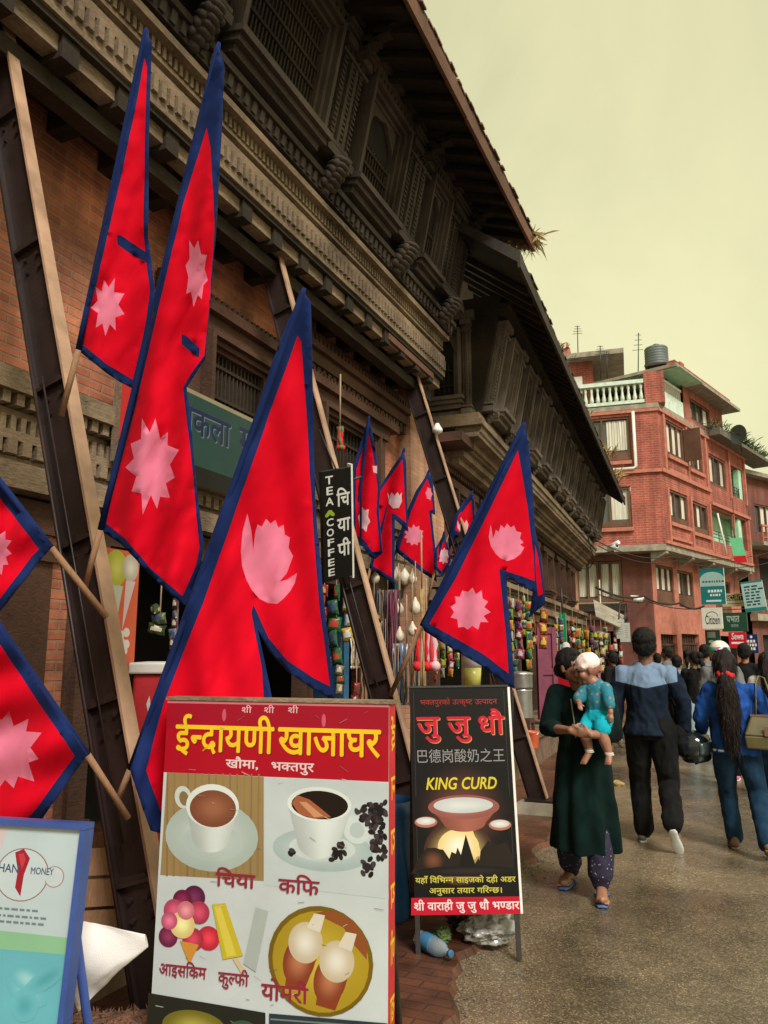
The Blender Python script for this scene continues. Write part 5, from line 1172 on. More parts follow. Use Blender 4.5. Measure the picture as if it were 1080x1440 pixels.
def tea_board():
    tl, tr = dep(452, 664, 5.15), dep(493, 657, 5.3); u = (tr - tl); W_ = u.length; u.normalize(); bl = solve_down(tl, u, 456, 820); v = (bl - tl).normalized(); H_ = (bl - tl).length; n = u.cross(v)
    if n.dot(CAM - tl) < 0: n = -n
    t = thing('hanging_sign', 'narrow black upright tea and coffee board hung on the middle steel prop', 'sign', bl)
    b = MB(frame(tl, u, v, n)); b.box(0, W_, 0, H_, -.03, -.001); b.build('panel', 'black_plastic', t)
    b = MB(frame(tl, u, v, n)); b.box(W_ + .001, W_ + .016, -.02, H_ + .02, -.04, .003); b.build('white_edge', 'white', t)  # plain white strip along the right edge, gives no light
    b = MB(); b.tube([tl + u * W_ + v * .1 - n * .02, tl + u * W_ + v * .1 - n * .02 + V((.02, -.06, 0)) + u * .12], .01, 6); b.tube([tl + u * W_ * .5, tl + u * W_ * .5 + V((0, 0, .25)) - n * .2], .006, 5); b.build('bracket', 'black_metal', t)
    a = Art(tl, u, v, n); a.rect(0, 0, W_, H_, rgb(20, 18, 18)); c = rgb(222, 222, 216)
    for i, ch in enumerate('TEA'): a.text(ch, W_ * .25, H_ * (.115 + i * .095), H_ * .072, c, W_ * .26, .018)
    for k in range(3): a.ell(W_ * (.25 + (k - 1) * .08), H_ * (.385 - .02 * (k == 1)), W_ * .09, H_ * .018, rgb(150, 176, 40), (k - 1) * 35)
    for i, ch in enumerate('COFFEE'): a.text(ch, W_ * .25, H_ * (.49 + i * .092), H_ * .068, c, W_ * .26, .018)
    for i, ch in enumerate(('चि', 'या', 'पी')): a.text(ch, W_ * .72, H_ * (.33 + i * .23), H_ * .13, c, W_ * .44, .018)
    a.build('printed_face', t)
tea_board()

def panel_sign(name, label, tl, u, v, n, W_, H_, art, back='white', th=.06, brackets=None):
    t = thing(name, label, 'sign', tl + v * H_); b = MB(frame(tl, u, v, n)); b.box(0, W_, 0, H_, -th, -.001); b.build('panel', back, t)
    if brackets:
        m = MB()
        for p, q in brackets: m.tube([p, q], .018, 6)
        m.build('bracket', 'black_metal', t)
    a = Art(tl, u, v, n); art(a, W_, H_); a.build('printed_face', t); return t
UX, UY, DN = V((1, 0, 0)), V((0, 1, 0)), V((0, 0, -1))
def shop_art(a, W_, H_):
    a.rect(0, 0, W_, H_, rgb(40, 70, 64)); a.rect(0, 0, W_, .03, rgb(150, 140, 110))
    for dx, c in ((.008, rgb(110, 120, 126)), (0, rgb(30, 38, 74))):
        a.text('हस~तकला', W_ * .36 + dx, H_ * .46 + dx, .20, c, W_ * .42, .018); a.text('मुणि', W_ * .78 + dx, H_ * .46 + dx, .22, c, W_ * .30, .018)
    a.text('Customs', W_ * .8, H_ * .72, .15, rgb(206, 60, 60), W_ * .34, .018, .2)
    a.poly([(0, .03), (W_ * .3, .03), (W_ * .18, H_), (0, H_)], rgb(192, 40, 40)); a.ell(W_ * .2, H_ * .48, .13, .2, rgb(206, 196, 160), 10); a.ell(W_ * .24, H_ * .62, .10, .15, rgb(226, 220, 196), -15)
    a.rect(0, H_ * .80, W_, H_, rgb(24, 22, 22)); a.text('HAN', W_ * .14, H_ * .95, .09, C_WHT, W_ * .14, .018); a.text('COFFEE', W_ * .76, H_ * .95, .09, C_WHT, W_ * .3, .018)
    a.poly([(W_ * .9, H_ * .6), (W_, H_ * .5), (W_, H_ * .8), (W_ * .88, H_ * .8)], rgb(206, 44, 44))
panel_sign('shop_sign', 'teal and red painted shop sign with navy lettering on the old house wall', V((-3.36, 3.55, 3.37)), UY, DN, UX, 2.0, .66, shop_art, 'wood_tan')
# street signs on the red brick block: they stick out square to the facade
fx = V((1, -.12, 0)).normalized(); fn = V((-.12, -1, 0)).normalized()
def street_sign(px0, py0, px1, py1, d, label, art, back='white', tilt=0):
    tl = dep(px0, py0, d); k = d / F; W_, H_ = (px1 - px0) * k * 1.02, (py1 - py0) * k
    u = (fx + V((0, 0, tilt))).normalized(); v = fn.cross(u); v = v if v.z < 0 else -v
    return panel_sign('shop_sign', label, tl, u, v, fn, W_, H_, art, back, .12, [(tl + v * H_ * .2 - fn * .06 + u * W_ * .5, tl + v * H_ * .2 - fn * 1.2 + u * (W_ * .5 - .2)), (tl + v * H_ * .8 - fn * .06 + u * W_ * .5, tl + v * H_ * .8 - fn * 1.2 + u * (W_ * .5 - .2))])
def art_teal(a, W_, H_):
    a.rect(0, 0, W_, H_, rgb(26, 112, 116)); a.ell(W_ / 2, H_ * .30, W_ * .49, H_ * .2, rgb(150, 186, 180), 0, 28); a.rect(0, H_ * .26, W_, H_ * .5, rgb(158, 186, 182)); a.rect(0, .0, W_, H_ * .1, rgb(30, 100, 108))
    rb = random.Random(12)
    for (y, h_, x0, x1, c) in ((.345, .07, .1, .9, rgb(60, 90, 92)), (.6, .09, .3, .85, C_WHT), (.72, .07, .38, .8, C_WHT)):
        x = W_ * x0
        while x < W_ * x1: w_ = rb.uniform(.04, .09); a.rect(x, H_ * y, x + w_, H_ * y + h_, c); x += w_ + .03
    a.rect(W_ * .2, H_ * .88, W_ * .82, H_ * .93, rgb(196, 214, 210))
street_sign(983, 800, 1014, 850, 27.5, 'tall teal and pale sign, highest on the red brick building', art_teal)
def art_citizen(a, W_, H_):
    a.rect(0, 0, W_, H_, rgb(214, 212, 200)); a.ell(W_ * .5, H_ * .42, W_ * .3, H_ * .24, rgb(70, 84, 78), 0, 20, 180, 360); a.ell(W_ * .5, H_ * .43, W_ * .27, H_ * .21, rgb(214, 212, 200), 0, 20, 180, 360); a.text('Citizen', W_ * .52, H_ * .78, .30, rgb(60, 74, 66), W_ * .74, .018)
street_sign(986, 855, 1012, 884, 27.0, 'square white sign with an arch and a script word, under the tall teal sign', art_citizen)
def art_green(a, W_, H_):
    a.rect(0, 0, W_, H_, rgb(34, 74, 56)); a.text('प^भात', W_ * .45, H_ * .5, .24, rgb(170, 190, 176), W_ * .5, .018); a.text('पसल', W_ * .5, H_ * .78, .12, rgb(150, 174, 160), W_ * .3, 0)
street_sign(1014, 862, 1046, 888, 28.0, 'dark green wide sign with pale letters right of the square white one', art_green, 'concrete_dark')
def art_cream(a, W_, H_):
    a.rect(0, 0, W_, H_, rgb(184, 180, 140)); a.rect(W_ * .04, H_ * .1, W_ * .86, H_ * .55, rgb(26, 26, 22)); a.text('SECURITY', W_ * .46, H_ * .5, .17, rgb(214, 206, 150), W_ * .7, .018); a.rect(W_ * .2, H_ * .76, W_ * .7, H_ * .82, rgb(90, 84, 60))
street_sign(1015, 835, 1050, 853, 28.5, 'cream sign with a black strip of yellow letters between two taller signs', art_cream)
def art_list(a, W_, H_):
    a.rect(0, 0, W_, H_, rgb(160, 194, 190)); a.rect(0, H_ * .88, W_, H_, rgb(30, 120, 118)); a.rect(0, 0, W_, H_ * .06, rgb(40, 120, 118))
    rb = random.Random(2)
    for k in range(7):
        y = H_ * (.15 + k * .1); x = W_ * .12
        while x < W_ * .8: w_ = rb.uniform(.05, .2); a.rect(x, y, x + w_, y + .06, rgb(40, 70, 80)); x += w_ + .05
street_sign(1041, 819, 1068, 861, 28.0, 'tilted pale turquoise sign listing services, rightmost on the red brick building', art_list, tilt=.09)
def art_red(a, W_, H_):
    a.rect(0, 0, W_, H_, rgb(196, 24, 46)); a.text('Sewa', W_ * .5, H_ * .45, .22, C_WHT, W_ * .7, .018, .1); a.rect(W_ * .15, H_ * .62, W_ * .85, H_ * .74, C_WHT)
street_sign(1024, 889, 1046, 911, 27.0, 'small bright red sign with white script above the shop door', art_red, 'red_paint')
def art_navy(a, W_, H_):
    a.rect(0, 0, W_, H_, rgb(28, 44, 84))
    rb = random.Random(6)
    for k in range(3):
        x = W_ * .15
        while x < W_ * .8: w_ = rb.uniform(.04, .08); a.rect(x, H_ * (.3 + k * .2), x + w_, H_ * (.3 + k * .2) + .09, C_WHT); x += w_ + .025
    a.ell(W_ * .5, H_ * .14, W_ * .1, H_ * .07, C_WHT)
street_sign(1047, 892, 1063, 918, 27.0, 'narrow navy sign with three lines of white capitals beside the small red one', art_navy, 'frame_blue')
def art_dark(a, W_, H_):
    a.rect(0, 0, W_, H_, rgb(40, 66, 52)); a.rect(W_ * .15, H_ * .1, W_ * .7, H_ * .4, rgb(120, 124, 112)); a.ell(W_ * .4, H_ * .6, W_ * .2, H_ * .08, rgb(160, 170, 150))
street_sign(991, 886, 1010, 913, 27.3, 'dark green poster below the square white sign, partly behind a painted helmet', art_dark, 'concrete_dark')

# ================================================================ goods in front of the shops
def packet_strip(label, px, py0, py1, d, cols, wpx=15, n=None, group='strips of snack packets hung outside the shops'):
    """hanging strip of foil packets: string + one puffed packet after another"""
    top = dep(px, py0, d); k = d / F; w_ = wpx * k; L = (py1 - py0) * k; n = n or max(3, int(L / (w_ * 1.15))); h = L / n
    t = thing('packet_strip', label, 'packet strip', top - V((0, 0, L)), group=group)
    s = MB(); s.tube([top + V((0, .02, .25)), top - V((0, -.02, L))], .004, 5); s.build('string', 'string', t)
    rnd = random.Random(int(px * 7 + py0)); az = rnd.uniform(-.5, .3); mute = lambda c: tuple(min(255, int(30 + q * .72)) for q in c)
    cbs = [rgb(*mute(rnd.choice(((235, 225, 190), (250, 210, 60), (230, 60, 40), (240, 240, 235), (40, 60, 120), (90, 50, 30))))) for _ in range(2)]
    for i in range(n):
        c = top - V((rnd.uniform(-.14, .14) * w_, rnd.uniform(-.2, .2) * w_, h * (i + .5) + rnd.uniform(-.06, .06) * h)); a = az + rnd.uniform(-.8, .8); ro = rnd.uniform(-.22, .22); ax = V((math.cos(a), math.sin(a), 0)); an = V((math.sin(a), -math.cos(a), 0)); up = V((0, 0, 1)) * math.cos(ro) + ax * math.sin(ro); ax = ax * math.cos(ro) - V((0, 0, 1)) * math.sin(ro); m = MB(frame(c, ax, an, up))
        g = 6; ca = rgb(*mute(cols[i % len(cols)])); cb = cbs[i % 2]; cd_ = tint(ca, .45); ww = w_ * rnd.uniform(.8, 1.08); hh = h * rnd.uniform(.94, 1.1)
        grid = {}
        for sd in (1, -1):
            for x in range(g + 1):
                for z in range(g + 1):
                    u, v = x / g * 2 - 1, z / g * 2 - 1; pf = (1 - u * u) * (1 - v ** 4); cr = rnd.uniform(-.035, .035) * w_
                    grid[sd, x, z] = m.vert((u * ww * .5 * (1 - .10 * (1 - v * v)) + cr, sd * (.004 + .22 * ww * pf) + cr, v * hh * .5 + cr * .5))
            for x in range(g):
                for z in range(g):
                    e = ((x - g / 2 + .5) / (g * .36)) ** 2 + ((z - g * .55 + .5) / (g * .24)) ** 2
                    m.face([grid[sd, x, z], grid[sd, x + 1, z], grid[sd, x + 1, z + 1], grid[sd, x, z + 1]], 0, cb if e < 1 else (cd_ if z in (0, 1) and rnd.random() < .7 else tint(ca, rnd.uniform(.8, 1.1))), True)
        ring = [(x, 0) for x in range(g)] + [(g, z) for z in range(g)] + [(x, g) for x in range(g, 0, -1)] + [(0, z) for z in range(g, 0, -1)]
        for q in range(len(ring)): a_, b_ = ring[q], ring[(q + 1) % len(ring)]; m.face([grid[1, *a_], grid[1, *b_], grid[-1, *b_], grid[-1, *a_]], 0, ca)
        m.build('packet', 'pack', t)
    return t
RED_, GRN, YLW, LIM, ORG, WHT, PNK = (176, 36, 28), (36, 120, 62), (226, 180, 40), (150, 176, 50), (210, 84, 36), (220, 214, 196), (214, 90, 120)
packet_strip('strip of orange-red packets hanging just right of the largest flag', 455, 822, 900, 7.2, [RED_, ORG], 12)
packet_strip('strip of green packets hanging below the black tea board', 472, 822, 932, 7.15, [GRN, (40, 96, 60)], 19)
packet_strip('strip of white and yellow packets below the right half of the tea board', 490, 820, 902, 7.1, [WHT, YLW], 16)
packet_strip('strip of dark red beads and packets low behind the top of the menu board', 500, 960, 1010, 6.6, [RED_, (120, 40, 30)], 12)
packet_strip('pale strip of packets, leftmost right of the clean flag', 717, 842, 930, 11.6, [WHT, LIM, YLW], 11)
packet_strip('strip of pink-red packets, second right of the clean flag', 729, 846, 926, 11.5, [RED_, (200, 110, 90), PNK], 11)
packet_strip('strip of lime green packets above the steel drum', 742, 846, 940, 11.4, [LIM, (110, 160, 40)], 11)
packet_strip('short strip of orange packets before the maroon door', 750, 868, 905, 11.9, [ORG, RED_], 10)
packet_strip('long strip of orange-red packets hanging over the maroon door', 763, 858, 912, 11.9, [(190, 70, 50), ORG], 12)
packet_strip('pink and red strip beside the green cloth banner at the far stalls', 800, 884, 925, 16.8, [RED_, WHT, PNK], 8)
packet_strip('bright green bunch of packets above the seated man', 811, 884, 924, 16.5, [LIM, (150, 190, 70)], 10)
packet_strip('pale green strip of packets above the woman carrying a baby', 819, 888, 924, 16.9, [(120, 150, 60), LIM], 8)
packet_strip('yellow ribbed strip of packets above the baby', 825, 886, 925, 16.4, [YLW, (140, 120, 40)], 10)
packet_strip('strip of green and grey packets at the end of the far stalls', 836, 888, 935, 17.0, [(70, 110, 50), (110, 100, 90)], 9)
packet_strip('strip of silvery packets next to the white paper notices', 845, 888, 945, 17.2, [(150, 140, 130), (120, 60, 60)], 9)
packet_strip('strip of mixed dark packets below the white paper notices', 858, 906, 952, 17.4, [(120, 50, 40), (140, 130, 90)], 9)
packet_strip('dark green strip of packets in the shadow between two draped flags', 222, 850, 892, 3.9, [(50, 70, 26), (90, 100, 40)], 26)
packet_strip('narrow strip of purple packets in the shadow beside the largest flag', 247, 842, 925, 3.85, [(90, 40, 60), (110, 110, 110)], 12)
rq = random.Random(31)
PAL = [RED_, GRN, YLW, LIM, ORG, WHT, PNK, (60, 110, 150), (130, 60, 110), (170, 140, 110), (90, 60, 40)]
WORD = {0: 'red', 1: 'green', 2: 'yellow', 3: 'lime', 4: 'orange', 5: 'white', 6: 'pink', 7: 'blue', 8: 'purple', 9: 'tan', 10: 'brown'}
def more_strips(spots, where):
    for (px, y0, y1, d, ia, ib, w_) in spots:
        packet_strip('%s and %s packets on a string %s' % (WORD[ia], WORD[ib], where), px, y0, y1, d, [PAL[ia], PAL[ib], PAL[ia]], w_)
more_strips([(448, 760, 824, 7.3, 4, 2, 12), (461, 905, 958, 7.1, 0, 10, 12), (478, 936, 975, 7.0, 9, 1, 13), (447, 905, 960, 6.9, 2, 0, 11)], 'between the largest flag and the middle prop')
more_strips([(525, 850, 905, 8.2, 0, 8, 9), (533, 862, 930, 8.1, 10, 9, 9), (541, 905, 960, 8.0, 5, 0, 9), (612, 905, 958, 8.9, 2, 0, 9), (622, 890, 950, 9.0, 3, 5, 9), (633, 898, 950, 9.1, 6, 2, 9), (642, 905, 940, 9.1, 1, 2, 9)], 'by the blue shop door')
more_strips([(708, 838, 905, 11.8, 2, 5, 10), (723, 900, 950, 11.9, 1, 0, 9), (736, 838, 895, 12.2, 5, 3, 9)], 'just right of the clean flag')
more_strips([(781, 868, 915, 14.6, 5, 2, 7), (789, 870, 905, 15.2, 7, 5, 7), (805, 872, 905, 16.2, 4, 1, 7), (815, 905, 950, 16.0, 10, 9, 7), (831, 880, 915, 17.0, 8, 3, 7), (841, 915, 955, 17.0, 6, 5, 7), (851, 882, 925, 17.6, 3, 9, 7), (864, 884, 915, 18.4, 5, 0, 7), (872, 905, 945, 18.8, 4, 5, 7)], 'at the far stalls above the crowd')
# gourds and ladles on strings
def hanging_gourd(label, px, py, d, r, ls):
    c = dep(px, py, d); t = thing('hanging_gourd', label, 'ornament', c - V((0, 0, r * 1.3)), group='pale gourds hung on strings behind the small flags')
    m = MB(); m.lathe(c, [(r * .05, -r * 1.3), (r * .7, -r * 1.0), (r, -r * .3), (r * .95, r * .2), (r * .6, r * .8), (r * .32, r * 1.2), (r * .2, r * 1.6), (r * .1, r * 1.75)], 14); m.build('gourd_body', 'gourd', t)
    m = MB(); m.tube([c + V((0, 0, r * 1.7)), c + V((0, .01, r * 1.7 + ls))], .006, 5); m.build('string', 'string', t)
for i, (px, py, r, ls, lb) in enumerate(((527, 812, .055, .2, 'pale gourd just right of the middle steel prop'), (558, 810, .06, .2, 'pale gourd at the left of the upper row of gourds'), (569, 812, .065, .2, 'large pale gourd in the middle of the upper row'), (580, 814, .05, .2, 'tan gourd at the right of the upper row'), (560, 856, .06, .38, 'white gourd hanging on a long pale string in the second row'), (584, 854, .062, .38, 'tall pale gourd at the right of the second row'), (562, 894, .055, .6, 'round white gourd lowest of all, left'), (580, 886, .052, .55, 'pale gourd low beside the pole of the clean flag'))):
    hanging_gourd(lb, px, py, 8.4 - .05 * i, r, ls)
def string_cluster(name, label, cat, px, py, d, n, w_, h, mats_, r=.012):
    c = dep(px, py, d); t = thing(name, label, cat, c - V((0, 0, h))); rnd = random.Random(int(px))
    for mname in mats_:
        m = MB()
        for i in range(n):
            x = c + V((rnd.uniform(-w_, w_), rnd.uniform(-w_, w_) * .6, 0)); q = [x + V((rnd.uniform(-.01, .01), 0, -h * k / 5)) for k in range(6)]; m.tube(q, [r * rnd.uniform(.6, 1.3) for _ in q], 6)
            m.ball(q[-1], r * 2, 6)
        m.build('strands', mname, t)
    m = MB(); m.tube([c, c + V((0, 0, .5))], .008, 5); m.build('string', 'string', t)
string_cluster('bundle_of_sticks', 'bundle of pale sticks and brushes hanging left of the middle steel prop', 'bundle', 508, 898, 6.9, 14, .08, .25, ['string', 'gourd'], .008)
string_cluster('bundle_of_sticks', 'brown bundle of wooden ladles low behind the menu board top', 'bundle', 520, 930, 6.8, 12, .10, .4, ['wood_pole', 'wood_brown'], .012)
string_cluster('bead_string', 'dark cluster of beads and bangles between the middle prop and the gourds', 'beads', 545, 830, 8.2, 16, .12, .9, ['maroon', 'string', 'black_plastic'], .008)
string_cluster('bead_string', 'grey cluster of beads hanging below the lowest gourds', 'beads', 572, 905, 8.0, 12, .14, .6, ['aluminium', 'blue_rubber', 'string'], .007)
string_cluster('cloth_toy', 'red and white cloth toys hanging left of the blue shop door', 'toy', 600, 885, 7.6, 9, .10, .35, ['red_band', 'pale_cloth', 'red_paint'], .026)
string_cluster('prayer_garland', 'thin yellow and green garland hanging beside the clean flag pole', 'garland', 593, 828, 6.8, 2, .008, .85, ['straw'], .009)
string_cluster('marigold_garland', 'red garland hanging in front of the upper lattice window', 'garland', 478, 600, 7.1, 4, .02, .2, ['red_band', 'leaf'], .014)
# doors and panels of the shops
def leaf_door(name, label, cat, p0, w_, h, mat, ang=0.0):
    a = V((math.sin(ang), math.cos(ang), 0)); n = V((a.y, -a.x, 0)); fr = frame(p0, a, n, (0, 0, 1)); t = thing(name, label, cat, p0)
    m = MB(fr); m.box(0, w_, -.02, .02, 0, h); m.build('panel', mat, t)
    m = MB(fr)
    for x in (0, w_ - .08): m.box(x, x + .08, .021, .05, 0, h)
    for z in (0, h * .48, h - .1): m.box(.081, w_ - .081, .021, .045, z, z + .1)
    m.build('rail', mat, t); m = MB(fr); m.tube([(w_ * .85, .05, h * .5), (w_ * .85, .09, h * .5), (w_ * .85, .09, h * .56)], .01, 6); m.build('handle', 'black_metal', t)
leaf_door('shop_door', 'turquoise-blue wooden shop door standing open behind the clean flag', 'door', V((-3.45, 8.05, .45)), 1.0, 1.95, 'paint_blue', -.95)
leaf_door('shop_door', 'second blue door leaf, narrower, deeper in the same shop', 'door', V((-3.75, 7.4, .45)), .7, 1.8, 'paint_blue', -1.2)
leaf_door('shop_door', 'maroon shop door below the hanging orange packets', 'door', dep(758, 1030, 12.4) * 1.0 + V((0, 0, .2)), .34, 1.45, 'maroon', .9)
leaf_door('shop_door', 'dark brown plank door behind the left-hand flags', 'door', V((-3.52, 2.55, .02)), 1.0, 2.15, 'wood_brown', -.12)
# drum and buckets on the stone step
def drum():
    c = dep(735, 1048, 9.6); c.z = .45; t = thing('steel_drum', 'dull steel water drum on a stand behind the black sandwich board', 'drum', c)
    m = MB(); m.lathe(c + V((0, 0, .32)), [(.13, 0), (.135, .02), (.135, .33), (.14, .345), (.12, .36)], 20); m.build('drum_body', 'aluminium', t)
    m = MB(); m.lathe(c + V((0, 0, .681)), [(.142, 0), (.147, .03), (.147, .16), (.155, .17), (.155, .19), (.05, .21)], 20); m.build('lid_pot', 'aluminium', t)
    m = MB(); m.box(c.x - .13, c.x + .13, c.y - .13, c.y + .13, .45 + .27, .45 + .318)
    for sx in (-1, 1):
        for sy in (-1, 1): m.box(c.x + sx * .11 - .018, c.x + sx * .11 + .018, c.y + sy * .11 - .018, c.y + sy * .11 + .018, .45, .719)
    m.build('stand', 'wood_brown', t)
    m = MB(); m.tube([c + V((.0, -.13, .38)), c + V((.0, -.19, .38)), c + V((0, -.19, .34))], .012, 7); m.build('tap', 'aluminium', t)
drum()
def bucket(label, c, r, h, mat, handle=True):
    t = thing('bucket', label, 'bucket', c); m = MB(); m.lathe(c, [(r * .78, 0), (r * .82, .01), (r * .95, h * .85), (r * .96, h * .86), (r * 1.0, h * .88), (r * 1.0, h), (r * .94, h), (r * .9, h * .9), (r * .75, .03)], 22); m.build('bucket_body', mat, t)
    if handle:
        m = MB(); m.tube([c + V((r * math.cos(a), .0, h + r * .0)) + V((0, -.02 - r * math.sin(a) * .5, -r * math.sin(a) * .7)) for a in [math.pi * k / 10 for k in range(11)]], .005, 6); m.build('handle', 'aluminium', t)
p_ = dep(543, 1330, 4.55); p_.z = .035; bucket('tall blue plastic bin between the menu board and the black sandwich board', p_, .17, .66, 'bucket_blue', False)
p_ = dep(748, 1042, 9.3); p_.z = .45; bucket('small orange plastic bucket on the stone step by the steel drum', p_, .09, .2, 'orange_plastic')
# litter under the sandwich board
def litter():
    a, b = dep(588, 1300, 4.12), dep(631, 1331, 3.93); a.z = .085; b.z = .075; ax = (b - a).normalized(); s1 = ax.cross(V((0, 0, 1))).normalized(); s2 = s1.cross(ax); L = (b - a).length
    t = thing('plastic_bottle', 'crumpled clear plastic bottle with a blue band lying below the sandwich board', 'bottle', a); fr = frame(a, s1, s2, ax)
    m = MB(fr); m.lathe((0, 0, 0), [(.03, 0), (.042, .01), (.04, .05), (.043, .08), (.039, .12), (.043, .15), (.041, L * .7), (.03, L * .85), (.016, L * .93), (.016, L)], 16); m.build('bottle_body', 'clear_plastic', t)
    m = MB(fr); m.lathe((0, 0, .045), [(.0435, 0), (.045, .005), (.0445, .07), (.0435, .075)], 16); m.build('label_band', 'paint_blue', t)
    m = MB(fr); m.lathe((0, 0, L + .001), [(.018, 0), (.018, .018), (.015, .02)], 12); m.build('cap', 'paint_blue', t)
    for (lb, px, py, d, r, mat, nm) in (('crumpled grey plastic bag slumped below the sandwich board', 686, 1300, 4.22, (.13, .09, .075), 'bag_plastic', 'plastic_bag'), ('dark crumpled bag behind the clear bottle', 655, 1300, 4.42, (.10, .09, .07), 'black_plastic', 'plastic_bag'), ('small shiny green and yellow wrapper below the sandwich board', 620, 1297, 4.2, (.05, .04, .04), 'leaf', 'wrapper')):
        c = dep(px, py, d); c.z = .035 + r[2] * .8; bm = bmesh.new(); bmesh.ops.create_icosphere(bm, subdivisions=5, radius=1)
        for v in bm.verts:
            n_ = noise.fractal(v.co * 1.8 + V((px, 0, 0)), .8, 2.1, 3) * .34 + (.5 - abs(noise.noise(v.co * 3.1 + V((px, 1, 0))))) * .34 - abs(noise.noise(v.co * 7)) * .20; q = v.co * (1 + n_); v.co = V((q.x * r[0], q.y * r[1], max(q.z, -.8) * r[2]))
            if v.co.z > r[2] * .5: v.co.z += r[2] * .25 * (noise.noise(v.co * 30) + .3)
        me = bpy.data.meshes.new(nm); bm.to_mesh(me); bm.free(); me.materials.append(MT[mat]); [setattr(f, 'use_smooth', True) for f in me.polygons]; o = link(bpy.data.objects.new(nm, me)); o.location = c; o.rotation_euler = (0, 0, .5)
        tag(o, lb, nm.replace('_', ' '))
    c = onz(868, 1104, .004); m = MB()
    for k in range(14): a_ = k * 2 * math.pi / 14; m.tube([c + V((.09 * math.cos(a_) * random.uniform(.7, 1.2), .06 * math.sin(a_), .006)), c + V((0, 0, .035))], [.02, .03], 5)
    tag(m.build('wrapper', 'straw'), 'yellow wrapper lying on the wet road between the woman and the man', 'wrapper')
litter()
# cup-shaped advert on a small counter behind the sandwich board
def cup_advert():
    c = dep(664, 966, 5.35); w_ = 27 * 5.35 / F / 2; t = thing('drink_cup', 'big clear cup of yellow drink with a straw above the sandwich board', 'cup', c)
    m = MB(); m.lathe(c, [(w_ * .86, 0), (w_ * 1.0, .13)], 20); m.build('drink', M('yellow_drink', (.62, .60, .14, 1), .3, var=.12, bump=0) if 'yd' not in MT else MT['yd'], t)
    m = MB(); m.lathe(c + V((0, 0, .131)), [(w_ * 1.0, 0), (w_ * 1.06, .03), (w_ * 1.1, .035), (w_ * .95, .08), (w_ * .5, .12), (w_ * .15, .125)], 20); m.build('lid', 'white', t)
    m = MB(); m.tube([c + V((0, 0, .20)), c + V((-.01, 0, .40))], .008, 7); m.build('straw', 'black_plastic', t)
    b = MB(); b.box(c.x - .22, c.x + .16, c.y - .04, c.y + .3, c.z - .05, c.z - .004); o = thing('stall_counter', 'narrow wooden counter behind the black sandwich board', 'counter', (c.x, c.y + .1, .035)); b.build('top', 'wood_brown', o)
    for sx in (-.2, .12):
        for sy in (-.02, .26): g = MB(); g.box(c.x + sx, c.x + sx + .04, c.y + sy, c.y + sy + .04, .036, c.z - .051); g.build('leg', 'wood_brown', o)
cup_advert()
# orange poster and the red box behind the first prop
def poster():
    tl, tr = dep(140, 768, 3.35), dep(197, 778, 3.5); u = (tr - tl); W_ = u.length; u.normalize(); v = DN; n = u.cross(v)
    if n.dot(CAM - tl) < 0: n = -n
    H_ = .52
    def art(a, W_, H_):
        a.rect(0, 0, W_, H_, rgb(224, 106, 74)); a.grad(W_ * .42, H_ * .16, .055, .08, rgb(190, 196, 70), rgb(232, 226, 120), 4); a.poly([(W_ * .3, H_ * .3), (W_ * .62, H_ * .3), (W_ * .5, H_ * .62)], rgb(206, 214, 190)); a.grad(W_ * .78, H_ * .14, .04, .06, rgb(200, 190, 170), rgb(240, 236, 222), 4); a.poly([(W_ * .68, H_ * .25), (W_ * .92, H_ * .25), (W_ * .66, H_ * .66)], rgb(230, 206, 206))
        rb = random.Random(5)
        for k in range(10): a.ell(W_ * rb.uniform(.5, .8), H_ * rb.uniform(.66, .84), .016, .02, rgb(240, 224, 216))
        a.poly([(W_ * .55, H_ * .88), (W_ * .78, H_ * .9), (W_ * .6, H_ * .98)], rgb(248, 220, 180))
    panel_sign('poster', 'orange ice cream poster hanging behind the first steel prop', tl, u, v, n, W_, H_, art, 'white', .01)
    c = dep(215, 935, 3.4); t = thing('cool_box', 'red ice cream freezer box with white lettering between the prop and the largest flag', 'freezer', (c.x, c.y, .45)); fr = frame((c.x, c.y, 0), (.83, .55, 0), (.55, -.83, 0), (0, 0, 1))
    m = MB(fr); m.box(-.08, .35, -.55, 0, .45, c.z - .04); m.build('box_body', 'red_paint', t, bevel=.012); m = MB(fr); m.box(-.10, .37, -.57, .02, c.z - .038, c.z + .01); m.build('lid', 'white', t, bevel=.008)
    a = Art(fr(V((-.22, .001, c.z - .05))), (.83, .55, 0), DN, (.55, -.83, 0)); rb = random.Random(3)
    for k in range(9): x = .2 + k * .028; a.poly([(x, .12 + rb.uniform(-.01, .01)), (x + .012, .08), (x + .02, .13), (x + .014, .17)], C_WHT)
    a.ell(.30, .30, .07, .05, C_WHT); a.build('lettering', t)
poster()
def cola_panel():
    tl = dep(782, 951, 13.2)
    def art(a, W_, H_): a.rect(0, 0, W_, H_, rgb(190, 30, 46)); a.text('Cola', W_ * .5, H_ * .75, .12, C_WHT, W_ * .7, .018, .25)
    t = panel_sign('drink_crate_sign', 'red drinks panel with white script beside the woman carrying a baby', tl, fx, DN, fn, .30, .40, art, 'red_paint', .03)
    m = MB(); m.box(tl.x + .02, tl.x + .28, tl.y + .04, tl.y + .3, .45, tl.z - .405); m.build('stand', 'wood_brown', t)
cola_panel()
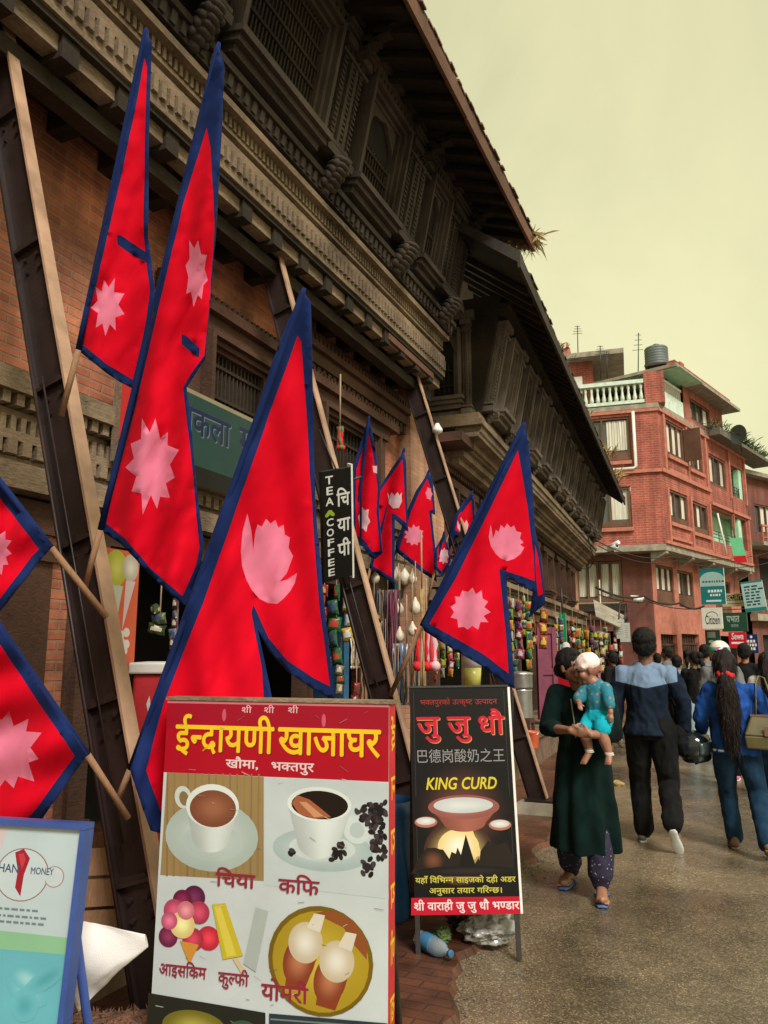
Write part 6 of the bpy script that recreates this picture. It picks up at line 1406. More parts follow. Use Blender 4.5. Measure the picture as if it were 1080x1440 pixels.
def far_stall():
    tl = dep(786, 862, 15.8)
    def art(a, W_, H_): a.rect(0, 0, W_, H_ * .75, rgb(24, 160, 90)); a.rect(0, H_ * .75, W_, H_, rgb(200, 214, 214))
    panel_sign('cloth_banner', 'narrow green cloth banner hanging at the far snack stalls', tl, fx, DN, fn, .14, .85, art, 'white', .008, [(tl + fx * .07, tl + fx * .07 + V((0, 0, .5)))])
    for k, (px, py, lb) in enumerate(((869, 871, 'larger white paper notice at the far end of the stalls'), (877, 876, 'smaller white paper notice, lower and farther right'))):
        tl = dep(px - 6, py, 18.5 + k * .3)
        def art2(a, W_, H_):
            a.rect(0, 0, W_, H_, rgb(206, 208, 196))
            for q in range(6): a.rect(W_ * .15, H_ * (.15 + q * .12), W_ * .8, H_ * (.18 + q * .12), rgb(150, 150, 146))
        panel_sign('paper_notice', lb, tl, fx, DN, fn, .24, .45, art2, 'white', .006, [(tl + fx * .12, tl + fx * .12 + V((0, .3, .4)))])
    m = MB(); a, b = dep(838, 868, 18.5), dep(872, 884, 18.0); c = b + V((-.1, 1.6, .35)); d = a + V((-.3, 1.6, .5)); m.prism([a, b, c, d], (0, 0, .03)); o = m.build('sheet_awning', 'concrete'); tag(o, 'small sagging corrugated awning over the far stalls', 'awning')
far_stall()
# cameras, lamps, cables
def security_camera(label, px, py, d, dirv, back):
    c = dep(px, py, d); dv = V(dirv).normalized(); t = thing('security_camera', label, 'camera', c); m = MB()
    m.tube([c - dv * .16, c + dv * .16], [.075, .075], 10); m.tube([c - dv * .2 + V((0, 0, .07)), c + dv * .24 + V((0, 0, .07))], [.06, .06], 6); m.build('housing', 'white', t)
    m = MB(); m.tube([c + dv * .161, c + dv * .17], [.06, .05], 10); m.build('lens', 'black_plastic', t)
    m = MB(); m.tube([c, c + V((0, 0, -.12)), c + V(back)], .025, 7); m.build('arm', 'black_metal', t)
security_camera('white camera on an arm at the far end of the timber house', 862, 770, 22.5, (.8, -.6, .25), (-.5, .6, -.1))
security_camera('white twin-housed camera on the corner of the red brick building', 897, 843, 26.4, (-.9, -.3, .1), (.3, 1.2, .1))
def bulb():
    c = dep(615, 604, 8.75); t = thing('lamp', 'white lamp under the corner of the timber house', 'lamp', c); m = MB(); m.lathe(c, [(.02, -.05), (.055, -.03), (.06, 0), (.035, .04), (.02, .07)], 14); m.build('shade', 'white', t); m = MB(); m.tube([c + V((0, 0, .1)), c + V((-.15, .2, .2))], .012, 6); m.build('arm', 'black_metal', t)
bulb()
def cable(label, pts, r=.012, sag=.25):
    P = [dep(*p) for p in pts]; out_ = []
    for i in range(len(P) - 1):
        for k in range(10):
            q = k / 10; out_.append(P[i].lerp(P[i + 1], q) - V((0, 0, sag * 4 * q * (1 - q))))
    out_.append(P[-1]); m = MB(); m.tube(out_, r, 5); tag(m.build('cable', 'wire'), label, 'cable', 'black cables strung across the street')
cable('highest black cable, from the timber house past the red brick facade', [(842, 762, 21), (944, 783, 26.5), (1085, 776, 33)], .014, .2)
cable('black cable running just below the highest one', [(842, 768, 21), (950, 788, 26.4), (1085, 790, 32)], .014, .25)
cable('thick black cable bundle along the lower red facade', [(838, 826, 22), (905, 838, 26.2), (955, 848, 26.8), (990, 852, 28)], .035, .15)
cable('black cable sagging lowest towards the street signs', [(842, 836, 23), (912, 846, 26.3), (985, 856, 27.5), (1085, 850, 30)], .016, .1)
cable('cable looped at the far corner of the timber house', [(806, 738, 16), (826, 752, 18.5), (836, 786, 20.5), (826, 800, 21), (806, 790, 20)], .012, .05)
cable('single thin cable hanging down beside the green balcony', [(1030, 700, 30), (1034, 770, 30), (1032, 845, 29.5)], .012, 0)
def antenna(label, px, py0, py1, d, kind):
    a, b = dep(px, py1, d), dep(px + (2 if kind else 0), py0, d); t = thing('antenna', label, 'antenna', a); m = MB(); m.tube([a - V((0, 0, .6)), b], .02, 6); m.build('mast', 'black_metal', t); m = MB()
    for k in range(4): q = a.lerp(b, .5 + k * .14); m.tube([q - V((.18 - k * .03, .1, 0)), q + V((.18 - k * .03, .1, .05))], .011, 5)
    m.build('element', 'black_metal', t)
antenna('tall thin antenna left of the rooftop tank', 896, 468, 518, 30, 1); antenna('short mast on the upper left block', 844, 486, 512, 30, 0); antenna('lower mast right of the short one', 853, 494, 516, 30, 0); antenna('mast rising among the roof plants on the left block', 812, 458, 482, 32, 0)
def dish():
    c = dep(1041, 612, 32); t = thing('satellite_dish', 'grey satellite dish on the roof edge of the red brick building', 'dish', c); m = MB(frame(c, (.8, -.6, 0), (0, 0, 1), (-.6, -.8, 0))); m.lathe((0, 0, 0), [(.01, .0), (.2, .03), (.36, .1), (.42, .16), (.40, .165), (.2, .05), (.01, .02)], 20); m.build('reflector', 'tank', t); m = MB(); m.tube([c, c + V((0, .1, -.7))], .03, 6); m.tube([c, c + V((-.3, -.4, .05))], .012, 5); m.build('mast', 'black_metal', t)
dish()
def laundry():
    tl = dep(1026, 757, 29.5)
    def art(a, W_, H_): a.rect(0, 0, W_, H_ * .72, rgb(120, 214, 160)); a.rect(0, H_ * .72, W_, H_, rgb(206, 36, 48))
    panel_sign('hanging_cloth', 'light green and red cloth hanging from the balcony of the red brick building', tl, fx, (V((0, 0, -1)) + fx * .12).normalized(), fn, .42, .95, art, 'mint', .012, [(tl + fx * .2, tl + fx * .1 + V((0, .3, .6)))])
laundry()
for (px, py, label) in ((870, 0, ''),): pass
def hanging_pot():
    c = dep(1009, 722, 28.5)
    t = thing('awning_pole', 'white pole leaning in the green balcony of the red brick building', 'pole', c); m = MB(); m.tube([c, c + V((.2, .0, -1.5))], .035, 6); m.build('pole_shaft', 'bamboo', t)
hanging_pot()

def left_corner():
    c = dep(128, 1312, 3.05); t = thing('wooden_crate', 'orange-brown wooden crate behind the blue-framed board', 'crate', (c.x, c.y, .44)); z0 = .44; fr = frame((c.x, c.y, z0), (.8, .6, 0), (.6, -.8, 0), (0, 0, 1)); h = .36
    for k in range(3): m = MB(fr); m.box(-.2, .2, -.012, .0, .02 + k * .115, .12 + k * .115); m.build('slat', 'wood_pole', t); m = MB(fr); m.box(-.2, .2, -.3, -.288, .02 + k * .115, .12 + k * .115); m.build('slat', 'wood_pole', t)
    for x in (-.2, .17): m = MB(fr); m.box(x, x + .03, -.287, -.013, .0, h); m.build('corner_post', 'wood_pole', t)
    m = MB(fr); m.box(-.17, .17, -.287, -.013, .0, .015); m.build('bottom', 'wood_brown', t)
    c = dep(140, 1420, 2.55); c.z = .22; d = V((.75, .5, 0)).normalized(); m = MB(); rnd = random.Random(3)
    for ring in range(5): m.tube([c - d * .22 + V((0, 0, .0)), c + d * .22], .17 - ring * .03, 18)
    for k in range(900):
        a = rnd.uniform(0, 6.28); p = c + d * rnd.uniform(-.22, .22); s1 = d.cross(V((0, 0, 1))); o = (s1 * math.cos(a) + V((0, 0, 1)) * math.sin(a)); q = p + o * .168; e = q + o * rnd.uniform(.01, .035) + d * rnd.uniform(-.02, .02) + V((0, 0, -.01)); w_ = d * .004
        m.poly([q - w_, q + w_, e])
    tag(m.build('coir_mat', 'coir'), 'brown coir mat rolled up below the white rolled sheet', 'mat')
left_corner()

# ================================================================ people
class Sculpt:
    """overlapping tapered tubes and ellipsoids fused by a voxel remesh into one continuous skin"""
    def __init__(s): s.bm = bmesh.new()
    def tube(s, pts, rad, side=(1, 0, 0), n=14, caps=True):
        pts = [V(p) for p in pts]; rad = [r if isinstance(r, (tuple, list)) else (r, r) for r in rad]; rings = []
        for i, p in enumerate(pts):
            t = (pts[min(i + 1, len(pts) - 1)] - pts[max(i - 1, 0)]).normalized(); sd = V(side); sd = sd - t * sd.dot(t)
            if sd.length < .1: sd = V((0, 1, 0)) - t * t.y
            sd.normalize(); b = t.cross(sd); rings.append([s.bm.verts.new(p + sd * (rad[i][0] * math.cos(2 * math.pi * k / n)) + b * (rad[i][1] * math.sin(2 * math.pi * k / n))) for k in range(n)])
        for i in range(len(rings) - 1):
            for k in range(n): s.bm.faces.new([rings[i][k], rings[i][(k + 1) % n], rings[i + 1][(k + 1) % n], rings[i + 1][k]])
        s.bm.faces.new(rings[0][::-1]); s.bm.faces.new(rings[-1])
        if caps:
            for i in (0, -1): s.ball(pts[i], min(rad[i]) * .98)
        return s
    def ball(s, c, r, rot=None, n=3):
        r = r if isinstance(r, (tuple, list)) else (r, r, r); m = Matrix.Translation(V(c)) @ (rot.to_4x4() if rot else Matrix.Identity(4)) @ Matrix.Diagonal((*r, 1))
        bmesh.ops.create_icosphere(s.bm, subdivisions=n, radius=1, matrix=m); return s
    def build(s, name, mat, parent, voxel=.009, smooth=4, wrinkle=0, wscale=9, wz=.5, fn=None, keep_above=None):
        bmesh.ops.recalc_face_normals(s.bm, faces=s.bm.faces[:])
        me = bpy.data.meshes.new(name); s.bm.to_mesh(me); s.bm.free(); o = bpy.data.objects.new(name, me); COL.objects.link(o)
        r = o.modifiers.new('r', 'REMESH'); r.mode = 'VOXEL'; r.voxel_size = voxel; r.use_smooth_shade = True
        sm = o.modifiers.new('s', 'SMOOTH'); sm.factor = .5; sm.iterations = smooth
        bpy.context.view_layer.update(); dg = bpy.context.evaluated_depsgraph_get(); new = bpy.data.meshes.new_from_object(o.evaluated_get(dg))
        o.modifiers.clear(); old = o.data; o.data = new; bpy.data.meshes.remove(old); new.name = name
        if wrinkle:
            nn = [v.normal.copy() for v in new.vertices]
            for v, n_ in zip(new.vertices, nn):
                q = V((v.co.x * wscale, v.co.y * wscale, v.co.z * wscale * wz)); a = noise.fractal(q, .9, 2.0, 3); rdg = 1 - abs(noise.noise(q * 1.7 + V((3, 7, 1)))) * 2
                big = 1 - abs(noise.noise(q * .55 + V((1, 5, 2)))) * 2.2
                v.co += n_ * wrinkle * (a * .9 + rdg * .6 + big * .7)
        new.materials.clear()
        for m in (mat if isinstance(mat, (list, tuple)) else [mat]): new.materials.append(MT[m])
        if fn:
            for p in new.polygons: p.material_index = fn(p.center)
        for p in new.polygons: p.use_smooth = True
        if parent: o.parent = parent
        return o
def strands(o, n=420, L=.03, seed=1, spread=.5):
    """loose strands growing from a hair mesh, following gravity a little"""
    rnd = random.Random(seed); me = o.data; bm = bmesh.new(); bm.from_mesh(me); bm.normal_update(); bm.faces.ensure_lookup_table(); F_ = list(bm.faces)
    src = [(f.calc_center_median(), f.normal.copy()) for f in rnd.sample(F_, min(n, len(F_)))]
    for c, nn in src:
        d = (nn * rnd.uniform(.25, .8) * spread * 2 + V((rnd.gauss(0, spread), rnd.gauss(0, spread), -.9))).normalized(); s_ = d.cross(nn)
        if s_.length < .05: continue
        s_ = s_.normalized() * rnd.uniform(.0012, .0028); l = L * rnd.uniform(.5, 1.5); a = c - nn * .003; m_ = a + d * l * .5 + nn * l * .12; e = a + d * l + V((0, 0, -l * .2))
        v = [bm.verts.new(p) for p in (a - s_, a + s_, m_ + s_ * .8, m_ - s_ * .8, e)]
        bm.faces.new(v[:4]); bm.faces.new((v[3], v[2], v[4]))
    bm.to_mesh(me); bm.free()
    return o
def mid(a, b, t=.5): return V(a).lerp(V(b), t)
def hand(sc, wrist, dirv, palm_n, s=1.0, curl=.5, thumb=1, spread=.35):
    """palm, four unequal curled fingers and a thumb added to a Sculpt"""
    w_, d, n = V(wrist), V(dirv).normalized(), V(palm_n); n = (n - d * n.dot(d)).normalized(); sd = d.cross(n) * thumb
    L = .085 * s; sc.tube([w_, w_ + d * L * .5, w_ + d * L], [(.026 * s, .018 * s), (.036 * s, .016 * s), (.038 * s, .014 * s)], side=sd, n=10)
    for i, (off, ln) in enumerate(((.027, .070), (.010, .080), (-.008, .074), (-.026, .058))):
        p = w_ + d * L * .95 + sd * off * s; a = (d + sd * off * 6 * spread).normalized(); pts = [p - a * .015 * s]; ang = 0
        for seg, fr_ in enumerate((.42, .32, .26)):
            ang += curl * (.55, .9, .7)[seg]; dd = a * math.cos(ang) + n * math.sin(ang); pts.append(pts[-1] + dd * ln * s * fr_ * (1.35 if seg == 0 else 1))
        sc.tube(pts, [.0088 * s, .0085 * s, .0078 * s, .0066 * s], side=sd, n=8)
    p = w_ + d * L * .28 + sd * .026 * s; a = (d * .65 + sd * .75 + n * .25).normalized(); b = (d * .85 + sd * .2 + n * .45).normalized()
    sc.tube([p - a * .012 * s, p + a * .035 * s, p + a * .035 * s + b * .03 * s], [.0125 * s, .0105 * s, .008 * s], n=8)
def head(sc, c, fwd, up=(0, 0, 1), s=1.0, nose=1.0):
    """skull, jaw, nose, brow, lips and ears"""
    f = V(fwd).normalized(); u = V(up); u = (u - f * u.dot(f)).normalized(); r = f.cross(u); c = V(c)
    rot = Matrix((r, f, u)).transposed()
    P = lambda x, y, z: c + (r * x + f * y + u * z) * s
    sc.ball(P(0, -.012, .022), (.075 * s, .094 * s, .092 * s), rot); sc.ball(P(0, .022, -.030), (.060 * s, .066 * s, .072 * s), rot); sc.ball(P(0, .055, -.082), (.032 * s, .026 * s, .022 * s), rot)
    sc.ball(P(0, .078, .028), (.050 * s, .016 * s, .010 * s), rot)
    sc.tube([P(0, .086, .018), P(0, .104, -.018), P(0, .098, -.028)], [(.009 * s, .008 * s), (.014 * s * nose, .011 * s), (.012 * s, .008 * s)], side=r, n=8)
    for k in (-1, 1):
        sc.ball(P(k * .013, .094, -.026), .0085 * s, rot); sc.ball(P(k * .038, .066, -.018), (.022 * s, .018 * s, .017 * s), rot)
        sc.ball(P(k * .076, -.006, -.002), (.010 * s, .020 * s, .032 * s), rot); sc.ball(P(k * .074, .0, -.026), (.009 * s, .012 * s, .014 * s), rot)
    sc.ball(P(0, .086, -.050), (.022 * s, .010 * s, .0055 * s), rot); sc.ball(P(0, .084, -.059), (.019 * s, .011 * s, .007 * s), rot)
    return P, rot
def face_parts(par, P, rot, s=1.0, sad=0):
    for k in (-1, 1):
        e = MB(); e.ball(P(k * .030, .080, .004), (.0115 * s, .006 * s, .0075 * s), 8); e.build('eye', 'eye', par, local=True)
        b = MB(); b.tube([P(k * .014, .091, .023), P(k * .032, .090, .030), P(k * .050, .077, .024)], [.0035 * s, .0042 * s, .002 * s], 6); b.build('eyebrow', 'hair', par, local=True)
    l = Sculpt(); l.ball(P(0, .093, -.0505), (.019 * s, .007 * s, .0045 * s), rot); l.ball(P(0, .091, -.0585), (.016 * s, .0075 * s, .0055 * s), rot); l.build('lips', 'lip', par, .0035, 2)
def scalp(c, fwd, s=1.0, up=(0, 0, 1), back=.0, low=0.0, thick=.012):
    """hair cap leaving the face free"""
    f = V(fwd).normalized(); u = V(up); u = (u - f * u.dot(f)).normalized(); r = f.cross(u); rot = Matrix((r, f, u)).transposed(); c = V(c); P = lambda x, y, z: c + (r * x + f * y + u * z) * s
    h = Sculpt(); h.ball(P(0, -.026, .036), ((.075 + thick) * s, (.088 + thick) * s, (.085 + thick) * s), rot); h.ball(P(0, -.055 - back, -.015 - low), ((.066 + thick) * s, (.052 + thick) * s, (.062 + thick) * s), rot)
    for k in (-1, 1): h.ball(P(k * .062, -.03, -.005), (.022 * s, .045 * s, .045 * s), rot)
    return h, P, rot
def shoe(par, heel, toe, mat, sole, up=(0, 0, 1), s=1.0, name='shoe'):
    a, b = V(heel), V(toe); d = (b - a).normalized(); L = (b - a).length; u = V(up); u = (u - d * u.dot(d)).normalized(); r = d.cross(u)
    sc = Sculpt(); sc.tube([a + d * .02 + u * .045, a + d * L * .35 + u * .05, a + d * L * .65 + u * .038, a + d * (L - .035) + u * .03], [(.034 * s, .042 * s), (.037 * s, .046 * s), (.045 * s, .034 * s), (.036 * s, .026 * s)], side=r); sc.tube([a + d * L * .12 + u * .05, a + d * L * .12 + u * .095], [.038 * s, .036 * s])
    o = sc.build(name, mat, par, .008, 3)
    so = Sculpt(); pts = [a + d * L * t + u * .010 for t in (.0, .12, .35, .6, .8, .95)]; so.tube(pts, [(.024 * s, .011), (.036 * s, .012), (.034 * s, .012), (.044 * s, .012), (.044 * s, .012), (.026 * s, .011)], side=r, caps=False); so.build('sole', sole, o, .007, 2)
    return o
def person_root(label, pos, rz, group=None):
    return thing('person', label, 'person', pos, rz, group)

# ---- generic walking/standing figure in local axes (x = its right, y = forward); J overrides joints
def skeleton(H=1.68, stride=.0, J=None):
    k = H / 1.7
    S = dict(pelvis=(0, 0, .90 * k), waist=(0, 0, 1.04 * k), chest=(0, .0, 1.24 * k), neck=(0, -.005, 1.42 * k), head=(0, .015, 1.575 * k))
    for n_, s in (('R', 1), ('L', -1)):
        st = stride * s
        S['sh' + n_] = (s * .170 * k, 0, 1.355 * k); S['el' + n_] = (s * .225 * k, -.03 - st * .3, 1.10 * k); S['wr' + n_] = (s * .235 * k, .05 - st * .5, .86 * k)
        S['hip' + n_] = (s * .09 * k, 0, .88 * k); S['kn' + n_] = (s * .095 * k, st * .5 + .02, .49 * k); S['an' + n_] = (s * .095 * k, st - .02, .085 * k); S['toe' + n_] = (s * .11 * k, st + .16, .02)
    for q, v in (J or {}).items(): S[q] = v
    return {q: V(v) for q, v in S.items()}, k
def body_mesh(par, S, k, fwd, skin='skin', voxel=.009, arms=True, legs=True, hands=(.5, .5), hd=None, s_head=1.0, female=False):
    b = Sculpt(); P, rot = head(b, S['head'], fwd, s=s_head)
    b.tube([S['chest'], S['neck'], mid(S['neck'], S['head'], .6)], [(.07, .06), (.052 * s_head, .055 * s_head), (.050 * s_head, .055 * s_head)])
    b.tube([S['pelvis'], S['waist'], S['chest'], S['neck'] - V((0, 0, .05))], [(.14 * k, .10 * k), (.125 * k, .09 * k), (.145 * k, .10 * k), (.09 * k, .06 * k)])
    for n_, s in (('R', 1), ('L', -1)):
        b.tube([mid(S['chest'], S['neck'], .7), S['sh' + n_]], [.05 * k, .048 * k])
        if arms:
            b.tube([S['sh' + n_], mid(S['sh' + n_], S['el' + n_], .4), S['el' + n_]], [.046 * k, .042 * k, .036 * k]); b.tube([S['el' + n_], mid(S['el' + n_], S['wr' + n_], .35), S['wr' + n_]], [.036 * k, .037 * k, .025 * k])
            d = (S['wr' + n_] - S['el' + n_]).normalized(); pn = S.get('palm' + n_, V((-s, .1, 0))); hd_ = S.get('hdir' + n_, d); hand(b, S['wr' + n_], hd_, pn, .97 * k, hands[0 if s > 0 else 1], S.get('thumb' + n_, V((1, 0, 0))).x * (-s) * -1)
        if legs: b.tube([S['hip' + n_], mid(S['hip' + n_], S['kn' + n_], .4), S['kn' + n_], mid(S['kn' + n_], S['an' + n_], .35), S['an' + n_]], [.085 * k, .078 * k, .052 * k, .053 * k, .036 * k]); b.tube([S['an' + n_] + V((0, 0, -.02)), S['toe' + n_] + V((0, 0, .02))], [.034, (.036, .02)])
    o = b.build('body', skin, par, voxel, 3); return o, P, rot
def top_mesh(par, S, k, mat, hem=.86, slv=1.0, loose=1.0, voxel=.011, fn=None, female=False, name='shirt', flare=0.0, wr=.009):
    t = Sculpt(); L = loose
    z = S['pelvis'].z + (hem - .9) * k
    base = V((S['pelvis'].x, S['pelvis'].y, z))
    t.tube([base, S['pelvis'] + V((0, 0, .06)), S['waist'] + V((0, 0, .03)), S['chest'], mid(S['chest'], S['neck'], .6), S['neck'] - V((0, 0, .02))],
           [(.170 * k * L + flare, .125 * k * L + flare), (.165 * k * L, .118 * k * L), (.150 * k * L, .112 * k * L), (.168 * k * L, .118 * k * L), (.128 * k * L, .092 * k * L), (.060 * k, .064 * k)], caps=False)
    for n_ in 'RL':
        t.tube([mid(S['chest'], S['neck'], .84), mid(S['neck'], S['sh' + n_], .5) - V((0, 0, .03 * k)), S['sh' + n_] - V((0, 0, .012 * k))], [.062 * k, .060 * k, .060 * k * L])
        e = S['el' + n_]; w_ = S['wr' + n_]
        if slv <= 1: t.tube([S['sh' + n_], mid(S['sh' + n_], e, .5), S['sh' + n_].lerp(e, slv)], [.064 * k * L, .060 * k * L, .056 * k * L])
        else: t.tube([S['sh' + n_], mid(S['sh' + n_], e, .5), e, mid(e, w_, (slv - 1) * .55), e.lerp(w_, slv - 1)], [.065 * k * L, .060 * k * L, .054 * k * L, .048 * k * L, .041 * k * L])
    return t.build(name, mat, par, voxel, 4, wr, 9, .6, fn)
def trousers_mesh(par, S, k, mat, ankle=.95, loose=1.0, voxel=.011, name='trousers', cuff=1.0, wr=.009):
    t = Sculpt(); L = loose
    t.tube([S['pelvis'] + V((0, 0, .10 * k)), S['pelvis'], S['pelvis'] - V((0, 0, .07 * k))], [(.150 * k, .105 * k), (.168 * k, .122 * k), (.160 * k, .118 * k)], caps=False)
    for n_ in 'RL':
        h, kn, a = S['hip' + n_], S['kn' + n_], S['an' + n_]
        t.tube([h + V((0, 0, .02)), mid(h, kn, .35), mid(h, kn, .75), kn, mid(kn, a, .4), kn.lerp(a, ankle)], [.100 * k * L, .098 * k * L, .080 * k * L, .072 * k * L, .070 * k * L, .060 * k * L * cuff])
    return t.build(name, mat, par, voxel, 3, wr, 9, .5)

def woman_with_baby():
    pos = V((-1.02, 5.60, 0)); t = person_root('woman in a dark green kurta and blue flip-flops walking this way, carrying a baby', pos, R(180))
    # local axes: +x = picture left, +y = towards the camera
    S, k = skeleton(1.60, 0, dict(anR=(.15, -.16, .09), toeR=(.17, .02, .03), knR=(.12, .03, .47), anL=(-.10, .12, .09), toeL=(-.13, .30, .03), knL=(-.10, .09, .47), head=(.052, .025, 1.462), neck=(.012, -.005, 1.315), chest=(.0, .0, 1.155), waist=(0, .01, .97), pelvis=(0, 0, .84),
        shR=(.165, 0, 1.275), shL=(-.165, 0, 1.275), elR=(.215, .09, 1.05), elL=(-.225, .17, 1.035), wrR=(.015, .335, 1.065), wrL=(-.115, .345, 1.045)))
    S['hdirR'] = V((-1, .12, -.12)); S['palmR'] = V((0, -1, -.15)); S['hdirL'] = V((1, .05, .18)); S['palmL'] = V((0, -1, .3)); S['thumbR'] = V((1, 0, 0)); S['thumbL'] = V((1, 0, 0))
    fwd = V((-.80, .60, -.08)); o, P, rot = body_mesh(t, S, k, fwd, 'skin', .0065, hands=(.35, .4), s_head=1.0); face_parts(o, P, rot)
    h, HP, hr = scalp(S['head'], fwd, 1.0); h.ball(HP(0, -.115, -.03), (.045, .04, .05), hr); h.tube([HP(-.02, .055, .098), HP(-.06, .015, .070), HP(-.078, -.03, .02)], [.010, .014, .016]); h.tube([HP(.02, .055, .098), HP(.06, .015, .070), HP(.078, -.03, .02)], [.010, .014, .016]); strands(h.build('hair', 'hair', t, .007, 3, .003, 40, .4), 160, .014)
    # kurta: fitted above, flaring to mid-calf, slit at the sides
    g = Sculpt(); g.tube([(.0, .02, .285), (.0, .03, .55), (0, .015, .80), (0, .01, .97), (0, .0, 1.155), (.006, -.005, 1.25), (.01, -.005, 1.30)], [(.222, .20), (.205, .185), (.182, .155), (.155, .118), (.172, .122), (.145, .095), (.075, .07)], caps=False)
    for n_, s in (('R', 1), ('L', -1)):
        e, w_ = S['el' + n_], S['wr' + n_]; g.tube([(s * .07, 0, 1.245), S['sh' + n_]], [.075, .066]); g.tube([S['sh' + n_], mid(S['sh' + n_], e), e, e.lerp(w_, .32)], [.068, .066, .066, .058])
    kt = g.build('kurta', 'kurta', t, .010, 4, .006, 9, .35)
    for v in kt.data.vertices:                                        # hanging folds of the skirt
        if v.co.z < .98:
            q = (.98 - v.co.z) / .7; a = math.atan2(v.co.y - .02, v.co.x); v.co += V((v.co.x, v.co.y - .02, 0)).normalized() * q * (.016 * math.sin(a * 9 + v.co.z * 2) + .012 * math.sin(a * 5 + 1 - v.co.z * 3))
    m = MB(frame((0, 0, 0), (1, 0, 0), (0, 1, 0), (0, 0, 1))); m.tube([(.05, .10, 1.25), (.03, .132, 1.13), (.022, .128, 1.0)], .005, 5)
    pl = m.build('piping', 'string', None, recalc=True); pl.parent = t
    # trousers with gathered cuffs
    tr = Sculpt()
    for n_ in 'RL':
        kn, a = S['kn' + n_], S['an' + n_]; tr.tube([S['hip' + n_], kn, mid(kn, a, .5), kn.lerp(a, .86), kn.lerp(a, .97)], [.07, .058, .082, .078, .052])
    tr.build('trousers', 'trouser_print', t, .010, 3, .006, 10, .5)
    # feet with toes, flip-flops
    for n_, s in (('R', 1), ('L', -1)):
        a, q = S['an' + n_], S['toe' + n_]; d = V((q.x - a.x, q.y - a.y, 0)).normalized(); r = V((d.y, -d.x, 0)); hl = V((a.x, a.y, 0)) - d * .055
        fl = Sculpt(); fl.tube([hl + V((0, 0, .05)), hl + d * .09 + V((0, 0, .052)), hl + d * .17 + V((0, 0, .04)), hl + d * .2 + V((0, 0, .033))], [(.030, .028), (.034, .026), (.043, .018), (.040, .013)], side=r)
        fl.tube([hl + d * .05 + V((0, 0, .05)), a + V((0, 0, .06))], [.034, .034])
        for i in range(5): bb = hl + d * (.205 - abs(i - 1.2) * .006) + r * s * (-.034 + i * .0165) * -1 + V((0, 0, .034)); ln = (.040, .038, .034, .030, .024)[i]; fl.tube([bb - d * .015, bb + d * ln * .6 + V((0, 0, .004)), bb + d * ln - V((0, 0, .004))], [.0095 if i else .013, .0088 if i else .0125, .007 if i else .010], n=8)
        fl.build('foot', 'skin', t, .0055, 2)
        so = Sculpt(); so.tube([hl - d * .02 + V((0, 0, .012)), hl + d * .05 + V((0, 0, .012)), hl + d * .12 + V((0, 0, .012)), hl + d * .19 + V((0, 0, .012)), hl + d * .25 + V((0, 0, .012))], [(.026, .011), (.037, .011), (.036, .011), (.048, .011), (.032, .010)], side=r, caps=False); f = so.build('flip_flop', 'blue_rubber', t, .007, 2)
        st = MB(); tp = hl + d * .20 + r * s * .012 + V((0, 0, .055))
        for e in (-1, 1): st.tube([tp, hl + d * .14 + r * e * .043 + V((0, 0, .06)), hl + d * .09 + r * e * .04 + V((0, 0, .022))], .006, 6)
        o2 = st.build('strap', 'blue_rubber'); o2.parent = f
    # the baby on her left arm
    bt = thing('baby', 'baby in a teal top and pale pink cap carried by the woman in green', 'baby', pos + V((.145, -.115, 1.0)), R(157)); bt.scale = (.88, .88, .88)
    hd_c = V((.045, .075, .51)); fb = V((.72, .62, -.28)); b = Sculpt(); BP, br = head(b, hd_c, fb, (.05, 0, 1), .95, .9); b.ball(BP(0, -.02, .035), (.072, .078, .075))
    for e in (-1, 1): b.ball(BP(e * .036, .058, -.032), .030)
    b.tube([(.0, .02, .16), (-.01, .03, .28), (.01, .045, .40), hd_c - V((0, 0, .06))], [(.085, .075), (.08, .07), (.065, .055), (.042, .042)])
    for s, sh, el, wr in ((1, (.07, .06, .37), (.10, .14, .28), (.05, .20, .26)), (-1, (-.075, .04, .37), (-.135, .09, .29), (-.16, .12, .205))): b.tube([sh, el], [.034, .028]); b.tube([el, wr], [.028, .02]); hand(b, wr, V(wr) - V(el), (0, 0, -1), .55, .6, s)
    for s, hp, kn, an, toe in ((1, (.045, .06, .14), (.045, .16, .06), (.0, .17, -.08), (.025, .215, -.155)), (-1, (-.06, .06, .14), (-.10, .155, .06), (-.145, .14, -.09), (-.16, .185, -.145))): b.tube([hp, kn], [.055, .042]); b.tube([kn, mid(kn, an, .4), an], [.042, .042, .027]); b.tube([an, toe], [(.024, .026), (.027, .016)]); [b.tube([mid(an, toe, .9) + V((-.02 + i * .010, .004, 0)), V(toe) + V((-.02 + i * .010, .010, -.010))], [.008, .006], n=6) for i in range(5)]
    bo = b.build('body', 'skin_baby', bt, .006, 3); face_parts(bo, BP, br, .95)
    c = Sculpt(); c.tube([(.0, .02, .17), (-.01, .035, .28), (.01, .045, .39), (.02, .055, .415)], [(.105, .092), (.10, .09), (.085, .075), (.06, .058)], caps=False); c.tube([(.07, .06, .37), (.10, .13, .29)], [.05, .045]); c.tube([(-.075, .04, .37), (-.128, .085, .30), (-.145, .105, .255)], [.05, .043, .038]); c.build('top', 'teal_print', bt, .008, 3, .004, 16, .7)
    c = Sculpt(); c.tube([(-.01, .03, .20), (-.005, .05, .12)], [(.105, .09), (.11, .095)], caps=False); c.tube([(.045, .06, .14), (.045, .145, .075)], [.066, .056]); c.tube([(-.06, .06, .15), (-.095, .14, .085)], [.070, .060]); c.build('shorts', 'teal', bt, .008, 3, .005, 18, .7)
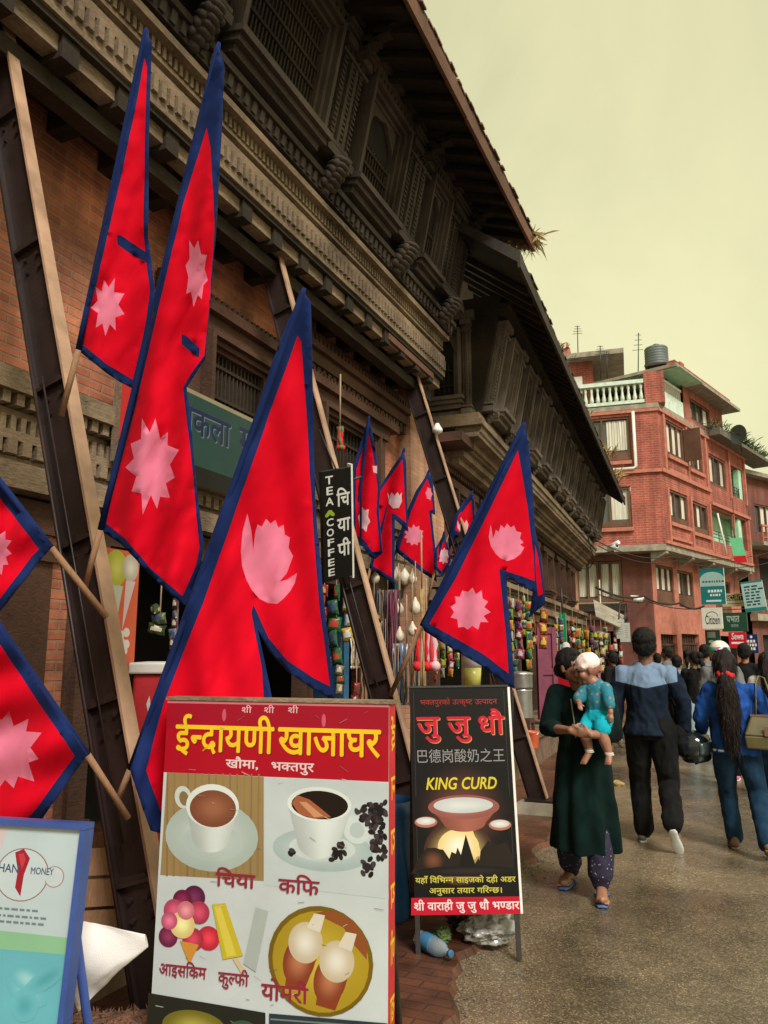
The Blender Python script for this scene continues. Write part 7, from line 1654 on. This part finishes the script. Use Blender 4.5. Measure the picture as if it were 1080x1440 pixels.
    c = Sculpt(); c.ball(BP(0, -.014, .050), (.086, .094, .080), br); c.tube([BP(-.070, .035, .030), BP(0, .080, .036), BP(.070, .035, .030)], [.020, .022, .020]); c.tube([BP(-.072, -.02, .035), BP(-.072, .03, .035)], [.016, .016]); c.tube([BP(.072, -.02, .035), BP(.072, .03, .035)], [.016, .016]); 
    for i in range(9): a_ = i * .7; c.ball(BP(.05 * math.cos(a_), -.02 + .05 * math.sin(a_), .108), (.02, .02, .012))
    c.build('cap', 'cap', bt, .0065, 3, .0015, 30, 1)
    for an in ((.003, .17, -.07), (-.143, .141, -.08)):
        m = MB(); q = V(an); d = V((-.3, -.05, -1)).normalized()
        for z in (0, .012): m.tube([q + d * z + V((.030 * math.cos(a), .030 * math.sin(a), 0)) for a in [math.pi * 2 * i / 14 for i in range(15)]], .004, 6)
        x = m.build('anklet', 'white'); x.parent = bt
woman_with_baby()

def helmet(label, c, rz, shell, visor='visor', s=1.0, tilt=(0, 0, 0), held=True):
    t = thing('helmet', label, 'helmet', c, rz); t.rotation_euler = (tilt[0], tilt[1], rz)
    h = Sculpt(); h.ball((0, 0, 0), (.125 * s, .15 * s, .13 * s)); h.tube([(0, .02, -.02), (0, .03, -.11)], [(.120 * s, .135 * s), (.105 * s, .12 * s)], side=(1, 0, 0), n=18, caps=False); h.build('shell', shell, t, .009, 3)
    v = MB(); rows = []
    for z in (-.05, -.02, .01, .04, .065):
        rows.append([v.vert((.131 * s * math.sin(a) * math.sqrt(max(.05, 1 - (z / .135) ** 2)), .157 * s * math.cos(a) * math.sqrt(max(.05, 1 - (z / .135) ** 2)), z * s)) for a in [R(-80 + 160 * i / 14) for i in range(15)]])
    for i in range(4):
        for j in range(14): v.face([rows[i][j], rows[i][j + 1], rows[i + 1][j + 1], rows[i + 1][j]], 0, None, True)
    o = v.build('visor', visor); o.parent = t; sd = o.modifiers.new('th', 'SOLIDIFY'); sd.thickness = .004
    m = MB(); m.tube([(-.10 * s, .03, -.10), (0, .02, -.155), (.10 * s, .03, -.10)], .007, 6); o = m.build('strap', 'black_cloth'); o.parent = t
    return t

def man_walking():
    pos = V((-.74, 7.12, 0)); t = person_root('man walking away in a navy shirt with a light blue yoke, one heel raised', pos, R(4))
    S, k = skeleton(1.76, 0, dict(anL=(-.10, .14, .09), toeL=(-.11, .31, .02), knL=(-.10, .13, .50), hipR=(.10, -.02, .91), knR=(.125, .03, .50), anR=(.145, -.26, .23), toeR=(.185, -.20, .045), shR=(.188, 0, 1.385), shL=(-.188, 0, 1.385), elR=(.285, -.02, 1.15), wrR=(.275, .03, .93), elL=(-.265, .0, 1.14), wrL=(-.27, .06, .89)))
    S['palmR'] = V((-1, 0, 0)); o, P, rot = body_mesh(t, S, k, (0, 1, 0), 'skin_dark', .008, hands=(1.1, .5), s_head=1.12); face_parts(o, P, rot, 1.12)
    h, HP, hr = scalp(S['head'], (0, 1, 0), 1.15, thick=.010); strands(h.build('hair', 'hair', t, .007, 3, .004, 45, .8))
    zy = 1.305
    sh = top_mesh(t, S, k, 'yoke_shirt', .86, 1.93, 1.06, .009, wr=.013, flare=.022)
    c = Sculpt(); c.tube([(0, -.055, 1.455), (0.05, -.02, 1.46), (.055, .03, 1.445)], [(.012, .03)] * 3); c.tube([(0, -.055, 1.455), (-.05, -.02, 1.46), (-.055, .03, 1.445)], [(.012, .03)] * 3); c.build('collar', 'sky_shirt', t, .008, 2)
    trousers_mesh(t, S, k, 'black_cloth', .96, 1.04, .010, cuff=1.12, wr=.012)
    shoe(t, (-.105, .075, .0), (-.115, .345, .0), 'shoe_grey', 'white_rubber'); shoe(t, (.135, -.325, .20), (.185, -.195, -.02), 'shoe_grey', 'white_rubber', up=(0, .85, .5))
    ph = world_of(t) @ V((.335, .06, .80))
    helmet('glossy black motorcycle helmet carried in the right hand of the man in navy', ph, R(-75), 'helmet_black', 'visor', 1.0, (0, .25, 0))
    c = world_of(t) @ V((.235, .04, .90)); b = thing('sling_bag', 'small black bag hanging at the hip of the man in navy', 'bag', c - V((0, 0, .1)), R(4)); m = Sculpt(); m.ball((0, 0, .1), (.06, .09, .10)); m.ball((.01, -.03, .04), (.05, .06, .07)); m.build('bag_body', 'black_cloth', b, .009, 3, .006, 18); m = MB(); m.tube([(-.03, 0, .18), (-.02, -.02, .30), (-.05, -.03, .38)], .009, 6); o = m.build('strap', 'black_cloth'); o.parent = b
man_walking()

def long_hair(t, S, c, fwd, mat, length, width=.075, band=True, s=1.0):
    h, HP, hr = scalp(c, fwd, s, thick=.012); z0 = c.z; y = c.y - .125
    h.tube([HP(0, -.09, .03), (c.x, c.y - .125, z0 - .07), (c.x, y - .02, z0 - .2), (c.x + .01, y - .035, z0 - length * .6), (c.x + .015, y - .02, z0 - length)], [(.06, .05), (.045 if band else .075, .045), (width, .045), (width * .95, .042), (width * .45, .025)], side=(1, 0, 0))
    strands(h.build('hair', mat, t, .008, 3, .008, 34, .12), 2400, .07, 1, .10)
    if band:
        m = Sculpt()
        for i in range(10): a = i * .628; m.ball((c.x + .048 * math.cos(a), c.y - .128 + .03 * math.sin(a), z0 - .075 + .008 * (i % 3)), (.020, .02, .022))
        m.build('scrunchie', 'red_band', t, .007, 2, .003, 60)

def woman_blue():
    pos = V((-.09, 7.15, 0)); t = person_root('woman walking away in a blue sweater, long hair tied with a red scrunchie', pos, R(2))
    S, k = skeleton(1.57, 0, dict(head=(-.03, .015, 1.455), anL=(-.05, .16, .085), toeL=(-.07, .32, .02), knL=(-.075, .12, .45), anR=(.17, -.22, .12), toeR=(.20, -.07, .03), knR=(.14, .02, .46), elR=(.265, .03, 1.02), wrR=(.30, .12, .86), elL=(-.25, .04, 1.03), wrL=(-.235, .18, .92)))
    o, P, rot = body_mesh(t, S, k, (0, 1, 0), 'skin', .009); face_parts(o, P, rot)
    long_hair(t, S, S['head'], V((0, 1, 0)), 'hair_brown', .66, .082)
    u = Sculpt(); u.tube([(0, 0, .775), (0, 0, .80)], [(.178, .132), (.18, .134)], caps=False); u.build('undershirt', 'white', t, .009, 2)
    top_mesh(t, S, k, 'blue_knit', .83, 1.9, 1.10, .010, wr=.013, name='sweater', flare=.004)
    trousers_mesh(t, S, k, 'denim', .97, 1.0, .010, wr=.009)
    shoe(t, (-.05, .10, 0), (-.075, .335, 0), 'shoe_brown', 'string'); shoe(t, (.165, -.285, .085), (.205, -.045, -.002), 'shoe_brown', 'shoe_brown', up=(0, .32, .95))
    c = world_of(t) @ V((.235, -.10, .82)); b = thing('handbag', 'olive leather handbag hanging from the shoulder of the woman in blue', 'handbag', c, R(2))
    m = MB(); lo = [(-.155, -.075, .0), (.155, -.075, -.01), (.155, .075, -.01), (-.155, .075, .0)]; mi_ = [(-.165, -.085, .10), (.165, -.085, .09), (.165, .085, .09), (-.165, .085, .10)]; hi = [(-.105, -.035, .25), (.105, -.035, .245), (.105, .035, .245), (-.105, .035, .25)]
    m.hexa(lo, mi_); m.hexa([tuple(V(p) + V((0, 0, .001))) for p in mi_], hi); o = m.build('bag_body', 'olive_leather', None, bevel=.012); o.parent = b
    m = MB(); m.box(-.02, .02, -.095, -.088, .10, .17); m.box(-.11, .11, -.04, .04, .245, .256); o = m.build('bag_trim', 'shoe_brown'); o.parent = b
    for y in (-.03, .03):
        m = MB(); m.tube([(-.07, y, .24), (-.06, y * .8 + .01, .36), (-.045, .05 + y * .3, .50), (-.02, .085 + y * .3, .555), (.02, .09 + y * .3, .54), (.045, .04 + y * .3, .44), (.06, y * .8, .34), (.07, y, .24)], .008, 7); o = m.build('handle', 'olive_leather'); o.parent = b
woman_blue()

def simple_person(label, px, d, rz, H, top, bottom, hair='hair', kind='short', skin='skin', stride=.18, hem=.86, slv=1.9, shoes='shoe_grey', fwd=None, J=None, face=True, loose=1.05, tl=1.0, extra=None, zfeet=0.0, vox=.012, sole='white_rubber'):
    p = dep(px, 920, d); p.z = zfeet; t = person_root(label, p, rz); S, k = skeleton(H, stride, J); f = V(fwd or (0, 1, 0))
    o, P, rot = body_mesh(t, S, k, f, skin, .010)
    if face: face_parts(o, P, rot)
    if kind == 'long': long_hair(t, S, S['head'], V((0, 1, 0)), hair, .5, .07, False)
    elif kind == 'tied': h, HP, hr = scalp(S['head'], f, 1.02); h.ball(HP(0, -.12, .05), (.05, .045, .05), hr); h.tube([HP(0, -.11, .0), HP(0, -.14, -.10), HP(.0, -.12, -.2)], [.03, .035, .015]); strands(h.build('hair', hair, t, .010, 2, .003, 40))
    elif kind == 'short': h, HP, hr = scalp(S['head'], f, 1.02, thick=.010); strands(h.build('hair', hair, t, .009, 2, .004, 45))
    top_mesh(t, S, k, top, hem, slv, loose, vox); trousers_mesh(t, S, k, bottom, .96, tl, vox)
    for n_, s in (('R', 1), ('L', -1)):
        a = S['an' + n_]; shoe(t, (a.x, a.y - .05, a.z - .085 * k), (a.x + s * .01, a.y + .20, a.z - .085 * k), shoes, sole)
    return t, S, k
simple_person('woman in a black jacket and pale jeans, face turned left', 976, 12.6, R(0), 1.58, 'black_cloth', 'denim_pale', kind='tied', fwd=(-.75, .6, -.15), hem=.84, tl=1.1, J=dict(elL=(-.22, .06, 1.02), wrL=(-.1, .2, 1.0), elR=(.2, .04, 1.02), wrR=(.08, .2, .95)))
t_, S_, k_ = simple_person('man in a grey shirt wearing a painted helmet, behind the woman in blue', 1012, 9.9, R(2), 1.68, 'grey_cloth', 'black_cloth', kind='none', shoes='pink_cloth')
def painted_helmet():
    c = world_of(t_) @ (S_['head'] + V((0, -.01, .035))); MT['helmet_paint'] = m = bpy.data.materials.new('painted_helmet_shell'); m.use_nodes = True; n = m.node_tree.nodes; l = m.node_tree.links; p = n['Principled BSDF']
    tcn = n.new('ShaderNodeTexCoord'); v = n.new('ShaderNodeTexVoronoi'); v.inputs['Scale'].default_value = 22; l.new(tcn.outputs['Object'], v.inputs['Vector']); s = n.new('ShaderNodeSeparateColor'); l.new(v.outputs['Color'], s.inputs[0])
    r = n.new('ShaderNodeValToRGB'); r.color_ramp.interpolation = 'CONSTANT'; e = r.color_ramp.elements; cols = [(.01, .01, .03), (.65, .08, .35), (.6, .62, .6), (.04, .45, .10), (.012, .012, .02), (.08, .35, .40), (.12, .5, .12)]
    e[0].color = (*cols[0], 1); e[1].position = .16; e[1].color = (*cols[1], 1)
    for i in range(2, 7): q = e.new(.16 * i - .02); q.color = (*cols[i], 1)
    l.new(s.outputs[0], r.inputs[0]); sp = n.new('ShaderNodeSeparateXYZ'); l.new(tcn.outputs['Object'], sp.inputs[0]); mth = n.new('ShaderNodeMath'); mth.operation = 'GREATER_THAN'; mth.inputs[1].default_value = .045; l.new(sp.outputs['Z'], mth.inputs[0])
    mx = n.new('ShaderNodeMixRGB'); mx.inputs['Color2'].default_value = (.66, .64, .55, 1); l.new(mth.outputs[0], mx.inputs[0]); l.new(r.outputs[0], mx.inputs['Color1']); l.new(mx.outputs[0], p.inputs['Base Color']); p.inputs['Roughness'].default_value = .2
    helmet('white-topped helmet with colourful painted patches, worn by the man in grey', c, R(2), 'helmet_paint', 'visor', 1.03)
painted_helmet()
simple_person('dark-haired man in a black T-shirt seen from behind, right of the painted helmet', 1047, 11.0, R(-8), 1.70, 'black_cloth', 'denim', slv=.9, stride=.15)
simple_person('woman with long hair in a white patterned top at the right edge', 1078, 8.9, R(0), 1.56, 'white_print', 'denim', kind='long', hair='hair_brown', stride=-.16)
simple_person('dark-haired person in a grey top seen between the black-jacket woman and the painted helmet', 991, 13.0, R(14), 1.71, 'grey_cloth', 'black_cloth', stride=-.1)
simple_person('person with a black topknot just behind the woman in the black jacket', 968, 14.8, R(-12), 1.63, 'white_print', 'denim', kind='tied', stride=.12)
simple_person('person in a light blue shirt left of the woman in the black jacket', 951, 14.0, R(6), 1.52, 'sky_shirt', 'black_cloth', stride=.1)
simple_person('bald-browed man in profile beyond the shoulder of the man in navy', 938, 15.5, R(80), 1.69, 'grey_cloth', 'black_cloth', stride=.1, skin='skin_dark', fwd=(0, 1, 0))
simple_person('person in dark clothes hidden mostly behind the man in navy', 924, 17.5, R(20), 1.56, 'black_cloth', 'denim', stride=-.1)
simple_person('person in dark clothes standing at the far stalls behind the baby', 861, 14.8, R(60), 1.58, 'black_cloth', 'black_cloth', stride=.02, skin='skin_dark')
def seated_man():
    p = dep(799, 940, 14.4); p.z = .45
    st = thing('stool', 'low wooden stool under the old man in the white cap', 'stool', p, 0); m = MB(); m.box(-.2, .2, -.18, .18, .36, .40)
    o = m.build('seat', 'wood_brown'); o.parent = st
    for sx in (-.17, .13):
        for sy in (-.15, .11): m = MB(); m.box(sx, sx + .04, sy, sy + .04, 0, .359); o = m.build('leg', 'wood_brown'); o.parent = st
    t = person_root('old man in a white cap and dark waistcoat sitting at the far stalls', p, R(165))
    S, k = skeleton(1.6, 0, dict(pelvis=(0, 0, .47), waist=(0, .02, .62), chest=(0, .03, .80), neck=(0, .04, .98), head=(0, .06, 1.115), shR=(.165, .03, .93), shL=(-.165, .03, .93), elR=(.21, .08, .68), elL=(-.21, .08, .68), wrR=(.12, .28, .56), wrL=(-.12, .28, .56), hipR=(.09, .05, .46), hipL=(-.09, .05, .46), knR=(.12, .40, .47), knL=(-.12, .40, .47), anR=(.12, .38, .085), anL=(-.12, .38, .085), toeR=(.13, .54, .02), toeL=(-.13, .54, .02)))
    o, P, rot = body_mesh(t, S, k, (0, 1, -.1), 'skin_dark', .010); face_parts(o, P, rot)
    top_mesh(t, S, k, ['white_print', 'black_cloth'], .84, 1.9, 1.05, .012, lambda c: 1 if abs(c.x) < .13 else 0); trousers_mesh(t, S, k, 'grey_cloth', .96, 1.0, .012)
    c = Sculpt(); c.tube([P(0, -.01, .05), P(0, -.012, .13)], [(.086, .10), (.078, .09)]); c.build('cap', 'white_print', t, .009, 2)
    for n_, s in (('R', 1), ('L', -1)): a = S['an' + n_]; shoe(t, (a.x, a.y - .05, 0), (a.x, a.y + .2, 0), 'shoe_brown', 'black_plastic')
seated_man()
